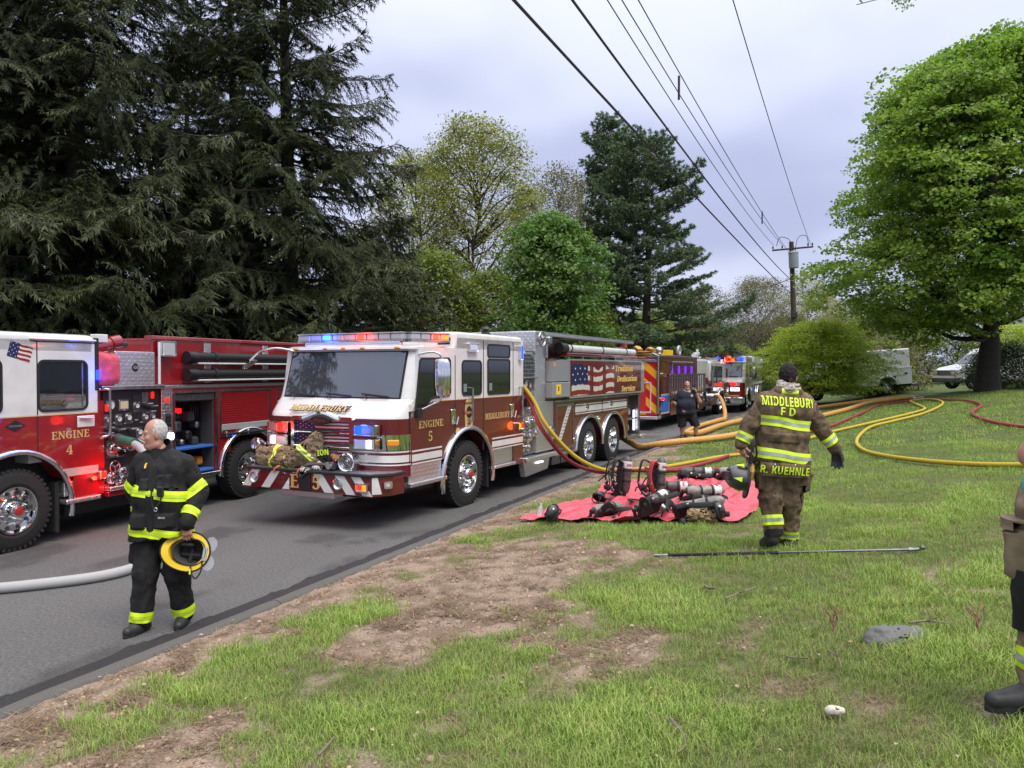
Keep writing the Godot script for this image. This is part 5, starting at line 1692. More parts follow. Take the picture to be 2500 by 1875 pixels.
	plate(t, "top_rail", IS, PackedVector2Array([Vector2(2.56, 2.88), Vector2(8.6, 2.88), Vector2(8.6, 2.96), Vector2(2.56, 2.96)]), -0.1, 0.42, M.tread)
	slab(t, "hose_bed_cover", Transform3D(LEFT, Vector3.ZERO), 2.6, 2.86, 3.4, 2.90, -1.0, 1.0, M.tread)
	for x in [8.4, 8.75]:
		var rl := B.new()
		rl.cyl(Vector3(0.9, 2.80, -x), Vector3(0.9, 2.90, -x), 0.09, 0.08, 14)
		part(t, "rear_beacon", rl, M.red_lens)
	var ant := B.new()
	ant.lathe([Vector2(0.07, 2.80), Vector2(0.09, 2.84), Vector2(0.05, 2.9), Vector2(0.09, 2.94), Vector2(0.06, 3.0), Vector2(0, 3.0)], 12)
	ant.xf = Transform3D(Basis(), Vector3(0.3, 0, -1.2))
	var an2 := B.new()
	an2.xf = Transform3D(Basis(), Vector3(0.85, 0.02, -1.3))
	an2.lathe([Vector2(0.07, 2.80), Vector2(0.09, 2.84), Vector2(0.05, 2.88), Vector2(0.09, 2.92), Vector2(0.06, 2.96), Vector2(0, 2.96)], 12)
	part(t, "roof_vent", an2, M.black)
	lamp_glow(t, Vector3(-0.5, 2.72, 1.62), Color(0.1, 0.3, 1.0), 1.2)
	lamp_glow(t, Vector3(0.22, 2.72, 1.62), Color(1, 0.12, 0.08), 1.2)
	lamp_glow(t, Vector3(1.36, 2.72, 0.85), Color(1, 0.2, 0.08), 0.8)
	lamp_glow(t, Vector3(-0.78, 1.37, 2.25), Color(1, 0.12, 0.08), 0.6)
	lamp_glow(t, Vector3(0.7, 1.37, 2.25), Color(0.1, 0.3, 1.0), 0.6)
	lamp_glow(t, Vector3(1.40, 1.19, -1.82), Color(1, 0.4, 0.1), 0.4)

func thing_part(t: Node, called: String) -> Node3D:
	var o := Node3D.new()
	o.name = called
	t.add_child(o, true)
	return o
func lamp_glow(t: Node, at: Vector3, c: Color, e: float) -> void:
	var l := OmniLight3D.new()
	l.name = "lamp_light"
	l.position = at
	l.light_color = c
	l.light_energy = e * 0.07
	l.light_size = 0.08
	l.omni_range = 12.0
	l.omni_attenuation = 2.0
	l.shadow_enabled = true
	t.add_child(l, true)

func make_engine_4() -> void:
	var t := thing("fire_engine", "bright red and white fire engine with an open pump panel, cut by the left edge", "fire engine", Vector3(-7.55, -0.15, -10.3), -atan(0.37), "fire engines on the road")
	var S := Transform3D(LEFT, Vector3(1.25, 0, 0))
	cab(t, M.red, {"zf": 2.0, "zb": -1.24, "roof": 2.84, "bound": 1.74, "arch": 0.79, "step": 1.2, "brow": 2.6})
	for w in [[0.0, true], [-4.5, false]]:
		wheel(t, Vector3(1.23, 0.53, w[0]), 1.0, 0.53, 0.34, w[1], M.red_lens if w[1] else null)
		wheel(t, Vector3(-1.23, 0.53, w[0]), -1.0, 0.53, 0.34, w[1])
	var S2 := S.translated_local(Vector3(0, 0, 0.004))
	for x in [-0.64, 0.31]:
		slab(t, "door_gap", S, x - 0.008, 0.86 if x < 0 else 1.25, x + 0.008, 2.72, -0.02, 0.003, M.rubber, 0)
	slab(t, "door_gap", S, 0.22, 2.715, 1.20, 2.73, -0.02, 0.003, M.rubber, 0)
	slab(t, "drip_rail", S, 0.20, 2.745, 1.22, 2.77, 0, 0.025, M.white)
	rplate(t, "pinstripe", S, -1.0, 1.73, 1.24, 1.745, 0.002, 0.001, 0.004, M.gold)
	window(t, S, -0.95, 1.80, -0.19, 2.47, 0.08)
	window(t, S, 0.33, 1.80, 1.06, 2.46, 0.08)
	slab(t, "window_bar", S, -0.9, 2.10, -0.22, 2.115, 0.006, 0.010, M.metal, 0)
	slab(t, "window_bar", S, 0.98, 1.83, 1.0, 2.44, 0.006, 0.010, M.dull, 0)
	slab(t, "window_bar", S, 0.37, 1.98, 1.02, 1.995, 0.006, 0.009, M.dull, 0)
	rplate(t, "stripe", S, 0.66, 0.875, 1.24, 0.985, 0.002, 0.001, 0.004, M.silver_tape)
	picture(t, "flag_decal", S * Transform3D(Basis(Vector3.BACK, -0.28), Vector3.ZERO), -0.80, 2.40, -0.48, 2.60, 0.004, M.small_flag)
	lettering(t, "lettering", "ENGINE", 0.105, S2 * Transform3D(Basis(), Vector3(0.80, 1.45, 0)), M.gold, "Droid Serif")
	lettering(t, "lettering", "4", 0.13, S2 * Transform3D(Basis(), Vector3(0.78, 1.24, 0)), M.gold, "Droid Serif")
	var dm := plate(t, "diamond_badge", S, PackedVector2Array([Vector2(-0.14, 1.62), Vector2(0.0, 1.55), Vector2(0.14, 1.62), Vector2(0.0, 1.70)]), 0.001, 0.006, M.black)
	slab(dm, "badge_bar", S, -0.09, 1.61, 0.09, 1.635, 0.006, 0.008, M.dull, 0)
	slab(t, "door_handle", S, 0.90, 1.54, 1.18, 1.70, 0.0, 0.02, M.white)
	bar(t, "lever", [S * Vector3(0.92, 1.67, 0.03), S * Vector3(1.12, 1.66, 0.05)], 0.016, M.chrome)
	slab(t, "step_box", S, 0.70, 0.60, 1.02, 0.80, -0.3, -0.01, M.tread)
	slab(t, "step", S, 0.68, 0.50, 1.24, 0.56, -0.3, 0.06, M.tread)
	light_pod(t, S, 1.10, 0.76, 1.18, 0.83, [[1.0, M.amber_lamp]], "marker_light", 0.03)
	light_pod(t, S, 1.22, 0.76, 1.34, 0.90, [[1.0, M.red_lamp]], "warning_light", 0.05)
	slab(t, "fuel_tank", S, 0.9, 0.28, 2.5, 0.50, -0.7, -0.25, M.black)
	slab(t, "mud_flap", S, 0.60, 0.12, 0.66, 0.8, -0.45, -0.05, M.rubber)
	slab(t, "corner_post", S, 1.20, 2.05, 1.27, 2.80, -0.05, 0.01, M.black)
	slab(t, "corner_light", S, 1.205, 2.20, 1.265, 2.34, 0.01, 0.02, M.blue_lamp)
	# pump
	slab(t, "corner_strip", S, 1.24, 0.55, 1.36, 1.9, -0.3, -0.01, M.red)
	bar(t, "grab_rail", spline([S * Vector3(1.28, 2.06, 0.0), S * Vector3(1.36, 2.06, 0.08), S * Vector3(1.38, 1.98, 0.08), S * Vector3(1.38, 1.45, 0.08), S * Vector3(1.30, 1.38, 0.04), S * Vector3(1.28, 1.36, 0.0)], 3), 0.02, M.metal)
	slab(t, "pump_core", S, 1.26, 0.60, 2.45, 2.05, -2.3, -0.06, M.red, 0)
	slab(t, "pump_panel", S, 1.36, 0.70, 2.40, 2.04, -0.06, -0.02, M.black)
	slab(t, "counter_rail", S, 1.28, 2.05, 2.44, 2.11, -0.8, 0.06, M.metal)
	var PS := S.translated_local(Vector3(0, 0, -0.02))
	gauge(t, PS, 1.47, 1.83, 0.075)
	for q in [[1.42, 1.62, 0.04], [1.62, 1.62, 0.05], [1.80, 1.63, 0.05], [1.95, 1.80, 0.045], [2.12, 1.62, 0.045], [1.50, 1.36, 0.05], [2.00, 1.40, 0.05], [2.26, 1.62, 0.04]]:
		gauge(t, PS, q[0], q[1], q[2])
		rplate(t, "gauge_plate", PS, q[0] - 0.06, q[1] - 0.10, q[0] + 0.06, q[1] + 0.07, 0.012, 0.0, 0.006, M.dull)
	var sc := slab(t, "control_screen", PS, 1.62, 1.74, 1.80, 1.90, 0.0, 0.02, M.metal)
	slab(sc, "screen", PS, 1.64, 1.765, 1.78, 1.875, 0.02, 0.023, M.lcd, 0)
	slab(t, "control_box", PS, 1.88, 1.86, 2.02, 1.96, 0, 0.02, M.black)
	slab(t, "gauge_plate", PS, 2.06, 1.84, 2.18, 2.0, 0.0, 0.008, M.dull)
	for q in [[2.23, 1.90], [1.38, 1.74]]:
		slab(t, "indicator", PS, q[0], q[1], q[0] + 0.05, q[1] + 0.10, 0, 0.025, M.red_lamp_small)
	for q in [[1.40, 1.42], [1.62, 1.46], [1.82, 1.46], [2.14, 1.82], [2.24, 1.78], [2.20, 1.70], [1.42, 1.50]]:
		var b := B.new()
		b.xf = PS
		b.cyl(Vector3(q[0] - 0.05, q[1], 0.05), Vector3(q[0] + 0.08, q[1], 0.05), 0.016, -1.0, 8)
		b.cyl(Vector3(q[0] - 0.05, q[1], 0), Vector3(q[0] - 0.05, q[1], 0.07), 0.026, -1.0, 10)
		part(t, "valve_pull", b, M.metal)
	for q in [[1.40, 1.05, 1.70, 1.32], [1.95, 1.05, 2.2, 1.36]]:
		rplate(t, "intake_plate", PS, q[0], q[1], q[2], q[3], 0.02, 0.0, 0.012, M.dull)
	outlet(t, PS, 1.50, 1.18, 0.075, 0.18)
	outlet(t, PS, 2.08, 1.22, 0.08, 0.2)
	hand_wheel(t, PS, 1.80, 1.22, 0.085, M.metal, 0.06)
	hand_wheel(t, PS, 1.50, 0.92, 0.085, M.metal, 0.06)
	for q in [[1.48, 0.76, 0.06], [1.68, 0.82, 0.05], [1.62, 0.68, 0.05], [1.95, 0.8, 0.09], [2.25, 0.85, 0.06]]:
		outlet(t, PS, q[0], q[1], q[2], 0.1)
	for k in 9:
		slab(t, "name_tag", PS, 1.42 + 0.1 * k, 1.535 + 0.02 * (k % 3), 1.48 + 0.1 * k, 1.55 + 0.02 * (k % 3), 0, 0.004, M.silver_tape, 0)
	slab(t, "running_board", S, 1.36, 0.58, 2.5, 0.64, -0.5, 0.10, M.tread)
	slab(t, "board_edge", S, 1.36, 0.50, 2.5, 0.57, -0.5, 0.06, M.red)
	# above the pump: covered hose bed, tread box, red hose coil
	slab(t, "tread_box", S, 1.55, 2.11, 2.30, 2.62, -0.9, 0.0, M.tread)
	var rd := B.new()
	rd.xf = S * Transform3D(Basis(Vector3.RIGHT, PI / 2), Vector3(1.92, 2.38, 0.0))
	rd.lathe([Vector2(0.065, 0.0), Vector2(0.06, 0.012), Vector2(0, 0.014)], 20)
	var bd := part(t, "round_badge", rd, M.black)
	lettering(bd, "lettering", "GK", 0.05, S * Transform3D(Basis(), Vector3(1.92, 2.38, 0.018)), M.silver_tape, "Droid Serif")
	var cv := B.new()
	var cr := []
	for x in [1.24, 1.35, 1.48, 1.60]:
		var r := []
		for c in rrect(-1.2, 2.10, 0.02 + 0.02 * sin(x * 9.0), 2.62 + 0.03 * sin(x * 7.0), 0.12, 4):
			r.append(S * Vector3(x, c.y, c.x))
		cr.append(r)
	cv.loft(cr)
	part(t, "hose_cover", cv, M.tarp, 60)
	slab(t, "hose_bed_front", Transform3D(FRONT, Vector3(0, 0, -2.36)), -1.2, 2.1, 1.16, 2.80, -0.04, 0.0, M.dull)
	var hc := B.new()
	hc.tube([S * Vector3(1.30, 2.66, -0.15), S * Vector3(1.62, 2.74, -0.12)], 0.09, 14)
	hc.tube([S * Vector3(1.58, 2.73, -0.12), S * Vector3(1.72, 2.77, -0.10)], 0.105, 14)
	part(t, "foam_nozzle", hc, M.red)
	bar(t, "hose_end", [S * Vector3(1.80, 2.70, -0.3), S * Vector3(2.0, 2.74, -0.28)], 0.06, M.black)
	slab(t, "light_box", S, 1.30, 2.74, 1.48, 2.86, -0.2, -0.05, M.white)
	# scene lamp on its post
	bar(t, "lamp_post", [S * Vector3(2.36, 2.12, 0.03), S * Vector3(2.36, 2.78, 0.03)], 0.022, M.white)
	light_pod(t, S, 2.38, 2.55, 2.68, 2.80, [[1.0, M.lens]], "scene_light", 0.06)
	# body
	slab(t, "hose_bed_side", S, 2.30, 2.10, 8.0, 2.84, -2.4, -0.06, M.red, 0.02)
	slab(t, "top_trim", S, 2.28, 2.82, 8.0, 2.88, -0.2, -0.03, M.red)
	slab(t, "hose_bed_step", S, 2.40, 2.04, 8.0, 2.10, -0.5, 0.02, M.tread)
	for x in [3.42, 4.95]:
		slab(t, "tread_strap", S, x, 2.12, x + 0.16, 2.80, -0.06, -0.04, M.tread)
	for y in [2.55, 2.27]:
		var p := bar(t, "suction_hose", [S * Vector3(2.95, y, 0.06), S * Vector3(7.0, y, 0.06)], 0.082, M.black, 16)
		bar(p, "hose_coupling", [S * Vector3(2.90, y, 0.06), S * Vector3(3.10, y, 0.06)], 0.10, M.black, 16)
		bar(p, "hose_clamp", [S * Vector3(3.50, y, 0.06), S * Vector3(3.56, y, 0.06)], 0.10, M.rubber, 16)
		var ribs := B.new()
		for k in 60:
			ribs.cyl(S * Vector3(3.12 + k * 0.06, y, 0.06), S * Vector3(3.14 + k * 0.06, y, 0.06), 0.0855, -1.0, 12, false)
		part(p, "ribs", ribs, M.rubber).set_meta("kind", "stuff")
		slab(t, "hose_tray", S, 3.1, y - 0.115, 7.0, y - 0.085, -0.03, 0.13, M.white)
	var body := PackedVector2Array([Vector2(2.42, 0.58), Vector2(2.69, 0.58), Vector2(2.69, 1.98), Vector2(3.64, 1.98), Vector2(3.64, 0.58), Vector2(3.74, 0.58)])
	for i in 19:
		var a := PI * (0.97 - 0.94 * i / 18.0)
		body.append(Vector2(4.5 + cos(a) * 0.76, 0.56 + sin(a) * 0.70))
	body.append_array(PackedVector2Array([Vector2(5.3, 0.58), Vector2(8.0, 0.58), Vector2(8.0, 2.04), Vector2(2.42, 2.04)]))
	plate(t, "body_side", S, body, -0.3, 0.0, M.red)
	var arc := []
	for i in 19:
		var a := PI * (1.03 - 1.06 * i / 18.0)
		arc.append(S * Vector3(4.5 + cos(a) * 0.77, 0.56 + sin(a) * 0.71, 0.012))
	bar(t, "fender", arc, 0.042, M.chrome)
	var core := B.new()
	core.box(Vector3(0, 1.4, -5.8), Vector3(1.9, 1.2, 4.4))
	core.box(Vector3(0, 0.7, -4.0), Vector3(0.9, 0.5, 7.0))
	core.box(Vector3(-1.0, 1.3, -5.0), Vector3(0.45, 1.4, 6.0))
	part(t, "body_core", core, M.dark, 0)  # dark inner blocks with the body's inside shade painted in
	slab(t, "tread_column", S, 2.42, 1.0, 2.64, 2.03, 0.0, 0.012, M.tread)
	slab(t, "indicator", S, 2.50, 1.83, 2.56, 1.90, 0.01, 0.03, M.red_lamp_small)
	slab(t, "switch_panel", S, 2.46, 1.42, 2.60, 1.66, 0.01, 0.03, M.dull)
	for k in 6:
		slab(t, "switch", S, 2.48 + 0.06 * (k % 2), 1.45 + 0.06 * (k / 2), 2.52 + 0.06 * (k % 2), 1.49 + 0.06 * (k / 2), 0.03, 0.04, M.black, 0)
	slab(t, "spot_lamp", S, 2.54, 1.22, 2.66, 1.34, 0.0, 0.05, M.white_lamp, 0.03)
	# open compartment
	frame(t, "compartment_frame", S, 2.66, 0.55, 3.67, 2.0, 0.01, 0.04, -0.01, 0.016, M.metal)
	slab(t, "roll_door", S, 2.70, 1.84, 3.62, 1.95, -0.1, -0.02, M.dull)
	bar(t, "roll_door_handle", [S * Vector3(2.76, 1.84, 0.02), S * Vector3(3.56, 1.84, 0.02)], 0.022, M.black)
	slab(t, "compartment_back", S, 2.69, 0.58, 3.64, 1.98, -0.75, -0.62, M.dull, 0)
	for q in [1.02, 0.62]:
		slab(t, "compartment_shelf", S, 2.70, q, 3.62, q + 0.045, -0.6, -0.03, M.blue)
	slab(t, "compartment_wall", S, 3.60, 0.6, 3.64, 1.96, -0.62, -0.05, M.dark, 0)
	slab(t, "tool_board", S, 2.74, 1.25, 3.12, 1.75, -0.5, -0.46, M.white)
	for q in [[2.84, 1.30, 0.10, M.dull], [3.02, 1.58, 0.09, M.black], [3.0, 1.4, 0.12, M.dull], [3.3, 1.55, 0.12, M.dark], [3.25, 1.24, 0.10, M.black], [3.45, 1.4, 0.08, M.dull], [2.85, 1.14, 0.09, M.amber], [3.1, 1.13, 0.07, M.dull], [3.4, 1.13, 0.1, M.dark], [3.05, 0.78, 0.14, M.green_plastic], [3.3, 0.75, 0.1, M.white], [2.85, 0.75, 0.1, M.dull], [3.5, 0.78, 0.1, M.amber]]:
		var b := B.new()
		b.xf = S
		b.box(Vector3(q[0], q[1], -0.3), Vector3(q[2] * 1.3, q[2] * 1.5, 0.2), 0.03)
		part(t, "stored_gear", b, q[3])
	for k in 4:
		bar(t, "hung_hose", spline([S * Vector3(3.36 + 0.05 * k, 1.80, -0.3), S * Vector3(3.33 + 0.05 * k, 1.6, -0.25), S * Vector3(3.4 + 0.05 * k, 1.42, -0.3)], 3), 0.014, M.black, 6)
	slab(t, "stored_lamp", S, 2.98, 1.62, 3.06, 1.70, -0.4, -0.2, M.red_lamp_small)
	# roll shutter
	for x0 in [3.72, 5.3]:
		var x1: float = x0 + 1.38
		frame(t, "compartment_frame", S, x0, 1.16, x1, 2.0, 0.01, 0.04, -0.01, 0.016, M.metal)
		for k in 14:
			var y := 1.40 + 0.04 * k
			slab(t, "shutter_slat", S, x0 + 0.04, y, x1 - 0.04, y + 0.036, -0.01, 0.006, M.red, 0.006)
		slab(t, "stripe", S, x0 + 0.03, 1.28, x1 - 0.03, 1.39, 0.0, 0.012, M.silver_tape)
		var hb := bar(t, "shutter_bar", [S * Vector3(x0 + 0.06, 1.21, 0.03), S * Vector3(x1 - 0.06, 1.21, 0.03)], 0.026, M.black)
		for x in [x0 + 0.12, (x0 + x1) / 2, x1 - 0.12]:
			slab(hb, "clip", S, x - 0.015, 1.17, x + 0.015, 1.26, 0.02, 0.07, M.metal)
	rplate(t, "cover_door", S, 3.80, 0.9, 4.0, 1.14, 0.01, 0.0, 0.006, M.red)
	slab(t, "sill", S, 2.42, 0.54, 3.75, 0.60, -0.3, 0.03, M.metal)
	slab(t, "marker_light", S, 4.02, 1.16, 4.08, 1.20, 0.0, 0.03, M.blue_lamp)
	slab(t, "underrun_box", S, 2.9, 0.36, 3.4, 0.56, -0.4, -0.12, M.dull)
	lamp_glow(t, Vector3(1.42, 0.83, -1.28), Color(1, 0.10, 0.06), 2.5)
	lamp_glow(t, Vector3(1.36, 2.27, -1.24), Color(0.1, 0.25, 1.0), 1.0)

func make_engine_3() -> void:
	var t := thing("fire_engine", "dark maroon fire engine seen from behind, with red and yellow chevrons on its tail", "fire engine", Vector3(4.28, -0.02, -28.76), PI - atan(0.5), "fire engines on the road")
	var S := Transform3D(RIGHT, Vector3(-1.25, 0, 0))
	var R := Transform3D(REAR, Vector3(0, 0, 0))
	slab(t, "tail", R, -1.25, 0.50, 1.25, 2.55, -0.3, 0.0, M.maroon)
	picture(t, "chevron_panel", R, -1.15, 0.55, 1.15, 2.50, 0.004, M.chevron)
	slab(t, "tail_step", R, -1.27, 0.40, 1.27, 0.50, -0.2, 0.35, M.tread)
	slab(t, "tail_panel", R, 0.1, 0.60, 0.75, 1.80, 0.004, 0.02, M.chevron_red)
	frame(t, "tail_door_frame", R, 0.25, 0.62, 0.95, 1.75, 0.02, 0.04, 0.0, 0.03, M.white)
	bar(t, "tail_rail", [R * Vector3(1.22, 0.6, 0.06), R * Vector3(1.22, 2.72, 0.06), R * Vector3(1.0, 2.80, 0.0)], 0.045, M.metal)
	slab(t, "hose_shelf", R, -1.25, 2.50, 1.25, 2.58, -1.2, 0.05, M.metal)
	for x in [0.5, -0.8]:
		var lt := B.new()
		lt.xf = R * Transform3D(Basis(Vector3.RIGHT, PI / 2), Vector3(x, 2.1, 0.0))
		lt.lathe([Vector2(0.09, 0), Vector2(0.08, 0.04), Vector2(0, 0.042)], 14)
		part(t, "tail_lamp", lt, M.chrome)
	# folded yellow hose on the tail
	rng.seed = 44
	for k in 6:
		var b := B.new()
		var y := 2.60 + 0.055 * k
		b.tube(spline([R * Vector3(0.05 + rf(-0.05, 0.05), y, -0.3), R * Vector3(0.6, y + rf(-0.02, 0.03), -0.15 + rf(-0.1, 0.1)), R * Vector3(1.05 + rf(-0.06, 0.06), y + rf(0, 0.03), -0.3)], 3), 0.13, 6, true, 0.22)
		part(t, "folded_hose", b, M.tan_hose)
	for k in 2:
		var b := B.new()
		b.tube([R * Vector3(0.2 + 0.5 * k, 2.92, -0.4), R * Vector3(0.35 + 0.5 * k, 3.06 - 0.05 * k, -0.2), R * Vector3(0.5 + 0.5 * k, 2.95, -0.1)], 0.14, 6, true, 0.3)
		part(t, "folded_hose", b, M.tan_hose)
	# side
	slab(t, "hose_bed_side", S, 0.0, 1.30, 6.0, 2.70, -2.4, 0.0, M.maroon, 0.02)
	slab(t, "top_rail", S, 0.0, 2.68, 6.05, 2.75, -0.3, 0.02, M.metal)
	slab(t, "body_side", S, 1.6, 0.45, 4.55, 1.32, -0.3, 0.0, M.maroon)
	slab(t, "body_side", S, 6.2, 0.45, 7.2, 1.32, -0.3, 0.0, M.maroon)
	slab(t, "body_trim", S, 1.5, 1.28, 7.2, 1.36, -0.3, 0.03, M.gold)
	slab(t, "body_core", S, 0.2, 0.5, 9.0, 1.30, -2.2, -0.3, M.dark, 0)  # dark block standing in for shade within the body
	slab(t, "corner_compartment", S, 0.1, 0.55, 1.5, 1.32, -0.3, -0.02, M.white)
	for k in 6:
		slab(t, "corner_louver", S, 0.25 + 0.2 * k, 0.62, 0.35 + 0.2 * k, 1.25, -0.02, 0.01, M.blue)
	for k in 4:
		slab(t, "warning_light", S, 1.7 + 1.05 * k, 2.05, 1.82 + 1.05 * k, 2.35, 0.0, 0.03, M.violet_lamp)
	bar(t, "hand_rail", spline([S * Vector3(1.6, 2.05, 0.0), S * Vector3(1.6, 2.45, 0.08), S * Vector3(1.75, 2.50, 0.08), S * Vector3(4.8, 2.50, 0.08)], 3), 0.035, M.metal)
	# ladder rack of upright bars
	var rk := frame(t, "ladder_rack", S, 1.1, 1.22, 7.0, 2.04, 0.03, 0.06, 0.08, 0.14, M.dull)
	for k in 15:
		bar(rk, "rack_bar", [S * Vector3(1.4 + 0.38 * k, 1.25, 0.11), S * Vector3(1.4 + 0.38 * k, 2.02, 0.11)], 0.022, M.metal, 6)
	light_pod(t, S, 0.3, 1.95, 0.75, 2.08, [[1.0, M.red_lens]])
	light_pod(t, S, 0.05, 1.05, 0.45, 1.18, [[1.0, M.red_lamp]])
	slab(t, "pump_panel", S, 7.2, 0.5, 8.75, 2.35, -2.3, -0.12, M.dull)
	slab(t, "pump_shelf", S, 7.2, 1.36, 8.75, 1.42, -0.4, 0.05, M.metal)
	for q in [[7.5, 1.1, 0.1], [7.7, 0.8, 0.09], [8.4, 0.75, 0.09]]:
		outlet(t, S.translated_local(Vector3(0, 0, -0.12)), q[0], q[1], q[2], 0.2)
	var pl := B.new()
	pl.tube([S * Vector3(8.2, 1.0, -0.1), S * Vector3(8.3, 0.98, 0.3)], 0.12, 14)
	pl.tube([S * Vector3(8.3, 0.98, 0.3), S * Vector3(8.32, 0.96, 0.42)], 0.15, 14)
	part(t, "discharge_elbow", pl, M.chrome)
	for k in 3:
		slab(t, "rolled_flag", S, 7.9 + 0.12 * k, 1.75 - 0.1 * k, 8.25 + 0.12 * k, 1.85 - 0.1 * k, -0.1, 0.0, M.red)
	# cab
	slab(t, "cab_lower", S, 8.75, 0.5, 10.2, 1.6, -2.5, 0.0, M.maroon, 0.04)
	slab(t, "cab_lower", S, 10.2, 0.98, 12.0, 1.6, -2.5, 0.0, M.maroon, 0.04)
	slab(t, "cab_lower", S, 11.75, 0.5, 12.6, 1.6, -2.5, 0.0, M.maroon, 0.06)
	slab(t, "cab_upper", S, 8.75, 1.6, 12.4, 2.62, -2.45, -0.01, M.white, 0.10)
	slab(t, "cab_back", R, -1.15, 1.3, 1.15, 2.7, -8.7, -6.1, M.white, 0.10)
	window(t, S, 9.0, 1.68, 9.95, 2.35)
	window(t, S, 10.25, 1.68, 11.3, 2.35)
	slab(t, "door_gap", S, 8.9, 0.6, 8.92, 2.45, -0.02, 0.004, M.rubber, 0)
	slab(t, "door_gap", S, 10.08, 0.6, 10.10, 2.45, -0.02, 0.004, M.rubber, 0)
	lettering(t, "lettering", "3", 0.12, S * Transform3D(Basis(), Vector3(9.5, 1.4, 0.004)), M.gold, "Droid Serif")
	for w in [5.38, 11.0]:
		wheel(t, Vector3(-1.23, 0.53, w), -1.0, 0.53, 0.33, w > 6)
		wheel(t, Vector3(1.23, 0.53, w), 1.0, 0.53, 0.33, w > 6)
		var arc := []
		for i in 15:
			var a := PI * (1.0 - i / 14.0)
			arc.append(S * Vector3(w + cos(a) * 0.76, 0.52 + sin(a) * 0.74, 0.02))
		bar(t, "fender", arc, 0.05, M.chrome)
	bar(t, "grab_rail", [S * Vector3(8.8, 1.2, 0.06), S * Vector3(8.8, 2.2, 0.06)], 0.04, M.metal)
	light_pod(t, Transform3D(FRONT, Vector3(0, 0, 11.0)), -1.1, 2.64, 1.1, 2.80, [[0.5, M.clear_lens], [0.5, M.clear_lens]], "light_bar", 0.2)
	# gear on the roof
	var mo := B.new()
	mo.tube(spline([S * Vector3(5.2, 2.75, -0.6), S * Vector3(5.2, 2.95, -0.6), S * Vector3(5.0, 3.05, -0.5), S * Vector3(4.4, 2.98, -0.4)], 3), 0.07, 10)
	part(t, "deck_gun", mo, M.white)
	var rs := B.new()
	var rp := []
	for i in 17: rp.append(S * Vector3(3.6 + 0.17 * cos(TAU * i / 16), 2.98 + 0.17 * sin(TAU * i / 16), -0.2))
	rs.tube(rp, 0.06, 8, false)
	part(t, "hose_reel", rs, M.silver_tape)
	slab(t, "roof_box", S, 2.0, 2.75, 2.7, 2.98, -0.6, -0.2, M.yellow)
	slab(t, "roof_tray", S, 1.8, 2.72, 5.0, 2.78, -0.9, -0.1, M.red)
	var dl := B.new()
	dl.ball(S * Vector3(1.0, 2.92, -0.3), Vector3(0.17, 0.17, 0.17))
	part(t, "roof_lamp", dl, M.metal, 60)
	var wm := B.new()
	wm.cyl(S * Vector3(7.4, 2.6, -0.4), S * Vector3(7.4, 3.0, -0.4), 0.12)
	wm.cyl(S * Vector3(7.0, 2.85, -0.4), S * Vector3(7.8, 2.95, -0.4), 0.10)
	wm.cyl(S * Vector3(7.7, 2.6, -0.4), S * Vector3(7.7, 3.15, -0.4), 0.06)
	part(t, "water_monitor", wm, M.white)

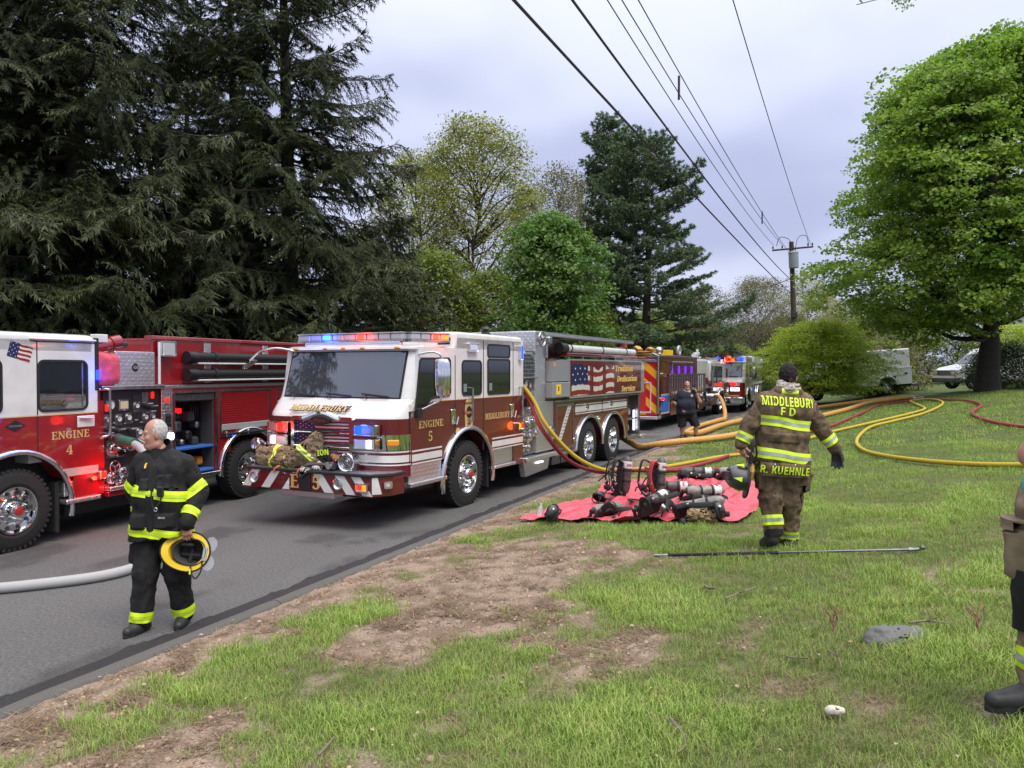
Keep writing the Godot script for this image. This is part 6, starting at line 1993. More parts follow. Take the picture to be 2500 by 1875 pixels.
func make_rescue_truck() -> void:
	var t := thing("fire_engine", "far rescue truck with a white top and lit front, facing the camera", "fire engine", Vector3(11.35, 0.0, -41.2), -atan(0.42), "fire engines on the road")
	var S := Transform3D(LEFT, Vector3(1.25, 0, 0))
	cab(t, M.red, {"zf": 1.9, "zb": -2.1, "roof": 2.9, "bound": 1.7, "arch": 0.78, "step": 1.1, "brow": 2.6})
	for w in [[0.4, true], [-5.4, false]]:
		wheel(t, Vector3(1.23, 0.53, w[0]), 1.0, 0.53, 0.33, w[1])
		wheel(t, Vector3(-1.23, 0.53, w[0]), -1.0, 0.53, 0.33, w[1])
	window(t, S, -1.1, 1.8, -0.35, 2.4)
	window(t, S, 0.3, 1.8, 0.9, 2.4)
	window(t, S, 1.1, 1.8, 1.8, 2.4)
	slab(t, "grab_rail", S, -0.15, 1.2, -0.1, 2.2, 0.02, 0.07, M.metal)
	var F := Transform3D(FRONT, Vector3(0, 0, 1.92))
	for sd in [-1, 1]:
		var x0 := -1.05 if sd == -1 else 0.55
		light_pod(t, F, x0, 1.34, x0 + 0.5, 1.55, [[0.6, M.red_lamp], [0.4, M.lens]], "warning_light", 0.08)
		light_pod(t, F, x0, 1.08, x0 + 0.5, 1.30, [[0.4, M.white_lamp], [0.6, M.white_lamp]], "headlight", 0.08)
	frame(t, "grille", F, -0.5, 0.9, 0.5, 1.55, 0.03, 0.06, -0.02, 0.05, M.chrome)
	for k in 6: slab(t, "grille_slat", F, -0.45, 0.96 + 0.09 * k, 0.45, 1.0 + 0.09 * k, 0.0, 0.03, M.chrome)
	slab(t, "bumper", F, -1.25, 0.45, 1.25, 0.80, -0.2, 0.45, M.chrome, 0.04)
	slab(t, "stripe", F, -1.0, 0.82, 1.0, 0.9, -0.05, 0.02, M.amber)
	var lb := thing_part(t, "light_bar")
	for k in 10:
		slab(lb, "light_cell", Transform3D(FRONT, Vector3(0, 0, 1.25)), -1.15 + 0.23 * k, 2.66, -0.94 + 0.23 * k, 2.82, -0.15, 0.15, [M.white_lamp, M.red_lamp, M.amber_lamp, M.clear_lens, M.blue_lamp][k % 5])
	var mi := B.new()
	mi.ball(S * Vector3(-1.3, 2.0, 0.4), Vector3(0.16, 0.32, 0.12), 12, 8)
	part(t, "mirror", mi, M.metal, 60)
	var m2 := B.new()
	m2.ball(Vector3(-1.5, 2.0, 1.5), Vector3(0.16, 0.32, 0.12), 12, 8)
	part(t, "mirror", m2, M.metal, 60)
	# tall body of roll shutters
	slab(t, "body", S, 2.12, 0.5, 8.3, 2.5, -2.5, -0.02, M.maroon, 0.02)
	slab(t, "body_top", S, 2.12, 2.5, 8.3, 2.94, -2.5, -0.01, M.white, 0.03)
	slab(t, "stripe", S, 2.12, 2.30, 8.3, 2.42, 0, 0.004, M.white, 0)
	slab(t, "stripe", S, 2.12, 1.36, 8.3, 1.50, 0, 0.022, M.silver_tape, 0)
	for k in 4:
		var x0 := 2.25 + 1.5 * k
		frame(t, "compartment_frame", S, x0, 0.62 if k != 2 else 1.36, x0 + 1.4, 2.26, 0.02, 0.04, -0.02, 0.012, M.metal)
	light_pod(t, S, 2.6, 2.58, 3.4, 2.86, [[1.0, M.gold]], "scene_light")
	light_pod(t, S, 7.9, 2.6, 8.2, 2.82, [[1.0, M.blue_lamp]])
	light_pod(t, S, 1.2, 1.05, 1.5, 1.20, [[1.0, M.blue_lamp]])
	slab(t, "rub_rail", S, 2.1, 0.44, 8.3, 0.5, -0.3, 0.03, M.metal)
	var core := B.new()
	core.box(Vector3(0, 0.6, -3.5), Vector3(1.0, 0.4, 8.0))
	part(t, "chassis_rail", core, M.dark, 0)
	for w in [0.0, -5.4]:
		if w < 0:
			var arc := []
			for i in 13:
				var a := PI * (1.0 - i / 12.0)
				arc.append(S * Vector3(-w + cos(a) * 0.72, 0.52 + sin(a) * 0.72, 0.02))
			bar(t, "fender", arc, 0.05, M.chrome)
			var bl := PackedVector2Array()
			for i in 17: bl.append(Vector2(-w + cos(PI * i / 16) * 0.68, 0.49 + sin(PI * i / 16) * 0.68))
			plate(t, "wheel_house", S, bl, -0.4, 0.004, M.dark)
	lamp_glow(t, Vector3(0.3, 2.75, 1.6), Color(1, 0.25, 0.2), 1.0)

# ---------- the parked vans and the house ----------
func make_vehicles() -> void:
	# service truck: tall white utility body, dark cab in the shade of the bush
	var t := thing("service_truck", "white utility body truck parked nose first under the lime bush", "truck", Vector3(18.0, 0.70, -41.5), deg_to_rad(-86.0))
	t.rotation.x = 0.07
	var S := Transform3D(LEFT, Vector3(1.05, 0, 0))
	var body := PackedVector2Array([Vector2(0.0, 0.55), Vector2(1.25, 0.55)])
	for i in 13:
		var a := PI * (1.0 - i / 12.0)
		body.append(Vector2(1.78 + cos(a) * 0.52, 0.55 + sin(a) * 0.46))
	body.append_array(PackedVector2Array([Vector2(2.32, 0.55), Vector2(3.15, 0.55), Vector2(3.15, 1.42), Vector2(0.0, 1.42)]))
	plate(t, "body_side", S, body, -2.1, 0.0, M.van_white)
	slab(t, "body_box", S, 0.0, 1.42, 3.12, 2.42, -2.0, -0.05, M.van_white, 0.05)
	slab(t, "body_ledge", S, -0.02, 1.38, 3.16, 1.45, -2.1, 0.02, M.van_white)
	for x in [0.9, 2.35]:
		slab(t, "door_seam", S, x, 0.62, x + 0.015, 1.36, 0.0, 0.003, M.dull, 0)
	slab(t, "door_seam", S, 0.9, 0.98, 2.35, 0.995, 0.0, 0.003, M.dull, 0)
	for q in [[0.55, 1.0], [2.75, 1.05], [1.62, 1.28]]:
		slab(t, "door_latch", S, q[0], q[1], q[0] + 0.16, q[1] + 0.10, 0.0, 0.02, M.black)
	slab(t, "filler_cap", S, 2.10, 0.85, 2.26, 1.02, 0.0, 0.01, M.black, 0.0)
	slab(t, "roof_rack", S, 1.2, 2.42, 1.9, 2.62, -1.6, -0.4, M.brick)
	slab(t, "rear_bumper", S, 3.12, 0.42, 3.5, 0.55, -2.0, -0.05, M.dull)
	var arc := []
	for i in 13:
		var a := PI * (1.0 - i / 12.0)
		arc.append(S * Vector3(1.78 + cos(a) * 0.53, 0.55 + sin(a) * 0.47, 0.01))
	bar(t, "fender", arc, 0.04, M.van_white)
	var cb := []
	for z in [[-1.04, 0.0], [-0.9, 0.06], [0.9, 0.06], [1.04, 0.0]]:
		var ring := []
		for p in [[-0.05, 0.5], [-2.85, 0.5], [-2.95, 0.9], [-2.75, 1.12], [-1.75, 1.22], [-1.1, 1.85], [-0.9, 1.92], [-0.05, 1.92]]:
			ring.append(Vector3(z[0], p[1] + (z[1] if p[1] > 1.0 else 0.0), -p[0]))
		cb.append(ring)
	var cbm := B.new()
	cbm.loft(cb)
	part(t, "cab", cbm, M.dark_paint, 40)
	window(t, S, -1.25, 1.28, -0.25, 1.75, 0.05, 0.0)
	for w in [1.78, -2.05]:
		wheel(t, Vector3(1.0, 0.38, -w), 1.0, 0.38, 0.24, true)
		wheel(t, Vector3(-1.0, 0.38, -w), -1.0, 0.38, 0.24, true)
	slab(t, "bumper", Transform3D(FRONT, Vector3(0, 0, 2.9)), -1.0, 0.40, 1.0, 0.60, -0.05, 0.12, M.chrome, 0.03)
	# white van beside the maple trunk
	var v := thing("van", "white van with amber indicators parked behind the maple trunk", "van", Vector3(26.3, 1.18, -40.3), deg_to_rad(-88.0))
	var VS := Transform3D(LEFT, Vector3(1.0, 0, 0))
	var ringz := []
	var prof := [[-4.4, 0.45], [-3.0, 0.45], [4.0, 0.45], [4.05, 1.3], [3.9, 2.06], [3.5, 2.14], [-1.4, 2.12], [-1.65, 2.02], [-2.55, 1.28], [-3.35, 1.12], [-3.62, 0.95], [-3.66, 0.5]]
	for z in [[-1.0, 0.0], [-0.98, 0.02], [-0.86, 0.05], [0.86, 0.05], [0.98, 0.02], [1.0, 0.0]]:
		var ring := []
		for p in prof.slice(1):
			var k: float = z[1] / 0.05
			ring.append(Vector3(z[0] * (1.0 - 0.12 * smoothstep(1.3, 2.1, p[1])), p[1] + (z[1] if p[1] > 1.6 else 0.0), -p[0] + (0.12 * k if p[0] < -1.5 else 0.0)))
		ringz.append(ring)
	var vb := B.new()
	vb.loft(ringz)
	part(v, "body", vb, M.van_white, 45)
	var gw := B.new()
	gw.xf = Transform3D(Basis(), Vector3(0, 0, 0.13))
	gw.q(Vector3(-0.82, 1.33, 2.52), Vector3(0.82, 1.33, 2.52), Vector3(0.76, 1.98, 1.73), Vector3(-0.76, 1.98, 1.73))
	part(v, "windscreen", gw, M.screen_glass, 0)
	var sw := B.new()
	for q in [[1.36, 1.97]]:
		sw.q(Vector3(1.005, 1.34, 2.15), Vector3(1.005, 1.34, 1.15), Vector3(0.90, 1.95, 1.15), Vector3(0.90, 1.95, 1.62))
	part(v, "window", sw, M.glass, 0)
	var VF := Transform3D(FRONT, Vector3(0, 0, 3.74))
	slab(v, "grille", VF, -0.6, 0.70, 0.6, 0.98, -0.1, 0.03, M.dull)
	for x in [-0.92, 0.58]:
		slab(v, "headlight", VF, x, 0.80, x + 0.34, 1.0, -0.2, 0.03, M.lens)
		slab(v, "indicator", VF, x, 0.68, x + 0.34, 0.79, -0.2, 0.03, M.amber)
	slab(v, "bumper", VF, -1.0, 0.35, 1.0, 0.62, -0.3, 0.10, M.dull, 0.05)
	for w in [2.75, -2.4]:
		wheel(v, Vector3(1.0, 0.36, w), 1.0, 0.37, 0.24, true)
		wheel(v, Vector3(-1.0, 0.36, w), -1.0, 0.37, 0.24, true)
		var wh := PackedVector2Array()
		for i in 17: wh.append(Vector2(-w + cos(PI * i / 16) * 0.48, 0.44 + sin(PI * i / 16) * 0.42))
		plate(v, "wheel_house", VS, wh, -0.3, 0.004, M.dark)
	# house with a grey shingle roof behind the van
	var h := thing("house", "white house with a dark grey shingle roof behind the maple and van", "house", Vector3(45.2, 1.0, -60.0), deg_to_rad(8.0))
	var wl := B.new()
	wl.box(Vector3(0, 1.5, 0), Vector3(12.0, 3.0, 7.0))
	part(h, "wall", wl, M.siding, 0)
	for k in 10:
		var sd := B.new()
		sd.box(Vector3(0, 0.2 + 0.29 * k, 3.52), Vector3(12.04, 0.27, 0.03), 0.01)
		part(h, "siding_board", sd, M.siding, 0)
	var n := 16
	for k in n:
		for sg in [1, -1]:
			var b := B.new()
			var f := float(k) / n
			var sl := atan2(3.2, 4.0)
			b.xf = Transform3D(Basis(Vector3.RIGHT, sl * sg), Vector3(0, 2.95 + 3.2 * (f + 0.5 / n), sg * 4.0 * (1.0 - f - 0.5 / n)))
			b.box(Vector3.ZERO, Vector3(12.8, 0.05 + 0.012 * (k % 2), 5.2 / n + 0.06), 0.006)
			part(h, "shingle_course", b, M.shingle, 0)
	for x in [-6.0, 6.0]:
		var gb := B.new()
		gb.xf = Transform3D(Basis(Vector3.UP, PI / 2), Vector3(x, 0, 0))
		gb.prism(PackedVector2Array([Vector2(-3.5, 3.0), Vector2(3.5, 3.0), Vector2(0, 5.9)]), -0.05, 0.05)
		part(h, "gable", gb, M.siding, 0)
	for x in [-3.6, -0.5, 3.0]:
		var w := slab(h, "window", Transform3D(FRONT, Vector3(x, 0, 3.54)), -0.5, 1.1, 0.5, 2.3, 0, 0.03, M.glass)
		frame(w, "window_trim", Transform3D(FRONT, Vector3(x, 0, 3.54)), -0.6, 1.0, 0.6, 2.4, 0.02, 0.1, 0, 0.06, M.siding)
	var ch := B.new()
	ch.box(Vector3(2.0, 6.0, -0.4), Vector3(0.9, 1.6, 0.7))
	part(h, "chimney", ch, M.brick, 0)

# ---------- pole and wires ----------
func sag(a: Vector3, b: Vector3, dip: float, n := 28) -> Array:
	var p := []
	for i in n + 1:
		var f := float(i) / n
		p.append(a.lerp(b, f) - Vector3(0, dip * 4.0 * f * (1.0 - f), 0))
	return p
func make_pole() -> void:
	var x := 17.75
	var d := 48.0
	var base := land(x, d)
	var t := thing("utility_pole", "brown wooden utility pole with a grey transformer beside the road", "utility pole", Vector3(x, base, -d))
	t.rotation = Vector3(0, 0, deg_to_rad(2.2))
	var b := B.new()
	b.cyl(Vector3(0, -0.5, 0), Vector3(0, 9.9, 0), 0.20, 0.14, 14)
	part(t, "pole", b, M.wood, 50)
	var dr := Vector3(0.92, 0, 0.39)
	var ca := B.new()
	ca.xf = Transform3D(Basis(dr, Vector3.UP, dr.cross(Vector3.UP)), Vector3(0.0, 9.45, 0.17))
	ca.box(Vector3.ZERO, Vector3(2.4, 0.10, 0.08), 0.01)
	part(t, "crossarm", ca, M.wood, 0)
	for k in [-1.15, -0.6, 0.9, 1.15]:
		var i := B.new()
		i.xf = Transform3D(Basis(), dr * k + Vector3(0, 9.5, 0.17))
		i.lathe([Vector2(0.02, 0), Vector2(0.02, 0.05), Vector2(0.06, 0.06), Vector2(0.04, 0.10), Vector2(0.06, 0.12), Vector2(0.03, 0.2), Vector2(0, 0.2)], 10)
		part(t, "insulator", i, M.wire)
	var tr := B.new()
	tr.xf = Transform3D(Basis(), Vector3(-0.05, 8.2, 0.42))
	tr.lathe([Vector2(0, 0), Vector2(0.27, 0.02), Vector2(0.29, 0.06), Vector2(0.29, 0.92), Vector2(0.31, 0.94), Vector2(0.28, 1.02), Vector2(0.1, 1.08), Vector2(0, 1.08)], 20)
	var can := part(t, "transformer", tr, M.transformer)
	for k in [-0.12, 0.12]:
		var bu := B.new()
		bu.cyl(Vector3(-0.05 + k, 9.26, 0.42), Vector3(-0.05 + k, 9.52, 0.42), 0.045, 0.025, 8)
		part(can, "bushing", bu, M.wire)
	bar(t, "jumper_wire", spline([Vector3(-1.0, 9.65, 0.2), Vector3(-0.8, 10.15, 0.3), Vector3(-0.3, 10.0, 0.4), Vector3(-0.12, 9.52, 0.42)], 4), 0.02, M.wire, 4)
	bar(t, "jumper_wire", spline([Vector3(1.0, 9.65, 0.2), Vector3(0.8, 10.2, 0.3), Vector3(0.3, 10.1, 0.4), Vector3(0.1, 9.52, 0.42)], 4), 0.02, M.wire, 4)
	slab(t, "pole_band", Transform3D(FRONT, Vector3(0, 0, 0.16)), -0.16, 5.2, 0.16, 5.5, -0.02, 0.06, M.wire)
	var P := func(px: float, py: float) -> Vector3: return t.position + Vector3(px - py * 0.038, py, 0.18)
	# each wire runs from the pole past the top of the picture, overhead and on behind the camera
	var list := [["thick black cable slung lowest across the sky", P.call(-0.1, 6.8 - base), Vector3(-6.8, 6.75, 6.0), 0.25, 0.021], ["second black cable, just above the lowest one", P.call(-0.1, 7.7 - base), Vector3(-6.6, 7.9, 6.0), 0.65, 0.020], ["thin wire, left of the three close power wires", P.call(-1.15, 9.62), Vector3(-7.1, 9.9, 6.0), 0.85, 0.012], ["thin wire, middle of the three close power wires", P.call(-0.6, 9.62), Vector3(-7.0, 9.9, 6.0), 0.85, 0.012], ["thin wire, right of the three close power wires", P.call(-0.15, 9.1), Vector3(-6.8, 10.0, 6.0), 0.7, 0.012], ["single thin wire far right, alone in the sky", P.call(1.15, 9.65), Vector3(-4.9, 10.2, 6.0), 0.7, 0.012]]
	for w in list:
		var wb := B.new()
		wb.tube(sag(w[1], w[2], w[3], 36), w[4], 5, false)
		var o := part(self, "overhead_wire", wb, M.wire, 60)
		tag(o, w[0], "wire", "overhead wires")
	var sv := B.new()
	sv.tube(sag(P.call(-0.1, 7.6), Vector3(-9.0, 4.0, -52.0), 1.5, 30), 0.022, 5, false)
	tag(part(self, "overhead_wire", sv, M.wire, 60), "thin service wire running left across the pines", "wire", "overhead wires")
	for k in 2:
		var f: float = [0.548, 0.228][k]
		var c: Vector3 = sag(list[3][1], list[3][2], 0.85, 100)[int(f * 100)]
		var sp := B.new()
		sp.box(c + Vector3(0.1, -0.02, 0), Vector3(0.05, 0.58, 0.06), 0.01)
		tag(part(self, "wire_spacer", sp, M.wire, 0), ["dark spacer hanging on the close wires, nearest", "dark spacer on the close wires, nearer the pole"][k], "wire spacer", "wire spacers")

# ---------- bodies: distance fields meshed as surface nets ----------
class Field:
	var o: Vector3
	var h: float
	var nx: int
	var ny: int
	var nz: int
	var d := PackedFloat32Array()
	func _init(a: Vector3, b: Vector3, cell: float) -> void:
		o = a
		h = cell
		nx = int((b.x - a.x) / h) + 2
		ny = int((b.y - a.y) / h) + 2
		nz = int((b.z - a.z) / h) + 2
		d.resize(nx * ny * nz)
		d.fill(9.0)
	func cap(a: Vector3, b: Vector3, ra: float, rb: float, k := 0.03) -> void:
		var m := maxf(ra, rb) + k + 2.0 * h
		var lo := ((Vector3(minf(a.x, b.x), minf(a.y, b.y), minf(a.z, b.z)) - o - Vector3(m, m, m)) / h).floor()
		var hi := ((Vector3(maxf(a.x, b.x), maxf(a.y, b.y), maxf(a.z, b.z)) - o + Vector3(m, m, m)) / h).ceil()
		var ab := b - a
		var l2 := maxf(ab.length_squared(), 1e-9)
		for z in range(maxi(int(lo.z), 0), mini(int(hi.z), nz - 1) + 1):
			for y in range(maxi(int(lo.y), 0), mini(int(hi.y), ny - 1) + 1):
				var row := (z * ny + y) * nx
				for x in range(maxi(int(lo.x), 0), mini(int(hi.x), nx - 1) + 1):
					var p := o + Vector3(x, y, z) * h - a
					var t := clampf(p.dot(ab) / l2, 0.0, 1.0)
					var e := (p - ab * t).length() - lerpf(ra, rb, t)
					var c := d[row + x]
					var w := k - absf(c - e)
					d[row + x] = minf(c, e) - (w * w * 0.25 / k if w > 0.0 else 0.0)
	func ell(c0: Vector3, r: Vector3, k := 0.02) -> void:
		var m := r + Vector3(k + 2.0 * h, k + 2.0 * h, k + 2.0 * h)
		var lo := ((c0 - m - o) / h).floor()
		var hi := ((c0 + m - o) / h).ceil()
		var r2 := r * r
		for z in range(maxi(int(lo.z), 0), mini(int(hi.z), nz - 1) + 1):
			for y in range(maxi(int(lo.y), 0), mini(int(hi.y), ny - 1) + 1):
				var row := (z * ny + y) * nx
				for x in range(maxi(int(lo.x), 0), mini(int(hi.x), nx - 1) + 1):
					var p := o + Vector3(x, y, z) * h - c0
					var ql := (p / r).length()
					var e := ql * (ql - 1.0) / maxf((p / r2).length(), 1e-6)
					var c := d[row + x]
					var w := k - absf(c - e)
					d[row + x] = minf(c, e) - (w * w * 0.25 / k if w > 0.0 else 0.0)
	# keep only what lies on the far side of the plane n.p < s
	func cut(n: Vector3, s: float) -> void:
		for z in nz:
			for y in ny:
				for x in nx:
					var i := (z * ny + y) * nx + x
					if d[i] < 0.2:
						d[i] = maxf(d[i], n.dot(o + Vector3(x, y, z) * h) - s)
	func folds(n: FastNoiseLite, amp: float, sc: Vector3) -> void:
		for z in nz:
			for y in ny:
				var row := (z * ny + y) * nx
				for x in nx:
					if absf(d[row + x]) < 0.04:
						d[row + x] += amp * n.get_noise_3dv((o + Vector3(x, y, z) * h) * sc)
	func at(p: Vector3) -> float:
		var g := (p - o) / h
		var x := int(g.x)
		var y := int(g.y)
		var z := int(g.z)
		if x < 0 or y < 0 or z < 0 or x >= nx - 1 or y >= ny - 1 or z >= nz - 1:
			return 9.0
		var f := g - Vector3(x, y, z)
		var i := (z * ny + y) * nx + x
		var s := nx * ny
		return lerpf(lerpf(lerpf(d[i], d[i + 1], f.x), lerpf(d[i + nx], d[i + nx + 1], f.x), f.y), lerpf(lerpf(d[i + s], d[i + s + 1], f.x), lerpf(d[i + s + nx], d[i + s + nx + 1], f.x), f.y), f.z)
	# from p along u to where the sign changes
	func march(p: Vector3, u: Vector3, far := 0.6) -> float:
		var s0 := at(p) < 0.0
		var t := 0.0
		while t < far:
			t += h * 0.5
			if (at(p + u * t) < 0.0) != s0:
				var a := t - h * 0.5
				var b := t
				for k in 5:
					var m := (a + b) * 0.5
					if (at(p + u * m) < 0.0) != s0: b = m
					else: a = m
				return (a + b) * 0.5
		return -1.0
	func net(v: PackedVector3Array, ix: PackedInt32Array) -> void:
		var of := {}
		var s := nx * ny
		var cor := [0, 1, nx, nx + 1, s, s + 1, s + nx, s + nx + 1]
		var ed := [[0, 1], [2, 3], [4, 5], [6, 7], [0, 2], [1, 3], [4, 6], [5, 7], [0, 4], [1, 5], [2, 6], [3, 7]]
		var cp := []
		for i in 8: cp.append(Vector3(i & 1, (i >> 1) & 1, i >> 2))
		var lim := 1.8 * h
		var d := self.d
		for z in nz - 1:
			for y in ny - 1:
				var row := (z * ny + y) * nx
				for i in range(row, row + nx - 1):
					if d[i] > lim or d[i] < -lim:
						continue
					var x := i - row
					var mask := 0
					for k in 8:
						if d[i + cor[k]] < 0.0: mask |= 1 << k
					if mask == 0 or mask == 255:
						continue
					var c := Vector3.ZERO
					var n := 0
					for e in ed:
						var a: float = d[i + cor[e[0]]]
						var b: float = d[i + cor[e[1]]]
						if (a < 0.0) != (b < 0.0):
							c += cp[e[0]].lerp(cp[e[1]], a / (a - b))
							n += 1
					of[i] = v.size()
					v.append(o + (Vector3(x, y, z) + c / n) * h)
		for i in of:
			var inside: bool = d[i] < 0.0
			for ax in [[1, nx, s], [nx, s, 1], [s, 1, nx]]:
				if (d[i + ax[0]] < 0.0) == inside:
					continue
				var b: int = i - ax[1]
				var c: int = i - ax[1] - ax[2]
				var e: int = i - ax[2]
				if of.has(b) and of.has(c) and of.has(e):
					var q := [of[i], of[b], of[c], of[e]]
					if inside: q = [of[i], of[e], of[c], of[b]]
					ix.append_array(PackedInt32Array([q[0], q[2], q[1], q[0], q[3], q[2]]))

func skin_mesh(fields: Array, m: Material) -> ArrayMesh:
	var v := PackedVector3Array()
	var ix := PackedInt32Array()
	for f in fields:
		if f is Array:   # a field with a transform of its own
			var v2 := PackedVector3Array()
			var i2 := PackedInt32Array()
			f[0].net(v2, i2)
			var b := v.size()
			for p in v2: v.append(f[1] * p)
			for i in i2: ix.append(i + b)
		else:
			f.net(v, ix)   # only ever the first
	var n := PackedVector3Array()
	n.resize(v.size())
	for i in range(0, ix.size(), 3):
		var c := -(v[ix[i + 1]] - v[ix[i]]).cross(v[ix[i + 2]] - v[ix[i]])
		n[ix[i]] += c; n[ix[i + 1]] += c; n[ix[i + 2]] += c
	for i in n.size(): n[i] = n[i].normalized()
	var a := []
	a.resize(Mesh.ARRAY_MAX)
	a[Mesh.ARRAY_VERTEX] = v
	a[Mesh.ARRAY_NORMAL] = n
	a[Mesh.ARRAY_INDEX] = ix
	var am := ArrayMesh.new()
	am.add_surface_from_arrays(Mesh.PRIMITIVE_TRIANGLES, a)
	am.surface_set_material(0, m)
	return am

func bound(pts: Array, pad: float) -> Array:
	var lo := Vector3(1e9, 1e9, 1e9)
	var hi := -lo
	for p in pts:
		lo = Vector3(minf(lo.x, p.x), minf(lo.y, p.y), minf(lo.z, p.z))
		hi = Vector3(maxf(hi.x, p.x), maxf(hi.y, p.y), maxf(hi.z, p.z))
	return [lo - Vector3(pad, pad, pad), hi + Vector3(pad, pad, pad)]
# bones: [a, b, ra, rb]
func field_of(bones: Array, cell: float, k: float, pad := 0.1) -> Field:
	var pts := []
	var r := 0.0
	for b in bones:
		pts.append(b[0]); pts.append(b[1])
		r = maxf(r, maxf(b[2], b[3]))
	var bd := bound(pts, r + pad * 0.4)
	var f := Field.new(bd[0], bd[1], cell)
	for b in bones: f.cap(b[0], b[1], b[2], b[3], k)
	return f
# a band that goes round a limb or trunk, from height s0 to s1 along the axis a-b, lying on the cloth
func band(t: Node, called: String, f: Field, a: Vector3, b: Vector3, s0: float, s1: float, m: Material, tilt := Vector3.ZERO, off := 0.005, from := 0.0, to := TAU) -> MeshInstance3D:
	var ax := (b - a).normalized()
	var u := ax.cross(Vector3(0, 0, 1)).normalized()
	var w := ax.cross(u).normalized()
	var bm := B.new()
	var n := 48
	var rows := 4
	var g := []
	for i in n + 1:
		var an := from + (to - from) * i / n
		var dir := u * cos(an) + w * sin(an)
		var col := []
		for k in rows:
			var c := a + ax * (lerpf(s0, s1, k / (rows - 1.0)) + tilt.dot(dir))
			var r := f.march(c, dir)
			col.append(c + dir * (r + off) if r > 0.0 else null)
		g.append(col)
	for i in n:
		for k in rows - 1:
			if g[i][k] != null and g[i + 1][k] != null and g[i][k + 1] != null and g[i + 1][k + 1] != null:
				bm.qo(g[i][k], g[i + 1][k], g[i + 1][k + 1], g[i][k + 1], a + ax * lerpf(s0, s1, 0.5))
	return part(t, called, bm, m, 60)
# lime, silver, lime
func stripe3(t: Node, f: Field, a: Vector3, b: Vector3, s: float, w: float, mid: Material, tilt := Vector3.ZERO, from := 0.0, to := TAU) -> void:
	band(t, "reflective_stripe", f, a, b, s - w * 0.5, s + w * 0.5, M.lime, tilt, 0.005, from, to)
	band(t, "reflective_stripe", f, a, b, s - w * 0.17, s + w * 0.17, mid, tilt, 0.008, from, to)
# lettering that lies on the cloth: each point of the text is pushed along -n until it meets the field
func cloth_text(t: Node, s: String, h: float, f: Field, tf: Transform3D, m: Material, off := 0.007) -> void:
	var tm := text_mesh(s, h, "Droid Sans", 700, 0.0)
	var arr := tm.surface_get_arrays(0)
	var v: PackedVector3Array = arr[Mesh.ARRAY_VERTEX]
	var ix: PackedInt32Array = arr[Mesh.ARRAY_INDEX] if arr[Mesh.ARRAY_INDEX] != null else PackedInt32Array(range(v.size()))
	var b := B.new()
	var n := tf.basis.z.normalized()
	var w := PackedVector3Array()
	for p in v:
		var q := tf * Vector3(p.x, p.y, 0)
		var r := f.march(q, -n, 0.5)
		w.append(q - n * (r - off) if r > 0.0 else q - n * 0.1)
	for i in range(0, ix.size(), 3):
		b.o(w[ix[i]], w[ix[i + 1]], w[ix[i + 2]], (w[ix[i]] + w[ix[i + 1]] + w[ix[i + 2]]) / 3.0 - n)
	part(t, "lettering", b, m, 0)
# a patch of cloth (pocket, flap) that follows the surface, seen along -n
func cloth_patch(t: Node, called: String, f: Field, tf: Transform3D, w: float, h: float, m: Material, off := 0.012) -> MeshInstance3D:
	var b := B.new()
	var n := tf.basis.z.normalized()
	var g := []
	for i in 9:
		var col := []
		for j in 9:
			var q := tf * Vector3((i / 8.0 - 0.5) * w, (j / 8.0 - 0.5) * h, 0)
			var r := f.march(q, -n, 0.6)
			var edge := 0.0 if (i == 0 or j == 0 or i == 8 or j == 8) else off
			col.append(q - n * (r - edge) if r > 0.0 else null)
		g.append(col)
	for i in 8:
		for j in 8:
			if g[i][j] != null and g[i + 1][j] != null and g[i + 1][j + 1] != null and g[i][j + 1] != null:
				b.qo(g[i][j], g[i + 1][j], g[i + 1][j + 1], g[i][j + 1], g[i][j] - n)
	return part(t, called, b, m, 60)

# head bones in its own frame: origin between the eyes' height and the ears, z forwards
var one_head: Field
func head_field() -> Field:
	if one_head: return one_head
	var f := Field.new(Vector3(-0.115, -0.27, -0.15), Vector3(0.115, 0.16, 0.15), 0.0052)
	f.ell(Vector3(0, 0.028, -0.018), Vector3(0.076, 0.098, 0.098), 0.02)
	f.ell(Vector3(0, -0.045, 0.022), Vector3(0.062, 0.085, 0.070), 0.03)
	f.ell(Vector3(0, -0.098, 0.052), Vector3(0.034, 0.026, 0.034), 0.03)
	f.cap(Vector3(-0.05, -0.085, -0.01), Vector3(-0.02, -0.105, 0.05), 0.022, 0.02, 0.02)
	f.cap(Vector3(0.05, -0.085, -0.01), Vector3(0.02, -0.105, 0.05), 0.022, 0.02, 0.02)
	f.cap(Vector3(-0.036, 0.022, 0.074), Vector3(0.036, 0.022, 0.074), 0.011, 0.011, 0.016)
	f.cap(Vector3(0, 0.010, 0.086), Vector3(0, -0.030, 0.106), 0.008, 0.013, 0.012)
	f.cap(Vector3(-0.012, -0.037, 0.094), Vector3(0.012, -0.037, 0.094), 0.009, 0.009, 0.008)
	f.cap(Vector3(-0.043, -0.028, 0.066), Vector3(-0.030, -0.05, 0.066), 0.016, 0.014, 0.025)
	f.cap(Vector3(0.043, -0.028, 0.066), Vector3(0.030, -0.05, 0.066), 0.016, 0.014, 0.025)
	f.cap(Vector3(-0.020, -0.066, 0.083), Vector3(0.020, -0.066, 0.083), 0.008, 0.008, 0.008)
	f.cap(Vector3(-0.018, -0.078, 0.080), Vector3(0.018, -0.078, 0.080), 0.008, 0.008, 0.006)
	for s in [-1, 1]:
		f.ell(Vector3(0.077 * s, -0.008, -0.008), Vector3(0.011, 0.032, 0.019), 0.008)
	f.cap(Vector3(0, -0.08, -0.02), Vector3(0, -0.26, -0.035), 0.058, 0.064, 0.03)
	one_head = f
	return f
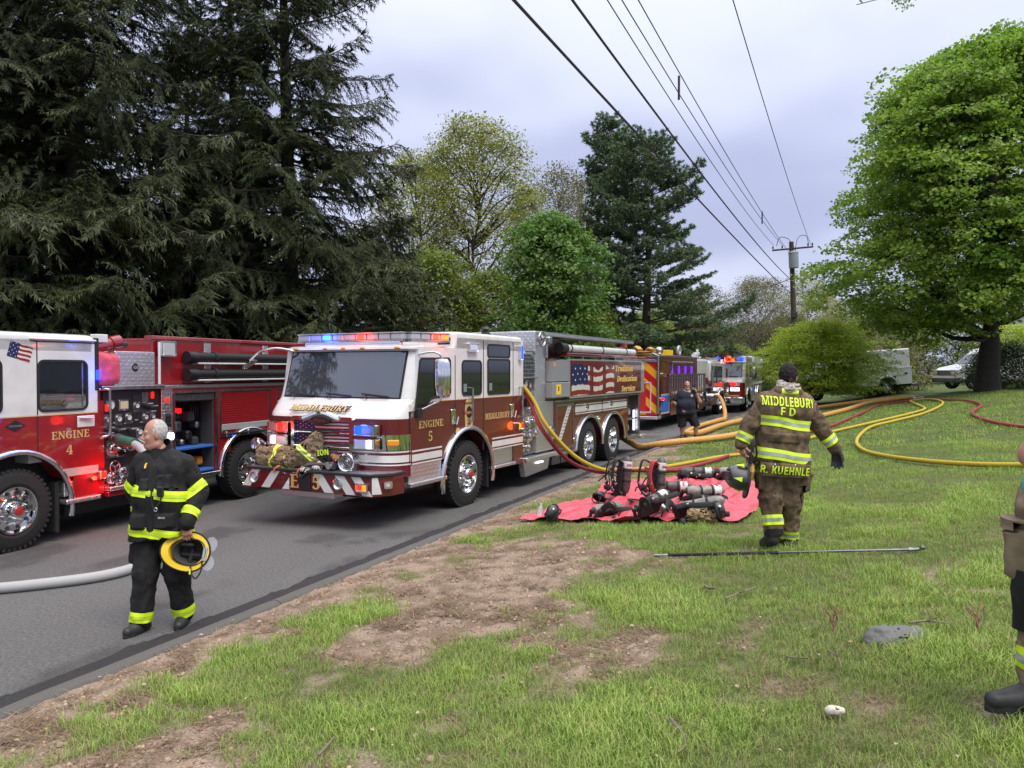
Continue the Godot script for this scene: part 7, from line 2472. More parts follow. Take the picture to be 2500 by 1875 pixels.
func face_parts(t: Node, xf: Transform3D, brow: Material) -> void:
	for s in [-1, 1]:
		var w := B.new()
		w.xf = xf
		w.ball(Vector3(0.032 * s, 0.004, 0.0755), Vector3(0.012, 0.006, 0.008), 10, 6)
		var e := part(t, "eye", w, M.eye_white, 60)
		var i := B.new()
		i.xf = xf
		i.ball(Vector3(0.032 * s, 0.004, 0.0835), Vector3(0.0055, 0.0055, 0.003), 8, 6)
		part(e, "iris", i, M.dark, 60)
		var b := B.new()
		b.xf = xf
		b.tube([Vector3(0.015 * s, 0.024, 0.084), Vector3(0.033 * s, 0.029, 0.081), Vector3(0.05 * s, 0.024, 0.069)], 0.0038, 6)
		part(t, "eyebrow", b, brow, 60)
	var m := B.new()
	m.xf = xf
	m.tube([Vector3(-0.024, -0.0725, 0.082), Vector3(0, -0.0715, 0.0895), Vector3(0.024, -0.0725, 0.082)], 0.0022, 5)
	part(t, "mouth", m, M.lip, 60)
# hand bones: wrist at the origin, fingers along +y, palm towards +z, thumb towards +x*flip
func hand_bones(xf: Transform3D, curl: float, flip: float, fat := 1.0, spread := 0.06) -> Array:
	var out := []
	var add := func(a: Vector3, b: Vector3, ra: float, rb: float) -> void:
		out.append([xf * a, xf * b, ra * fat, rb * fat])
	var ln := [1.0, 1.1, 1.04, 0.82]
	for i in 4:
		var x := (1.5 - i) * 0.0215 * flip
		var base := Vector3(x, 0.088 - 0.004 * absf(i - 1.2), 0.0)
		add.call(Vector3(x * 0.55, 0.0, 0.0), base, 0.018, 0.0135)
		var p := base
		var a := curl * 0.45
		for k in 3:
			var l: float = [0.043, 0.027, 0.022][k] * ln[i]
			var dr := Vector3((1.5 - i) * spread * flip, cos(a), sin(a)).normalized()
			add.call(p, p + dr * l, [0.0102, 0.0092, 0.0084][k], [0.0092, 0.0084, 0.0074][k])
			p += dr * l
			a += curl * [0.75, 0.55, 0.3][k]
	var t0 := Vector3(0.026 * flip, 0.022, 0.006)
	var t1 := t0 + Vector3(0.024 * flip, 0.030, 0.014)
	var t2 := t1 + Vector3(0.010 * flip, 0.030, 0.012 + 0.02 * curl)
	var t3 := t2 + Vector3(-0.002 * flip, 0.024, 0.008 + 0.014 * curl)
	add.call(Vector3(0.008 * flip, 0.0, 0), t0, 0.019, 0.018)
	add.call(t0, t1, 0.018, 0.0135)
	add.call(t1, t2, 0.0125, 0.011)
	add.call(t2, t3, 0.0108, 0.0088)
	return out
func frame_to(at: Vector3, along: Vector3, palm: Vector3) -> Transform3D:
	var y := along.normalized()
	var z := (palm - y * palm.dot(y)).normalized()
	return Transform3D(Basis(y.cross(z), y, z), at)
func boot(t: Node, ankle: Vector3, heel: Vector3, toe: Vector3, m: Material, fat := 1.0) -> void:
	var f := field_of([[ankle + Vector3(0, 0.06, 0), ankle, 0.062 * fat, 0.060 * fat], [ankle, heel, 0.058 * fat, 0.046 * fat], [heel, heel.lerp(toe, 0.6), 0.046 * fat, 0.050 * fat], [ankle, heel.lerp(toe, 0.55), 0.05 * fat, 0.045 * fat], [heel.lerp(toe, 0.55), toe, 0.052 * fat, 0.043 * fat]], 0.010, 0.03, 0.06)
	f.cut(Vector3(0, -1, 0), -(minf(heel.y, toe.y) - 0.035))
	var b := inst(t, "boot", skin_mesh([f], m))
	var dr := (toe - heel)
	var sd := dr.normalized().cross(Vector3.UP).normalized()
	var so := B.new()
	var ring0 := []
	var ring1 := []
	var ring2 := []
	for i in 20:
		var a := TAU * i / 20.0
		var c := heel.lerp(toe, 0.5) + dr.normalized() * cos(a) * (dr.length() * 0.5 + 0.047 * fat) + sd * sin(a) * (0.050 + 0.008 * cos(a)) * fat
		c.y = heel.lerp(toe, 0.5 + 0.5 * cos(a)).y - 0.045
		ring0.append(c); ring1.append(c + Vector3(0, 0.022, 0)); ring2.append(c + Vector3(0, 0.030, 0) - (c - heel.lerp(toe, 0.5)) * 0.04)
	so.loft([ring0, ring1, ring2])
	part(b, "sole", so, M.rubber, 40)

var cloth_noise: FastNoiseLite
func limb(t: Node, called: String, bones: Array, m: Material, cell := 0.012, amp := 0.014, sc := Vector3(7, 13, 7), k := 0.04) -> Array:
	if cloth_noise == null: cloth_noise = noise(1.0, 3, 91)
	var f := field_of(bones, cell, k)
	f.folds(cloth_noise, amp, sc)
	return [f, inst(t, called, skin_mesh([f], m))]

func traditional_helmet(t: Node, shell_m: Material, inside: Material) -> void:
	# brim in the xy plane, crown towards -z, front towards +x
	var b := B.new()
	var n := 40
	var brim := func(k: float, z: float) -> Array:
		var r := []
		for i in n:
			var a := TAU * i / n
			var x := cos(a)
			var rx := (0.15 if x > 0 else 0.205)
			r.append(Vector3(x * rx * k, sin(a) * 0.145 * k, z + 0.022 * (x * x if x < 0 else 0.3 * x * x)))
		return r
	b.loft([brim.call(1.0, 0.0), brim.call(0.97, 0.006), brim.call(0.72, 0.006)], true, false, false)
	b.loft([brim.call(1.0, 0.0), brim.call(0.97, -0.008), brim.call(0.70, -0.012), brim.call(0.68, -0.07), brim.call(0.58, -0.125), brim.call(0.35, -0.155), brim.call(0.1, -0.162)], true, false, true)
	for i in 4:
		b.box(Vector3(-0.02, 0, 0) + Vector3(cos(PI * 0.5 * i + 0.4) * 0.07, sin(PI * 0.5 * i + 0.4) * 0.05, -0.135), Vector3(0.012, 0.012, 0.05), 0.004)
	part(t, "shell", b, shell_m, 40)
	var e := B.new()
	var ring := brim.call(1.0, 0.0) as Array
	ring.append(ring[0]); ring.append(ring[1])
	e.tube(ring, 0.008, 6, false)
	part(t, "edge_trim", e, M.rubber, 60)
	var li := B.new()
	li.xf = Transform3D(Basis(), Vector3(0.022, 0, 0))
	li.loft([brim.call(0.70, 0.012), brim.call(0.66, 0.016), brim.call(0.60, -0.02), brim.call(0.54, -0.08), brim.call(0.3, -0.11)], true, false, true)
	part(t, "liner", li, inside, 50)
	var pad := B.new()
	pad.box(Vector3(-0.03, 0.05, -0.02), Vector3(0.1, 0.03, 0.05), 0.012)
	pad.box(Vector3(0.0, -0.02, -0.06), Vector3(0.03, 0.13, 0.02), 0.008)
	pad.box(Vector3(0.0, -0.02, -0.062), Vector3(0.15, 0.03, 0.02), 0.008)
	part(t, "suspension", pad, M.strap, 0)

func build_people() -> void:
	M.eye_white = mat(lin(0.36, 0.33, 0.31), 0.3)
	M.lip = mat(lin(0.30, 0.12, 0.10), 0.5)
	M.boot = mat(lin(0.02, 0.02, 0.022), 0.55)
	var limey: Material = mat(lin(0.46, 0.62, 0.02), 0.45)
	# ---- the firefighter in black, walking on the road with a yellow helmet
	var t := thing("person", "grey haired firefighter in black turnout gear walking on the road, looking aside", "person", Vector3(-2.95, 0.0, -6.5))
	t.scale = Vector3(0.89, 1.0, 0.94)
	var hx := Transform3D(Basis(Vector3.UP, deg_to_rad(-52)) * Basis(Vector3.RIGHT, 0.04), Vector3(-0.075, 1.655, 0.03))
	var wrist := Vector3(0.285, 0.93, 0.15)
	var hand := frame_to(wrist + Vector3(0, -0.01, 0), Vector3(0.05, -1, 0.1), Vector3(-0.1, 0.1, -1))
	var hb := hand_bones(hand, 1.0, -1.0)
	var arm1 := [[Vector3(0.24, 1.40, 0), Vector3(0.315, 1.16, -0.03), 0.05, 0.045], [Vector3(0.315, 1.16, -0.03), wrist, 0.045, 0.032]]
	var wrist2 := Vector3(-0.25, 0.95, -0.08)
	var arm2 := [[Vector3(-0.235, 1.41, 0), Vector3(-0.31, 1.18, -0.06), 0.05, 0.045], [Vector3(-0.31, 1.18, -0.06), wrist2, 0.045, 0.032]]
	var body := field_of([[Vector3(-0.12, 1.34, 0), Vector3(0.12, 1.34, 0), 0.12, 0.12], [Vector3(0, 1.3, 0), Vector3(0, 0.95, 0), 0.13, 0.14], [Vector3(-0.03, 1.52, 0.0), Vector3(0, 1.36, 0), 0.06, 0.09]] + arm1 + arm2, 0.019, 0.03)
	var hf := field_of(hb, 0.0046, 0.008, 0.02)
	var hf2 := field_of(hand_bones(frame_to(wrist2, Vector3(0.05, -1, 0.05), Vector3(1, 0, 0)), 0.7, -1.0), 0.0052, 0.008, 0.02)
	var head := head_field()
	inst(t, "body", skin_mesh([body, [head, hx], [hf, Transform3D()], [hf2, Transform3D()]], M.skin))
	face_parts(t, hx, M.brow_grey)
	var hr := Field.new(Vector3(-0.12, -0.12, -0.15), Vector3(0.12, 0.16, 0.12), 0.006)
	hr.ell(Vector3(0, 0.026, -0.024), Vector3(0.0815, 0.100, 0.099), 0.01)
	hr.cut(Vector3(0, 0.35, 1.0).normalized(), 0.034)
	hr.cut(Vector3(0, -1, 0.25).normalized(), 0.055)
	hr.folds(noise(1.0, 3, 5), 0.008, Vector3(50, 28, 50))
	var mv := PackedVector3Array()
	inst(t, "hair", skin_mesh([[hr, hx]], M.grey_hair))
	var mo := B.new()
	mo.xf = hx
	for s in [-1, 1]:
		mo.tube([Vector3(0.002 * s, -0.052, 0.098), Vector3(0.018 * s, -0.057, 0.091), Vector3(0.032 * s, -0.070, 0.078)], [0.009, 0.0085, 0.005], 8, true, 0.8)
	part(t, "moustache", mo, M.grey_hair, 60)
	var coat := field_of([[Vector3(-0.18, 1.42, -0.01), Vector3(0.19, 1.40, -0.01), 0.078, 0.078], [Vector3(-0.08, 1.47, -0.01), Vector3(0.08, 1.46, -0.01), 0.07, 0.07], [Vector3(-0.11, 1.34, 0.0), Vector3(0.12, 1.33, 0.0), 0.150, 0.150], [Vector3(-0.09, 1.12, 0.03), Vector3(0.09, 1.12, 0.03), 0.178, 0.178], [Vector3(-0.12, 0.90, 0.02), Vector3(0.09, 0.90, 0.02), 0.182, 0.182], [Vector3(-0.13, 0.74, 0.02), Vector3(0.09, 0.74, 0.02), 0.186, 0.186]], 0.012, 0.07)
	cloth_noise = noise(1.0, 3, 91)
	coat.folds(cloth_noise, 0.020, Vector3(8, 5, 8))
	coat.cut(Vector3(0.1, -1, 0).normalized(), -0.785)
	var c := inst(t, "coat", skin_mesh([coat], M.black_cloth))
	var ca := Vector3(0, 0.6, 0.02)
	var cb := Vector3(0, 1.6, 0.02)
	var tl := Vector3(0, 0, -0.005)
	for s in [[1.165, 0.085], [0.835, 0.085]]:
		stripe3(c, coat, ca, cb, s[0] - 0.6, s[1], limey, Vector3(-0.03, 0, 0.01))
	var nf := func(x: float, y: float) -> Transform3D: return Transform3D(Basis(), Vector3(x, y, 0.5))
	for p in [[-0.16, 0.94, 0.17, 0.14], [0.09, 0.95, 0.21, 0.13], [0.08, 1.27, 0.15, 0.12], [-0.10, 1.25, 0.10, 0.10]]:
		cloth_patch(c, "pocket", coat, nf.call(p[0], p[1]), p[2], p[3], M.black_cloth, 0.026)
	cloth_patch(c, "storm_flap", coat, nf.call(-0.035, 1.14), 0.085, 0.62, M.black_cloth, 0.009)
	cloth_patch(c, "name_tab", coat, nf.call(0.075, 0.98), 0.085, 0.02, M.silver_tape, 0.03)
	cloth_patch(c, "zip_pull", coat, nf.call(-0.10, 1.40), 0.012, 0.045, M.yellow, 0.02)
	var col := B.new()
	var cr := []
	for k in 4:
		var ring := []
		for i in 24:
			var a := TAU * i / 24.0
			var r: float = [0.105, 0.098, 0.090, 0.080][k]
			ring.append(Vector3(-0.03 + cos(a) * r * 1.05, [1.46, 1.515, 1.57, 1.565][k] + 0.035 * -sin(a) * (0.4 + 0.3 * k) + 0.008 * sin(a * 5.0), 0.0 + sin(a) * r))
		cr.append(ring)
	col.loft(cr, true, false, false)
	part(t, "collar", col, M.black_cloth, 60)
	for q in [[arm1, "a"], [arm2, "b"]]:
		var A: Vector3 = q[0][0][0]
		var E: Vector3 = q[0][0][1]
		var W: Vector3 = q[0][1][1]
		var sl := limb(t, "sleeve", [[A + (Vector3(-0.03, 0.0, 0) if A.x > 0 else Vector3(0.03, 0, 0)), E, 0.086, 0.083], [E, W, 0.082, 0.070]], M.black_cloth)
		stripe3(sl[1], sl[0], A, E, A.distance_to(E) * 0.86, 0.075, limey, Vector3(0.03 if A.x < 0 else -0.03, 0, 0))
		stripe3(sl[1], sl[0], E, W, E.distance_to(W) * 0.70, 0.07, limey)
	var legs := [[Vector3(-0.10, 0.90, 0), Vector3(-0.135, 0.50, 0.09), Vector3(-0.165, 0.125, 0.12)], [Vector3(0.09, 0.90, 0), Vector3(0.135, 0.49, 0.03), Vector3(0.155, 0.135, -0.06)]]
	var tb := []
	for L in legs:
		tb.append([L[0], L[1], 0.128, 0.112]); tb.append([L[1], L[2], 0.108, 0.098])
	tb.append([Vector3(-0.08, 0.93, 0), Vector3(0.08, 0.93, 0), 0.14, 0.14])
	var tr := limb(t, "trousers", tb, M.black_cloth, 0.012, 0.015, Vector3(9, 8, 9), 0.05)
	for L in legs:
		stripe3(tr[1], tr[0], L[1], L[2], L[1].distance_to(L[2]) * 0.95, 0.085, limey)
	cloth_patch(tr[1], "pocket", tr[0], Transform3D(Basis(Vector3.UP, -PI * 0.5), Vector3(-0.6, 0.66, 0.03)), 0.16, 0.20, M.black_cloth, 0.055)
	boot(t, Vector3(-0.165, 0.11, 0.12), Vector3(-0.15, 0.05, 0.07), Vector3(-0.215, 0.05, 0.27), M.boot)
	boot(t, Vector3(0.155, 0.12, -0.06), Vector3(0.145, 0.052, -0.10), Vector3(0.175, 0.05, 0.10), M.boot)
	# radio with its lead on the chest
	var rad := B.new()
	var rr := coat.march(Vector3(0.075, 1.20, 0.5), Vector3(0, 0, -1))
	var rz := 0.5 - rr + 0.03
	rad.box(Vector3(0.075, 1.20, rz), Vector3(0.06, 0.085, 0.035), 0.008)
	rad.cyl(Vector3(0.085, 1.24, rz), Vector3(0.125, 1.37, rz), 0.006, 0.004, 6)
	for k in 4: rad.box(Vector3(0.075, 1.185 + 0.012 * k, rz + 0.018), Vector3(0.042, 0.004, 0.004))
	part(t, "radio", rad, M.strap, 0)
	bar(t, "radio_lead", spline([Vector3(0.02, 1.26, rz), Vector3(-0.005, 1.17, rz + 0.01), Vector3(0.02, 1.07, rz + 0.02), Vector3(0.07, 1.10, rz + 0.02), Vector3(0.085, 1.16, rz)], 5), 0.007, M.strap, 6)
	var rg := B.new()
	var rp := []
	for i in 13: rp.append(Vector3(0.045 + 0.014 * cos(TAU * i / 12), 1.055 + 0.014 * sin(TAU * i / 12), rz + 0.03))
	rg.tube(rp, 0.004, 5, false)
	part(t, "ring", rg, M.chrome)
	# his helmet
	var he := thing("helmet", "yellow fire helmet carried upside down in the hand of the firefighter in black", "helmet", Vector3(-2.95 + 0.272, 0.685, -6.5 + 0.14))
	he.rotation = Vector3(-0.25, 0.12, -0.12)
	he.scale = Vector3(1.1, 1.1, 1.1)
	traditional_helmet(he, M.yellow, M.dark)
	for k in [0.35, -0.35]:
		var sh := B.new()
		var pl := PackedVector2Array()
		for i in 12: pl.append(Vector2(0.148 + 0.045 * cos(TAU * i / 12), k * 0.20 + 0.056 * sin(TAU * i / 12)))
		sh.prism(pl, -0.004, 0.0)
		part(he, "visor", sh, M.clear, 30)
	bar(he, "chin_strap", spline([Vector3(0.03, -0.10, 0.02), Vector3(0.06, -0.17, 0.03), Vector3(0.09, -0.185, 0.03), Vector3(0.115, -0.13, 0.03), Vector3(0.11, -0.06, 0.02)], 5), 0.006, M.strap, 6)
	slab(he, "strap_tag", Transform3D(FRONT, Vector3.ZERO), 0.03, -0.165, 0.045, -0.12, 0.02, 0.03, M.lime)
	slab(he, "visor_bracket", Transform3D(FRONT, Vector3.ZERO), 0.10, -0.06, 0.135, 0.05, 0.008, 0.02, M.silver_tape)

	# ---- the firefighter in brown, seen from behind on the lawn
	var gx := 2.62
	var gd := 7.36
	t = thing("person", "dark haired firefighter in brown turnout gear, seen from behind on the lawn", "person", on(gx, gd, 0.0))
	t.scale = Vector3(0.94, 1.0, 0.94)
	hx = Transform3D(Basis(Vector3.UP, PI - 0.45) * Basis(Vector3.RIGHT, 0.12), Vector3(0.035, 1.655, -0.03))
	wrist = Vector3(-0.455, 1.02, 0.03)
	hand = frame_to(wrist, Vector3(0.10, -1, 0.08), Vector3(1, 0, -0.3))
	hb = hand_bones(hand, 1.1, 1.0)
	arm1 = [[Vector3(-0.235, 1.40, 0), Vector3(-0.375, 1.20, 0.02), 0.05, 0.045], [Vector3(-0.375, 1.20, 0.02), wrist, 0.045, 0.032]]
	wrist2 = Vector3(0.495, 0.99, 0.02)
	arm2 = [[Vector3(0.225, 1.40, 0), Vector3(0.345, 1.19, 0.0), 0.05, 0.045], [Vector3(0.345, 1.19, 0.0), wrist2, 0.045, 0.034]]
	body = field_of([[Vector3(-0.12, 1.34, 0), Vector3(0.12, 1.34, 0), 0.12, 0.12], [Vector3(0, 1.3, 0), Vector3(0, 0.95, 0), 0.13, 0.14], [Vector3(0.03, 1.5, -0.01), Vector3(0, 1.36, 0), 0.06, 0.09]] + arm1 + arm2, 0.019, 0.03)
	hf = field_of(hb, 0.0048, 0.008, 0.02)
	head = head_field()
	inst(t, "body", skin_mesh([body, [head, hx], [hf, Transform3D()]], M.skin))
	face_parts(t, hx, M.dark_hair)
	hr = Field.new(Vector3(-0.13, -0.14, -0.16), Vector3(0.13, 0.17, 0.13), 0.007)
	hr.ell(Vector3(0, 0.030, -0.024), Vector3(0.088, 0.108, 0.106), 0.01)
	hr.cut(Vector3(0, -0.3, 1.0).normalized(), 0.045)
	hr.cut(Vector3(0, -1, 0.35).normalized(), 0.085)
	hr.folds(noise(1.0, 4, 6), 0.013, Vector3(36, 22, 36))
	inst(t, "hair", skin_mesh([[hr, hx]], M.dark_hair))
	var glove := field_of(hand_bones(frame_to(wrist2 + Vector3(0.01, -0.03, 0), Vector3(0.12, -1, 0.05), Vector3(-0.6, 0, 1)), 0.55, -1.0, 1.45, 0.16), 0.006, 0.012, 0.03)
	inst(t, "glove", skin_mesh([glove], M.strap))
	var hood := field_of([[Vector3(-0.06, 1.575, 0.055), Vector3(0.09, 1.555, 0.05), 0.045, 0.042], [Vector3(-0.07, 1.60, 0.03), Vector3(0.0, 1.55, 0.09), 0.03, 0.04], [Vector3(0.0, 1.55, 0.09), Vector3(0.09, 1.54, 0.06), 0.04, 0.03]], 0.007, 0.02)
	hood.folds(noise(1.0, 3, 8), 0.02, Vector3(16, 26, 16))
	inst(t, "hood", skin_mesh([hood], M.hood))
	coat = field_of([[Vector3(-0.20, 1.42, 0.0), Vector3(0.18, 1.42, 0.0), 0.088, 0.088], [Vector3(-0.19, 1.38, 0.02), Vector3(0.16, 1.37, 0.02), 0.125, 0.125], [Vector3(-0.15, 1.30, 0.0), Vector3(0.10, 1.30, 0.0), 0.150, 0.150], [Vector3(-0.14, 1.12, 0.0), Vector3(0.08, 1.10, 0.0), 0.165, 0.165], [Vector3(-0.14, 0.90, 0.0), Vector3(0.07, 0.88, 0.0), 0.175, 0.18], [Vector3(-0.14, 0.72, 0.0), Vector3(0.08, 0.70, 0.0), 0.18, 0.185], [Vector3(-0.05, 1.50, 0.02), Vector3(0.08, 1.50, 0.0), 0.075, 0.075]], 0.012, 0.07)
	coat.folds(cloth_noise, 0.016, Vector3(9, 6, 9))
	coat.cut(Vector3(-0.08, -1, 0).normalized(), -0.835)
	c = inst(t, "coat", skin_mesh([coat], M.brown_cloth))
	ca = Vector3(-0.03, 0.6, 0.0)
	cb = Vector3(-0.03, 1.6, 0.0)
	stripe3(c, coat, ca, cb, 0.625, 0.095, M.silver_tape, Vector3(-0.035, 0, 0))
	stripe3(c, coat, ca, cb, 0.315, 0.10, M.silver_tape, Vector3(-0.035, 0, 0))
	var bk := func(x: float, y: float, r: float) -> Transform3D: return Transform3D(Basis(Vector3.BACK, r), Vector3(x, y, 0.5))
	cloth_text(c, "MIDDLEBURY", 0.086, coat, (bk.call(-0.02, 1.425, -0.07) as Transform3D) * Transform3D(Basis().scaled(Vector3(0.69, 1, 1)), Vector3.ZERO), M.lime)
	cloth_text(c, "F D", 0.075, coat, bk.call(-0.035, 1.335, -0.07), M.lime)
	cloth_patch(c, "back_patch", coat, bk.call(-0.06, 1.085, -0.06), 0.38, 0.10, M.brown_cloth, 0.012)
	var flap := B.new()
	var fr := []
	for j in 7:
		var row := []
		for i in 15:
			var x := -0.30 + 0.50 * i / 14.0
			var y := 0.865 - 0.025 * i / 14.0 - 0.13 * j / 6.0
			var bowed := sqrt(maxf(0.0, 1.0 - pow((x + 0.05) / 0.36, 2.0)))
			row.append(Vector3(x, y, 0.005 + 0.185 * bowed + 0.012 * sin(j * 0.8) * bowed + 0.01))
		fr.append(row)
	for j in 6:
		for i in 14:
			flap.qo(fr[j][i], fr[j][i + 1], fr[j + 1][i + 1], fr[j + 1][i], Vector3(0, 0.8, -1))
			flap.qo(fr[j][i] - Vector3(0, 0, 0.006), fr[j][i + 1] - Vector3(0, 0, 0.006), fr[j + 1][i + 1] - Vector3(0, 0, 0.006), fr[j + 1][i] - Vector3(0, 0, 0.006), Vector3(0, 0.8, 1))
	var fp := part(c, "name_flap", flap, M.brown_cloth, 50)
	var ff := Field.new(Vector3(-0.35, 0.65, -0.1), Vector3(0.3, 0.95, 0.3), 0.012)
	for i in 14:
		for j in [1, 3, 5]:
			ff.cap(fr[j][i] - Vector3(0, 0, 0.03), fr[j][i + 1] - Vector3(0, 0, 0.03), 0.03, 0.03, 0.02)
	cloth_text(c, "R. KUEHNLE", 0.074, ff, (bk.call(-0.065, 0.785, -0.07) as Transform3D) * Transform3D(Basis().scaled(Vector3(0.84, 1, 1)), Vector3.ZERO), M.lime, 0.008)
	for x in [-0.17, 0.03]:
		var sn := B.new()
		sn.ball(Vector3(x, 0.845 - 0.03 * (x + 0.3), 0.200), Vector3(0.009, 0.009, 0.005), 8, 6)
		part(c, "snap", sn, M.chrome, 60)
	var cl := field_of([[Vector3(-0.07, 1.52, 0.05), Vector3(0.09, 1.505, 0.05), 0.055, 0.05], [Vector3(-0.06, 1.54, -0.04), Vector3(-0.08, 1.52, 0.05), 0.05, 0.05], [Vector3(0.12, 1.52, -0.04), Vector3(0.10, 1.51, 0.05), 0.045, 0.05]], 0.009, 0.03)
	var clm := inst(t, "collar", skin_mesh([cl], M.brown_cloth))
	cloth_patch(clm, "reflective_stripe", cl, bk.call(0.01, 1.535, -0.07), 0.17, 0.085, M.lime, 0.006)
	cloth_patch(clm, "reflective_stripe", cl, bk.call(0.01, 1.54, -0.07), 0.155, 0.026, M.silver_tape, 0.010)
	for q in [arm1, arm2]:
		var A: Vector3 = q[0][0]
		var E: Vector3 = q[0][1]
		var W: Vector3 = q[1][1]
		var sl := limb(t, "sleeve", [[A + (Vector3(-0.03, 0, 0) if A.x > 0 else Vector3(0.03, 0, 0)), E, 0.098, 0.082], [E, W, 0.081, 0.066]], M.brown_cloth, 0.012, 0.018)
		stripe3(sl[1], sl[0], E, W, E.distance_to(W) * 0.66, 0.085, M.silver_tape)
		var cu := B.new()
		cu.cyl(W.lerp(E, 0.04), W + (W - E).normalized() * 0.025, 0.050, 0.044, 14)
		part(sl[1], "cuff", cu, M.black_cloth, 50)
	slab(t, "shoulder_flag", Transform3D(Basis(Vector3.UP, 0.9), Vector3(0.265, 1.37, 0.075)), -0.03, -0.04, 0.04, 0.04, 0.0, 0.012, M.flag_patch)
	legs = [[Vector3(-0.125, 0.86, 0), Vector3(-0.155, 0.50, 0.02), Vector3(-0.145, 0.215, 0.08)], [Vector3(0.09, 0.86, 0), Vector3(0.065, 0.48, -0.02), Vector3(0.065, 0.115, -0.08)]]
	tb = [[Vector3(-0.10, 0.88, 0), Vector3(0.08, 0.88, 0), 0.15, 0.15], [Vector3(-0.10, 0.80, 0.03), Vector3(0.06, 0.80, 0.03), 0.13, 0.13]]
	for L in legs:
		tb.append([L[0], L[1], 0.142, 0.112]); tb.append([L[1], L[2], 0.106, 0.094])
	tr = limb(t, "trousers", tb, M.brown_cloth, 0.012, 0.022, Vector3(10, 9, 10), 0.05)
	stripe3(tr[1], tr[0], legs[0][1], legs[0][2], 0.205, 0.095, M.silver_tape)
	stripe3(tr[1], tr[0], legs[1][1], legs[1][2], 0.335, 0.085, M.silver_tape)
	cloth_patch(tr[1], "pocket", tr[0], Transform3D(Basis(Vector3.UP, PI * 0.42), Vector3(0.6, 0.66, 0.15)), 0.19, 0.22, M.brown_cloth, 0.06)
	cloth_patch(tr[1], "pocket", tr[0], Transform3D(Basis(Vector3.UP, -PI * 0.40), Vector3(-0.7, 0.68, 0.15)), 0.18, 0.20, M.brown_cloth, 0.045)
	for k in 2:
		var cu := B.new()
		var L: Array = legs[k]
		var dr: Vector3 = (L[2] - L[1]).normalized()
		cu.cyl(L[2], L[2] + dr * 0.06, 0.099, 0.094, 18)
		part(tr[1], "cuff", cu, M.black_cloth, 50)
	boot(t, Vector3(-0.145, 0.16, 0.08), Vector3(-0.15, 0.115, 0.11), Vector3(-0.185, 0.052, -0.10), M.boot)
	boot(t, Vector3(0.065, 0.10, -0.08), Vector3(0.07, 0.05, -0.02), Vector3(0.125, 0.05, -0.25), M.boot)
	# his helmet, hanging from his left hand
	var bh := thing("helmet", "black fire helmet with lime markers hanging from the hand of the firefighter in brown", "helmet", on(gx, gd, 0.0) + Vector3(-0.395, 0.70, 0.06))
	bh.rotation = Vector3(0.15, deg_to_rad(75), 0.30)
	bh.rotation_order = EULER_ORDER_XYZ
	bh.scale = Vector3(1.18, 1.18, 1.18)
	traditional_helmet(bh, M.black_shell, M.dark)
	for a in [0.5, 1.5, 2.6, -0.5, -1.5, -2.6]:
		var tm := B.new()
		var r0 := Vector3(cos(a) * 0.142, sin(a) * 0.112, -0.03)
		var r1 := Vector3(cos(a + 0.35) * 0.142, sin(a + 0.35) * 0.112, -0.03)
		var r2 := Vector3(cos(a + 0.175) * 0.125, sin(a + 0.175) * 0.098, -0.095)
		var ou := Vector3(r0.x, r0.y, -0.05).normalized() * 0.006
		tm.o(r0 + ou, r1 + ou, r2 + ou, Vector3.ZERO)
		tm.o(r0 - ou, r1 - ou, r2 - ou, r2 * 2.0)
		part(bh, "reflective_marker", tm, M.lime, 0)
	bar(bh, "chin_strap", spline([Vector3(0.0, 0.12, 0.01), Vector3(0.02, 0.2, 0.05), Vector3(0.0, 0.30, 0.02), Vector3(-0.03, 0.2, 0.0), Vector3(-0.03, 0.12, 0.01)], 5), 0.008, M.strap, 6)
	slab(bh, "ear_flap", Transform3D(FRONT, Vector3.ZERO), -0.10, 0.02, 0.06, 0.12, 0.01, 0.05, M.mustard, 0.02)

	# ---- the man in navy on the kerb, talking into a radio
	t = thing("person", "bald man in navy shirt and dark shorts on the kerb, radio at his ear", "person", on(5.12, 22.5, 0.0))
	hx = Transform3D(Basis(Vector3.UP, -0.10), Vector3(0.0, 1.60, 0.04))
	wrist = Vector3(-0.17, 0.92, 0.20)
	wrist2 = Vector3(0.225, 1.42, 0.13)
	arm1 = [[Vector3(-0.27, 1.36, 0), Vector3(-0.37, 1.10, 0.0), 0.066, 0.055], [Vector3(-0.37, 1.10, 0.0), wrist, 0.056, 0.034]]
	arm2 = [[Vector3(0.22, 1.36, 0), Vector3(0.355, 1.13, 0.08), 0.066, 0.055], [Vector3(0.355, 1.13, 0.08), wrist2, 0.055, 0.034]]
	var lg := [[Vector3(-0.13, 0.80, 0), Vector3(-0.15, 0.44, 0.03), Vector3(-0.13, 0.09, 0.0)], [Vector3(0.10, 0.80, 0), Vector3(0.25, 0.44, 0.06), Vector3(0.26, 0.09, 0.03)]]
	var bb := [[Vector3(-0.12, 1.34, 0), Vector3(0.10, 1.34, 0), 0.13, 0.13], [Vector3(-0.04, 1.25, 0), Vector3(-0.04, 0.9, 0), 0.16, 0.17], [Vector3(0.0, 1.48, 0.01), Vector3(0, 1.36, 0), 0.068, 0.09]] + arm1 + arm2
	for L in lg:
		bb.append([L[0], L[1], 0.10, 0.068]); bb.append([L[1], L[1].lerp(L[2], 0.35), 0.06, 0.066]); bb.append([L[1].lerp(L[2], 0.35), L[2], 0.066, 0.042])
	body = field_of(bb, 0.018, 0.03)
	hf = field_of(hand_bones(frame_to(wrist, Vector3(0.4, -0.9, 0.2), Vector3(0.3, 0, -1)), 0.5, -1.0), 0.006, 0.008, 0.02)
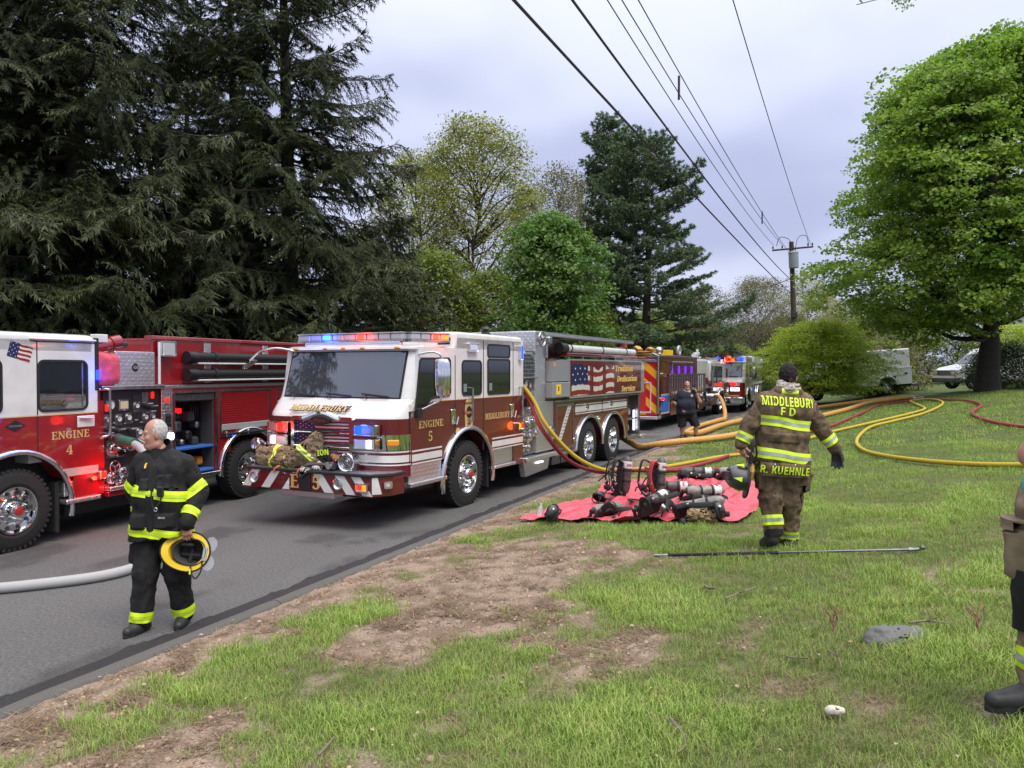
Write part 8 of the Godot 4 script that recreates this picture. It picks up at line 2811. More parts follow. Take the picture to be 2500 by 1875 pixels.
	hf2 = field_of(hand_bones(frame_to(wrist2, Vector3(-0.35, 1, -0.15), Vector3(-1, -0.2, 0.2)), 1.2, 1.0), 0.006, 0.008, 0.02)
	inst(t, "body", skin_mesh([body, [head_field(), hx], [hf, Transform3D()], [hf2, Transform3D()]], M.skin))
	face_parts(t, hx, M.grey_hair)
	var bd := field_of([[Vector3(-0.035, -0.095, 0.05), Vector3(0.035, -0.095, 0.05), 0.024, 0.024], [Vector3(0, -0.10, 0.075), Vector3(0, -0.125, 0.06), 0.025, 0.02]], 0.006, 0.02)
	inst(t, "beard", skin_mesh([[bd, hx]], M.grey_hair))
	var gl := B.new()
	gl.xf = hx
	for s in [-1, 1]:
		var ring := []
		for i in 13: ring.append(Vector3(0.034 * s + 0.024 * cos(TAU * i / 12), 0.002 + 0.016 * sin(TAU * i / 12), 0.098))
		gl.tube(ring, 0.0035, 5, false)
		gl.tube([Vector3(0.056 * s, 0.004, 0.097), Vector3(0.082 * s, 0.004, 0.0)], 0.0035, 5)
	gl.tube([Vector3(-0.012, 0.004, 0.099), Vector3(0.012, 0.004, 0.099)], 0.0035, 5)
	part(t, "glasses", gl, M.strap, 60)
	var sh := field_of([[Vector3(-0.19, 1.39, 0.0), Vector3(0.16, 1.39, 0.0), 0.088, 0.088], [Vector3(-0.13, 1.26, 0.02), Vector3(0.08, 1.26, 0.02), 0.17, 0.17], [Vector3(-0.12, 1.03, 0.05), Vector3(0.03, 1.03, 0.05), 0.215, 0.215], [Vector3(-0.12, 0.84, 0.03), Vector3(0.04, 0.84, 0.03), 0.20, 0.20], [Vector3(-0.20, 1.38, 0), Vector3(-0.34, 1.20, 0.0), 0.09, 0.085], [Vector3(0.17, 1.38, 0), Vector3(0.30, 1.23, 0.03), 0.09, 0.085]], 0.015, 0.05)
	sh.folds(cloth_noise, 0.012, Vector3(8, 6, 8))
	sh.cut(Vector3(0.1, -1, 0).normalized(), -0.76)
	var shm := inst(t, "shirt", skin_mesh([sh], M.navy))
	cloth_patch(shm, "chest_badge", sh, Transform3D(Basis(), Vector3(0.10, 1.30, 0.5)), 0.07, 0.07, M.hood, 0.006)
	var so := field_of([[Vector3(-0.11, 0.80, 0.0), Vector3(0.06, 0.80, 0.0), 0.175, 0.175], [lg[0][0], lg[0][1] + Vector3(0, -0.02, 0), 0.145, 0.125], [lg[1][0], lg[1][1] + Vector3(0, -0.02, 0), 0.145, 0.125]], 0.015, 0.06)
	so.folds(cloth_noise, 0.014, Vector3(9, 6, 9))
	so.cut(Vector3(0.08, -1, 0).normalized(), -0.395)
	inst(t, "shorts", skin_mesh([so], M.black_cloth))
	boot(t, lg[0][2], Vector3(-0.13, 0.05, -0.04), Vector3(-0.17, 0.05, 0.15), M.boot, 0.9)
	boot(t, lg[1][2], Vector3(0.255, 0.05, 0.0), Vector3(0.38, 0.05, 0.13), M.boot, 0.9)
	bar(t, "watch", [Vector3(0.236, 1.395, 0.125), Vector3(0.229, 1.415, 0.129)], 0.042, M.strap, 12)
	var ra := thing("handheld_radio", "black handheld radio held to the ear of the man in navy", "radio", t.position + Vector3(0.165, 1.53, 0.13))
	slab(ra, "radio_body", Transform3D(Basis(Vector3.UP, -0.6), Vector3.ZERO), -0.028, -0.06, 0.028, 0.07, -0.018, 0.018, M.strap)
	bar(ra, "antenna", [Vector3(0.01, 0.06, 0), Vector3(0.03, 0.14, 0)], 0.006, M.strap, 6)

	# ---- the firefighter cut off by the right edge
	t = thing("person", "firefighter in tan trousers and green shirt, cut off by the right edge", "person", on(2.46, 3.28, 0.0), deg_to_rad(-40))
	hx = Transform3D(Basis(), Vector3(0.19, 1.62, 0.03))
	arm1 = [[Vector3(0.37, 1.4, 0.0), Vector3(0.343, 1.12, -0.02), 0.062, 0.052], [Vector3(0.343, 1.12, -0.02), Vector3(0.246, 1.06, 0.22), 0.05, 0.034]]
	arm2 = [[Vector3(-0.05, 1.4, 0.0), Vector3(-0.202, 1.13, -0.05), 0.062, 0.054], [Vector3(-0.202, 1.13, -0.05), Vector3(-0.099, 1.05, 0.2), 0.052, 0.034]]
	body = field_of([[Vector3(0.04, 1.34, 0.0), Vector3(0.28, 1.34, 0.0), 0.12, 0.12], [Vector3(0.155, 1.3, 0.0), Vector3(0.0, 0.95, 0.0), 0.11, 0.12], [Vector3(0.16, 1.5, 0.01), Vector3(0.16, 1.36, 0.0), 0.06, 0.09]] + arm1 + arm2, 0.019, 0.03)
	hf = field_of(hand_bones(frame_to(Vector3(0.246, 1.06, 0.22), Vector3(-0.3, -0.2, 1.0), Vector3(-1.0, 0.0, 0.0)), 0.8, -1.0), 0.005, 0.008, 0.02)
	hf2 = field_of(hand_bones(frame_to(Vector3(-0.099, 1.05, 0.2), Vector3(0.8, -0.1, 0.4), Vector3(0.0, 0.0, -1.0)), 0.8, 1.0), 0.005, 0.008, 0.02)
	inst(t, "body", skin_mesh([body, [head_field(), hx], [hf, Transform3D()], [hf2, Transform3D()]], M.skin))
	face_parts(t, hx, M.dark_hair)
	hr = Field.new(Vector3(-0.13, -0.14, -0.16), Vector3(0.13, 0.17, 0.13), 0.008)
	hr.ell(Vector3(0.0, 0.03, -0.024), Vector3(0.086, 0.106, 0.104), 0.01)
	hr.cut(Vector3(0.0, -0.3, 1.0).normalized(), 0.045)
	hr.cut(Vector3(0.0, -1.0, 0.35).normalized(), 0.075)
	inst(t, "hair", skin_mesh([[hr, hx]], M.dark_hair))
	var ts := field_of([[Vector3(-0.02, 1.41, 0.0), Vector3(0.34, 1.41, 0.0), 0.08, 0.08], [Vector3(0.055, 1.3, 0.0), Vector3(0.255, 1.3, 0.0), 0.165, 0.165], [Vector3(-0.062, 1.0, 0.01), Vector3(0.098, 1.0, 0.01), 0.17, 0.17], [Vector3(0.36, 1.4, 0.0), Vector3(0.365, 1.2, -0.01), 0.085, 0.078], [Vector3(-0.04, 1.4, 0.0), Vector3(-0.132, 1.23, -0.03), 0.085, 0.072]], 0.013, 0.05)
	ts.folds(cloth_noise, 0.010, Vector3(9.16, 7.0, 9.0))
	ts.cut(Vector3(0.0, -1.0, 0.0), -0.94)
	inst(t, "shirt", skin_mesh([ts], M.teal))
	legs = [[Vector3(0.11, 0.90, 0), Vector3(0.12, 0.50, 0.05), Vector3(0.12, 0.16, 0.0)], [Vector3(-0.11, 0.90, 0), Vector3(-0.135, 0.50, 0.04), Vector3(-0.15, 0.16, 0.0)]]
	tb = [[Vector3(-0.08, 0.94, 0), Vector3(0.08, 0.94, 0), 0.155, 0.155]]
	for L in legs:
		tb.append([L[0], L[1], 0.14, 0.108]); tb.append([L[1], L[2], 0.104, 0.092])
	tr = limb(t, "trousers", tb, M.tan_cloth, 0.011, 0.022, Vector3(10, 9, 10), 0.05)
	for L in legs:
		stripe3(tr[1], tr[0], L[1], L[2], 0.255, 0.10, M.silver_tape)
		band(tr[1], "knee_patch", tr[0], L[0] + Vector3(0, 0, 0.0), L[1] + Vector3(0, -0.25, 0), 0.27, 0.54, M.black_cloth, Vector3.ZERO, 0.018)
	for s in [1.0, -1.0]:
		cloth_patch(tr[1], "pocket", tr[0], Transform3D(Basis(Vector3.UP, PI * 0.5 * s), Vector3(0.7 * s, 0.70, 0.03)), 0.20, 0.24, M.tan_cloth, 0.05)
		cloth_patch(tr[1], "pocket_flap", tr[0], Transform3D(Basis(Vector3.UP, PI * 0.5 * s), Vector3(0.7 * s, 0.83, 0.03)), 0.22, 0.06, M.tan_cloth, 0.062)
	cloth_patch(tr[1], "front_pocket", tr[0], Transform3D(Basis(Vector3.UP, 0.3), Vector3(0.2, 0.73, 0.6)), 0.20, 0.20, M.tan_cloth, 0.05)
	for L in legs:
		var a: Vector3 = L[2]
		boot(t, a + Vector3(0, -0.03, 0), Vector3(a.x + 0.02, 0.05, a.z - 0.04), Vector3(a.x - 0.16, 0.05, a.z + 0.13), M.boot, 1.0)
	var bt := B.new()
	for k in 9: pass
	var loop := []
	for i in 17: loop.append(Vector3(0.13 + 0.0, 0.985 + 0.022 * sin(TAU * i / 16), 0.165 + 0.05 * cos(TAU * i / 16)))
	bt.tube(loop, 0.006, 6, false)
	part(t, "carabiner", bt, M.chrome)

# ---------- hoses, tarp, air packs, gear and litter ----------
func hose(label: String, pts: Array, r: float, m: Material, flat := 1.0) -> MeshInstance3D:   # pts: [x, depth] on the land, or [x, depth, height]
	var p := []
	for q in pts:
		p.append(Vector3(q[0], q[2] if q.size() > 2 else land(q[0], q[1]) + r * flat + (0.03 if p_of(q[0], q[1]) > 0.0 else 0.0), -q[1]))
	p = spline(p, 6)
	for i in p.size():
		var low := land(p[i].x, -p[i].z) + r * flat * 0.9
		if p[i].y < low: p[i].y = low
	var b := B.new()
	b.tube(p, r, 12, true, flat)
	var o := part(self, "fire_hose", b, m, 60)
	tag(o, label, "hose", "hoses laid over the road and lawn")
	return o

func build_hoses() -> void:
	hose("thick white hose from the red engine's pump along the road at left", [[-5.72, 11.25, 1.16], [-5.3, 10.95, 1.08], [-4.85, 10.5, 0.75], [-4.45, 10.0, 0.30], [-4.2, 9.4], [-4.15, 8.85], [-4.3, 8.25], [-4.8, 7.92], [-5.6, 7.72], [-7.5, 7.65], [-9.0, 7.7]], 0.056, M.white_hose)
	hose("yellow hose from the maroon engine that loops round the top of the lawn", [[0.2, 14.3, 1.90], [0.40, 14.22, 1.62], [0.64, 14.1, 1.16], [1.15, 14.3, 0.60], [1.72, 14.8, 0.28], [2.2, 15.1], [3.05, 15.1], [4.4, 16.2], [5.3, 16.5], [6.4, 17.8], [7.56, 19.3], [8.56, 20.4], [10.2, 21.75], [11.9, 23.2], [13.2, 24.6], [14.3, 27.0], [15.5, 29.8], [16.1, 31.0], [16.45, 30.6], [16.1, 29.2], [15.1, 26.95], [13.7, 24.7], [11.93, 22.45], [10.5, 21.2], [9.5, 20.3], [8.3, 18.3], [7.4, 16.5], [6.9, 15.2], [6.6, 14.1], [6.45, 12.8], [6.5, 11.3], [6.85, 10.2], [7.8, 9.0]], 0.037, M.yellow_hose)
	hose("red hose from the maroon engine that crosses the lawn to the right edge", [[0.16, 14.34, 1.92], [0.33, 14.26, 1.60], [0.55, 14.15, 1.10], [1.05, 14.4, 0.50], [1.65, 14.85, 0.22], [2.08, 15.0], [2.6, 14.7], [3.2, 14.6], [4.0, 15.4], [5.2, 17.2], [7.2, 19.9], [9.25, 22.4], [10.6, 24.4], [12.6, 27.5], [14.7, 30.9], [15.8, 31.2], [16.6, 31.3], [16.1, 28.8], [15.55, 26.4], [14.6, 24.1], [13.75, 22.55], [12.5, 20.85], [11.7, 19.45], [10.85, 17.5], [10.3, 15.95], [10.0, 14.6], [9.9, 13.0]], 0.036, M.red_hose)
	hose("short red hose behind the tarp, in front of the yellow one", [[2.3, 14.9], [2.9, 14.35], [3.6, 14.0], [4.3, 13.95], [4.9, 14.1]], 0.036, M.red_hose)
	hose("fat tan hose from the maroon engine's tail along the lawn's edge", [[2.9, 21.2, 0.42], [3.25, 20.95, 0.20], [3.52, 20.85], [4.25, 20.5], [5.75, 21.0], [7.5, 23.0], [9.3, 25.3], [11.3, 27.8], [12.9, 29.7], [15.1, 32.6], [16.6, 33.2], [17.0, 32.3]], 0.088, M.tan_hose)
	hose("fat tan hose kinked at the kerb behind the man in navy", [[9.3, 35.2, 0.98], [9.25, 34.2, 0.95], [9.0, 32.6, 0.55], [8.55, 30.9], [8.1, 30.0], [6.7, 27.9], [5.75, 25.4], [5.35, 23.8], [5.5, 23.45], [5.9, 23.8], [7.3, 26.6], [8.6, 28.6], [10.4, 31.0], [13.6, 34.0], [15.8, 34.8], [16.7, 34.0], [17.1, 32.4]], 0.088, M.tan_hose)
	var c := thing("hose_coupling", "silver coupling where the hoses meet at the top of the lawn", "coupling", on(16.75, 31.8, 0.06))
	bar(c, "coupling_body", [Vector3(-0.2, 0.03, 0), Vector3(0.2, 0.03, 0.1)], 0.085, M.metal, 12)
	bar(c, "branch", [Vector3(0, 0.03, 0), Vector3(-0.05, 0.03, 0.35)], 0.06, M.metal, 10)
	hand_wheel(c, Transform3D(Basis(Vector3.RIGHT, -PI / 2), Vector3(0, 0.08, 0)), 0, 0, 0.06, M.metal)
	var g := thing("hose_coupling", "green banded coupling of the white hose at the pump panel", "coupling", Vector3(-5.55, 1.13, -11.12))
	bar(g, "coupling_body", [Vector3(-0.2, 0.04, -0.12), Vector3(0.12, 0.0, 0.06)], 0.078, M.green_plastic, 14)
	bar(g, "coupling_ring", [Vector3(-0.24, 0.045, -0.14), Vector3(-0.16, 0.035, -0.10)], 0.092, M.metal, 14)

const TA := Vector2(0.08, 10.15)
const TB := Vector2(2.62, 8.83)
const TC := Vector2(3.70, 13.2)
const TD := Vector2(1.72, 13.35)
func tarp_at(u: float, v: float) -> Vector2:
	var w := u + 0.05 * sin(v * 3.1)
	var l := TA.lerp(TD, v) + Vector2(0.10 * sin(v * PI) - 0.06 * sin(v * 9.0), 0.0)
	var r := TB.lerp(TC, v) + Vector2(0.35 * sin(v * PI), 0.0)
	return l.lerp(r, w) + Vector2(0.0, (0.05 * sin(u * 9.0) + 0.03 * sin(u * 23.0)) * (1.0 - v) + (0.12 * sin(u * 6.0 + 1.0) + 0.5 * smoothstep(0.6, 1.0, u)) * smoothstep(0.7, 1.0, v))
var tarp_edge := PackedVector2Array()
func in_tarp(x: float, d: float) -> bool:
	if tarp_edge.is_empty():
		for i in 9: tarp_edge.append(tarp_at(i / 8.0, 0.0))
		for i in 9: tarp_edge.append(tarp_at(1.0, i / 8.0))
		for i in 9: tarp_edge.append(tarp_at(1.0 - i / 8.0, 1.0))
		for i in 9: tarp_edge.append(tarp_at(0.0, 1.0 - i / 8.0))
	return Geometry2D.is_point_in_polygon(Vector2(x, d), tarp_edge)
func tarp_height(x: float, d: float) -> float:
	return land(x, d) + 0.035

func build_tarp() -> void:
	var n := noise(1.0, 3, 81)
	var b := B.new()
	var g := []
	for j in 61:
		var row := []
		for i in 61:
			var u := i / 60.0
			var v := j / 60.0
			var p := tarp_at(u, v)
			var e := minf(minf(u, 1.0 - u), minf(v, 1.0 - v))
			var r := 1.0 - absf(n.get_noise_2d(p.x * 1.1 + 3.0, p.y * 0.8)) * 3.2
			var r2 := 1.0 - absf(n.get_noise_2d(p.x * 0.7 + p.y * 1.6, p.y * 0.5 - p.x)) * 4.0
			var y := land(p.x, p.y) + 0.028 + 0.07 * maxf(r, 0.0) * smoothstep(0.0, 0.08, e) + 0.04 * maxf(r2, 0.0) + 0.03 * n.get_noise_2d(p.x * 3.0, p.y * 3.0) + 0.05 * smoothstep(0.03, 0.0, e) * (0.5 + n.get_noise_2d(p.x * 2.0, p.y * 2.0))
			row.append(Vector3(p.x, y, -p.y))
		g.append(row)
	for j in 60:
		for i in 60:
			b.qo(g[j][i], g[j][i + 1], g[j + 1][i + 1], g[j + 1][i], g[j][i] - Vector3(0, 1, 0))
	var t := part(self, "tarp", b, M.tarp, 60)
	tag(t, "wrinkled red tarp spread on the grass beside the kerb", "tarp")

# an air pack: cylinder along y, harness in front (+z)
func air_pack(called_label: String, at: Vector3, basis: Basis, o: Dictionary) -> Node3D:
	rng.seed = int(o.sd)
	var t := thing("air_pack", called_label, "air pack", at, 0.0, "air packs laid on the tarp")
	t.basis = basis
	var r := 0.073
	var c := B.new()
	c.lathe([Vector2(0, 0.0), Vector2(0.05, 0.006), Vector2(r * 0.85, 0.04), Vector2(r, 0.09), Vector2(r, 0.43), Vector2(r * 0.93, 0.48), Vector2(r * 0.72, 0.525), Vector2(r * 0.35, 0.553), Vector2(0, 0.56)], 22)
	var cy := part(t, "cylinder", c, o.tank, 40)
	if o.get("label", true):
		var lb := B.new()
		lb.lathe([Vector2(r + 0.002, 0.385), Vector2(r + 0.002, 0.475), Vector2(r * 0.96, 0.485)], 22)
		part(cy, "label_band", lb, M.white, 40)
		for a in [-0.5, 1.6, 3.5]:
			lettering(cy, "lettering", "3M", 0.036, Transform3D(Basis(Vector3.UP, a), Vector3(sin(a), 0, cos(a)) * (r + 0.001) + Vector3(0, 0.43, 0)), M.red, "Droid Sans", 700, 0.006)
	var v := B.new()
	v.cyl(Vector3(0, -0.06, 0), Vector3(0, 0.01, 0), 0.025, -1.0, 10)
	v.cyl(Vector3(0, -0.04, 0), Vector3(0.09, -0.04, 0.03), 0.022, -1.0, 10)
	v.cyl(Vector3(0.08, -0.04, 0.027), Vector3(0.13, -0.04, 0.045), 0.032, -1.0, 10)
	part(cy, "valve", v, M.strap, 40)
	for y in [0.18, 0.34]:
		var bd := B.new()
		bd.lathe([Vector2(r + 0.001, y), Vector2(r + 0.006, y + 0.004), Vector2(r + 0.006, y + 0.026), Vector2(r + 0.001, y + 0.03)], 22)
		part(t, "cylinder_strap", bd, M.strap, 40)
	var f := B.new()
	f.box(Vector3(0, 0.20, 0.11), Vector3(0.20, 0.42, 0.025), 0.012)
	f.box(Vector3(0, -0.01, 0.10), Vector3(0.26, 0.10, 0.07), 0.02)
	f.box(Vector3(0, 0.44, 0.10), Vector3(0.13, 0.08, 0.05), 0.02)
	part(t, "back_frame", f, M.strap, 0)
	var zf: float = o.get("zf", 1.0)
	var Z := func(list: Array) -> Array:   # how far the harness stands out, and how far it spreads
		return list.map(func(q: Vector3) -> Vector3: return Vector3(q.x * (1.0 + 0.5 * (1.0 - zf)), q.y, 0.09 + (q.z - 0.09) * zf))
	for s in [-1, 1]:
		var top := Vector3(0.06 * s, 0.46, 0.11)
		var fall: float = o.get("fall", 0.0)
		var loop := spline(Z.call([top, top + Vector3(0.05 * s, 0.04, 0.12), Vector3(0.13 * s + rf(-0.02, 0.02), 0.30 - fall * 0.1, 0.27 - fall * 0.1), Vector3(0.14 * s + rf(-0.03, 0.03), 0.12, 0.24 - fall * 0.12), Vector3(0.12 * s, 0.0, 0.13)]), 6)
		var sb := B.new()
		sb.tube(loop, 0.034, 8, true, 0.35)
		var so := part(t, "shoulder_strap", sb, M.strap if s < 0 or not o.get("red", false) else M.red_strap, 60)
		var bk := B.new()
		bk.box(loop[int(loop.size() * 0.62)], Vector3(0.05, 0.035, 0.03), 0.006)
		part(so, "buckle", bk, M.metal, 0)
	for s in [-1, 1]:
		var belt := spline(Z.call([Vector3(0.11 * s, -0.02, 0.10), Vector3(0.22 * s, -0.05 + rf(-0.03, 0.03), 0.16), Vector3(0.27 * s + rf(-0.05, 0.05), -0.06, 0.28), Vector3((0.18 + rf(-0.06, 0.1)) * s, -0.06, 0.38)]), 5)
		var sb := B.new()
		sb.tube(belt, 0.038, 8, true, 0.32)
		part(t, "waist_belt", sb, M.strap, 60)
	for k in 3:
		var a := Vector3(rf(-0.1, 0.1), rf(0.0, 0.4), 0.12)
		var e := Vector3(rf(-0.22, 0.22), rf(-0.05, 0.2), rf(0.2, 0.42))
		bar(t, "air_line", spline(Z.call([a, a + Vector3(rf(-0.1, 0.1), 0.06, 0.12), (a + e) * 0.5 + Vector3(rf(-0.12, 0.12), rf(-0.03, 0.08), 0.06), e]), 5), 0.010, M.strap, 6)
	var rg := B.new()
	var rp: Vector3 = Z.call([Vector3(rf(-0.18, 0.18), rf(0.0, 0.15), rf(0.26, 0.36))])[0]
	rg.cyl(rp, rp + Vector3(0.02, 0.02, 0.06), 0.045, 0.038, 14)
	rg.cyl(rp + Vector3(0.02, 0.02, 0.06), rp + Vector3(0.025, 0.025, 0.075), 0.03, 0.028, 12)
	part(t, "regulator", rg, M.dull if o.get("shiny", false) else M.strap, 40)
	var gg := B.new()
	var gp: Vector3 = Z.call([Vector3(rf(-0.2, 0.2), rf(0.05, 0.2), rf(0.22, 0.3))])[0]
	gg.cyl(gp, gp + Vector3(0, 0.02, 0.03), 0.030, -1.0, 14)
	var gm := part(t, "pressure_gauge", gg, M.strap, 40)
	var gf := B.new()
	gf.cyl(gp + Vector3(0, 0.02, 0.03), gp + Vector3(0, 0.021, 0.032), 0.024, -1.0, 14)
	part(gm, "dial", gf, M.silver_tape, 40)
	for k in 4:
		var cl := B.new()
		cl.box(Z.call([Vector3(rf(-0.2, 0.2), rf(-0.04, 0.3), rf(0.14, 0.34))])[0], Vector3(rf(0.02, 0.05), rf(0.02, 0.05), 0.02), 0.006)
		part(t, "clip", cl, M.metal if k % 2 == 0 else M.silver_tape, 0)
	return t

func face_mask(label: String, at: Vector3, basis: Basis) -> void:
	var t := thing("face_mask", label, "mask", at, 0.0, "breathing masks on the tarp")
	t.basis = basis
	var b := B.new()
	var rings := []
	for q in [[0.0, 0.105, 0.085], [0.03, 0.10, 0.08], [0.06, 0.085, 0.066], [0.085, 0.05, 0.04]]:
		rings.append(b.circle(Vector3(0, 0, q[0]), Vector3.BACK, Vector3.UP, q[1], q[2], 18))
	b.loft(rings, true, false, true)
	part(t, "visor", b, M.glass, 60)
	var s := B.new()
	var ring := b.circle(Vector3(0, 0, 0), Vector3.BACK, Vector3.UP, 0.108, 0.088, 20)
	ring.append(ring[0]); ring.append(ring[1])
	s.tube(ring, 0.016, 8, false)
	part(t, "face_seal", s, M.strap, 60)
	var n := B.new()
	n.cyl(Vector3(0, -0.055, 0.05), Vector3(0, -0.07, 0.12), 0.036, 0.03, 14)
	part(t, "mask_port", n, M.strap, 40)
	for k in 4:
		var a := 0.7 + TAU * k / 4.0
		bar(t, "head_strap", spline([Vector3(cos(a) * 0.085, sin(a) * 0.10, -0.005), Vector3(cos(a) * 0.09, sin(a) * 0.10, -0.07), Vector3(cos(a) * 0.03, sin(a) * 0.03, -0.11)], 4), 0.009, M.strap, 6)

func lying(yaw: float, roll: float, pitch := 0.0) -> Basis:   # cylinder level, pointing along yaw, harness rolled to one side
	return Basis(Vector3.UP, yaw) * Basis(Vector3.RIGHT, PI / 2 + pitch) * Basis(Vector3.UP, roll)

func build_packs() -> void:
	M.tank_grey = tri3(mat(lin(0.15, 0.145, 0.14), 0.5), itex(grain(128, 0.04, 4, 0.5, 1.0, 44)), 2.5)
	M.tank_pale = tri3(mat(lin(0.33, 0.31, 0.28), 0.5), itex(grain(128, 0.04, 4, 0.55, 1.0, 45)), 2.5)
	M.tank_brown = tri3(mat(lin(0.15, 0.10, 0.10), 0.5), itex(grain(128, 0.04, 4, 0.5, 1.0, 46)), 2.5)
	M.red_strap = mat(lin(0.35, 0.03, 0.03), 0.8)
	M.tan_bag = tri3(mat(lin(0.42, 0.29, 0.15), 0.9), itex(grain(128, 0.04, 4, 0.6, 1.0, 47)), 2.5)
	var up := func(yaw: float, lean: float) -> Basis: return Basis(Vector3.UP, yaw) * Basis(Vector3.RIGHT, lean)
	var T := func(x: float, d: float, h: float) -> Vector3: return Vector3(x, tarp_height(x, d) + h, -d)
	air_pack("air pack standing upright at the tarp's edge nearest the engine's wheels", T.call(1.68, 11.45, 0.07), up.call(-1.35, -0.10), {"sd": 1, "tank": M.tank_brown})
	air_pack("air pack standing upright with one red strap, in the middle of the tarp", T.call(2.02, 10.55, 0.10), up.call(-1.1, -0.08), {"sd": 2, "tank": M.tank_grey, "red": true})
	air_pack("air pack lying flat with a white cylinder at the tarp's left end", T.call(1.05, 9.85, 0.10), lying(2.3, -0.9), {"sd": 3, "zf": 0.7, "tank": M.tank_pale, "label": false, "fall": 1.0})
	air_pack("air pack slumped at the tarp's front edge, with a grey cylinder behind its straps", T.call(1.55, 9.55, 0.13), lying(2.1, -1.2, -0.3), {"sd": 4, "zf": 0.8, "tank": M.tank_grey, "fall": 1.0, "shiny": true})
	air_pack("air pack beside the tan bag near the tarp's front right", T.call(2.05, 9.40, 0.12), lying(1.2, -1.0, -0.25), {"sd": 5, "zf": 0.8, "tank": M.tank_pale, "label": false, "fall": 1.0})
	air_pack("air pack with a grey cylinder lying level behind the pale scuffed one", T.call(2.05, 11.15, 0.19), lying(1.45, 0.4), {"sd": 6, "zf": 0.35, "tank": M.tank_grey, "fall": 1.0})
	air_pack("air pack with a pale scuffed cylinder lying level on the right of the tarp", T.call(2.35, 10.35, 0.19), lying(1.75, -0.3), {"sd": 7, "zf": 0.35, "tank": M.tank_pale, "fall": 1.0, "shiny": true})
	air_pack("air pack lying at the far edge of the tarp, left one of two", T.call(2.85, 12.9, 0.17), lying(1.4, -0.5), {"sd": 8, "zf": 0.35, "tank": M.tank_grey, "fall": 1.0})
	air_pack("air pack lying at the far edge of the tarp, next to the black helmet", T.call(3.35, 12.45, 0.17), lying(1.7, -0.4), {"sd": 9, "zf": 0.35, "tank": M.tank_pale, "fall": 1.0})
	air_pack("air pack standing on the grass behind the firefighter in brown", on(4.35, 14.0, 0.08), up.call(0.4, -0.1), {"sd": 10, "tank": M.tank_grey})
	face_mask("black breathing mask with round loose straps at the tarp's left end", T.call(0.52, 9.82, 0.12), Basis(Vector3.UP, -0.7) * Basis(Vector3.RIGHT, -0.5))
	face_mask("breathing mask facing right at the tarp's front right corner", T.call(2.42, 9.02, 0.12), Basis(Vector3.UP, 1.2) * Basis(Vector3.RIGHT, -0.3))
	face_mask("breathing mask lying face up behind the front packs", T.call(1.25, 11.0, 0.10), Basis(Vector3.UP, 2.6) * Basis(Vector3.RIGHT, -0.9))
	var bag := field_of([[Vector3(-0.12, 0.07, 0), Vector3(0.12, 0.08, 0.02), 0.08, 0.07], [Vector3(-0.03, 0.10, 0.03), Vector3(0.10, 0.05, 0.09), 0.06, 0.05]], 0.010, 0.04)
	bag.folds(noise(1.0, 3, 92), 0.03, Vector3(12, 18, 12))
	var bo := inst(self, "mask_bag", skin_mesh([bag], M.tan_bag))
	bo.position = T.call(2.28, 9.12, -0.01)
	tag(bo, "crumpled tan cloth bag beside a breathing mask on the tarp", "bag")
	var wb := thing("water_bottle", "small clear water bottle at the tarp's left corner", "bottle", T.call(0.36, 10.25, 0.0))
	wb.rotation.z = -0.15
	var w := B.new()
	w.lathe([Vector2(0, 0), Vector2(0.03, 0), Vector2(0.033, 0.02), Vector2(0.033, 0.13), Vector2(0.014, 0.17), Vector2(0.014, 0.18)], 14)
	part(wb, "bottle_body", w, M.bottle, 40)
	var wc := B.new()
	wc.cyl(Vector3(0, 0.18, 0), Vector3(0, 0.195, 0), 0.016, -1.0, 10)
	part(wb, "cap", wc, M.white)

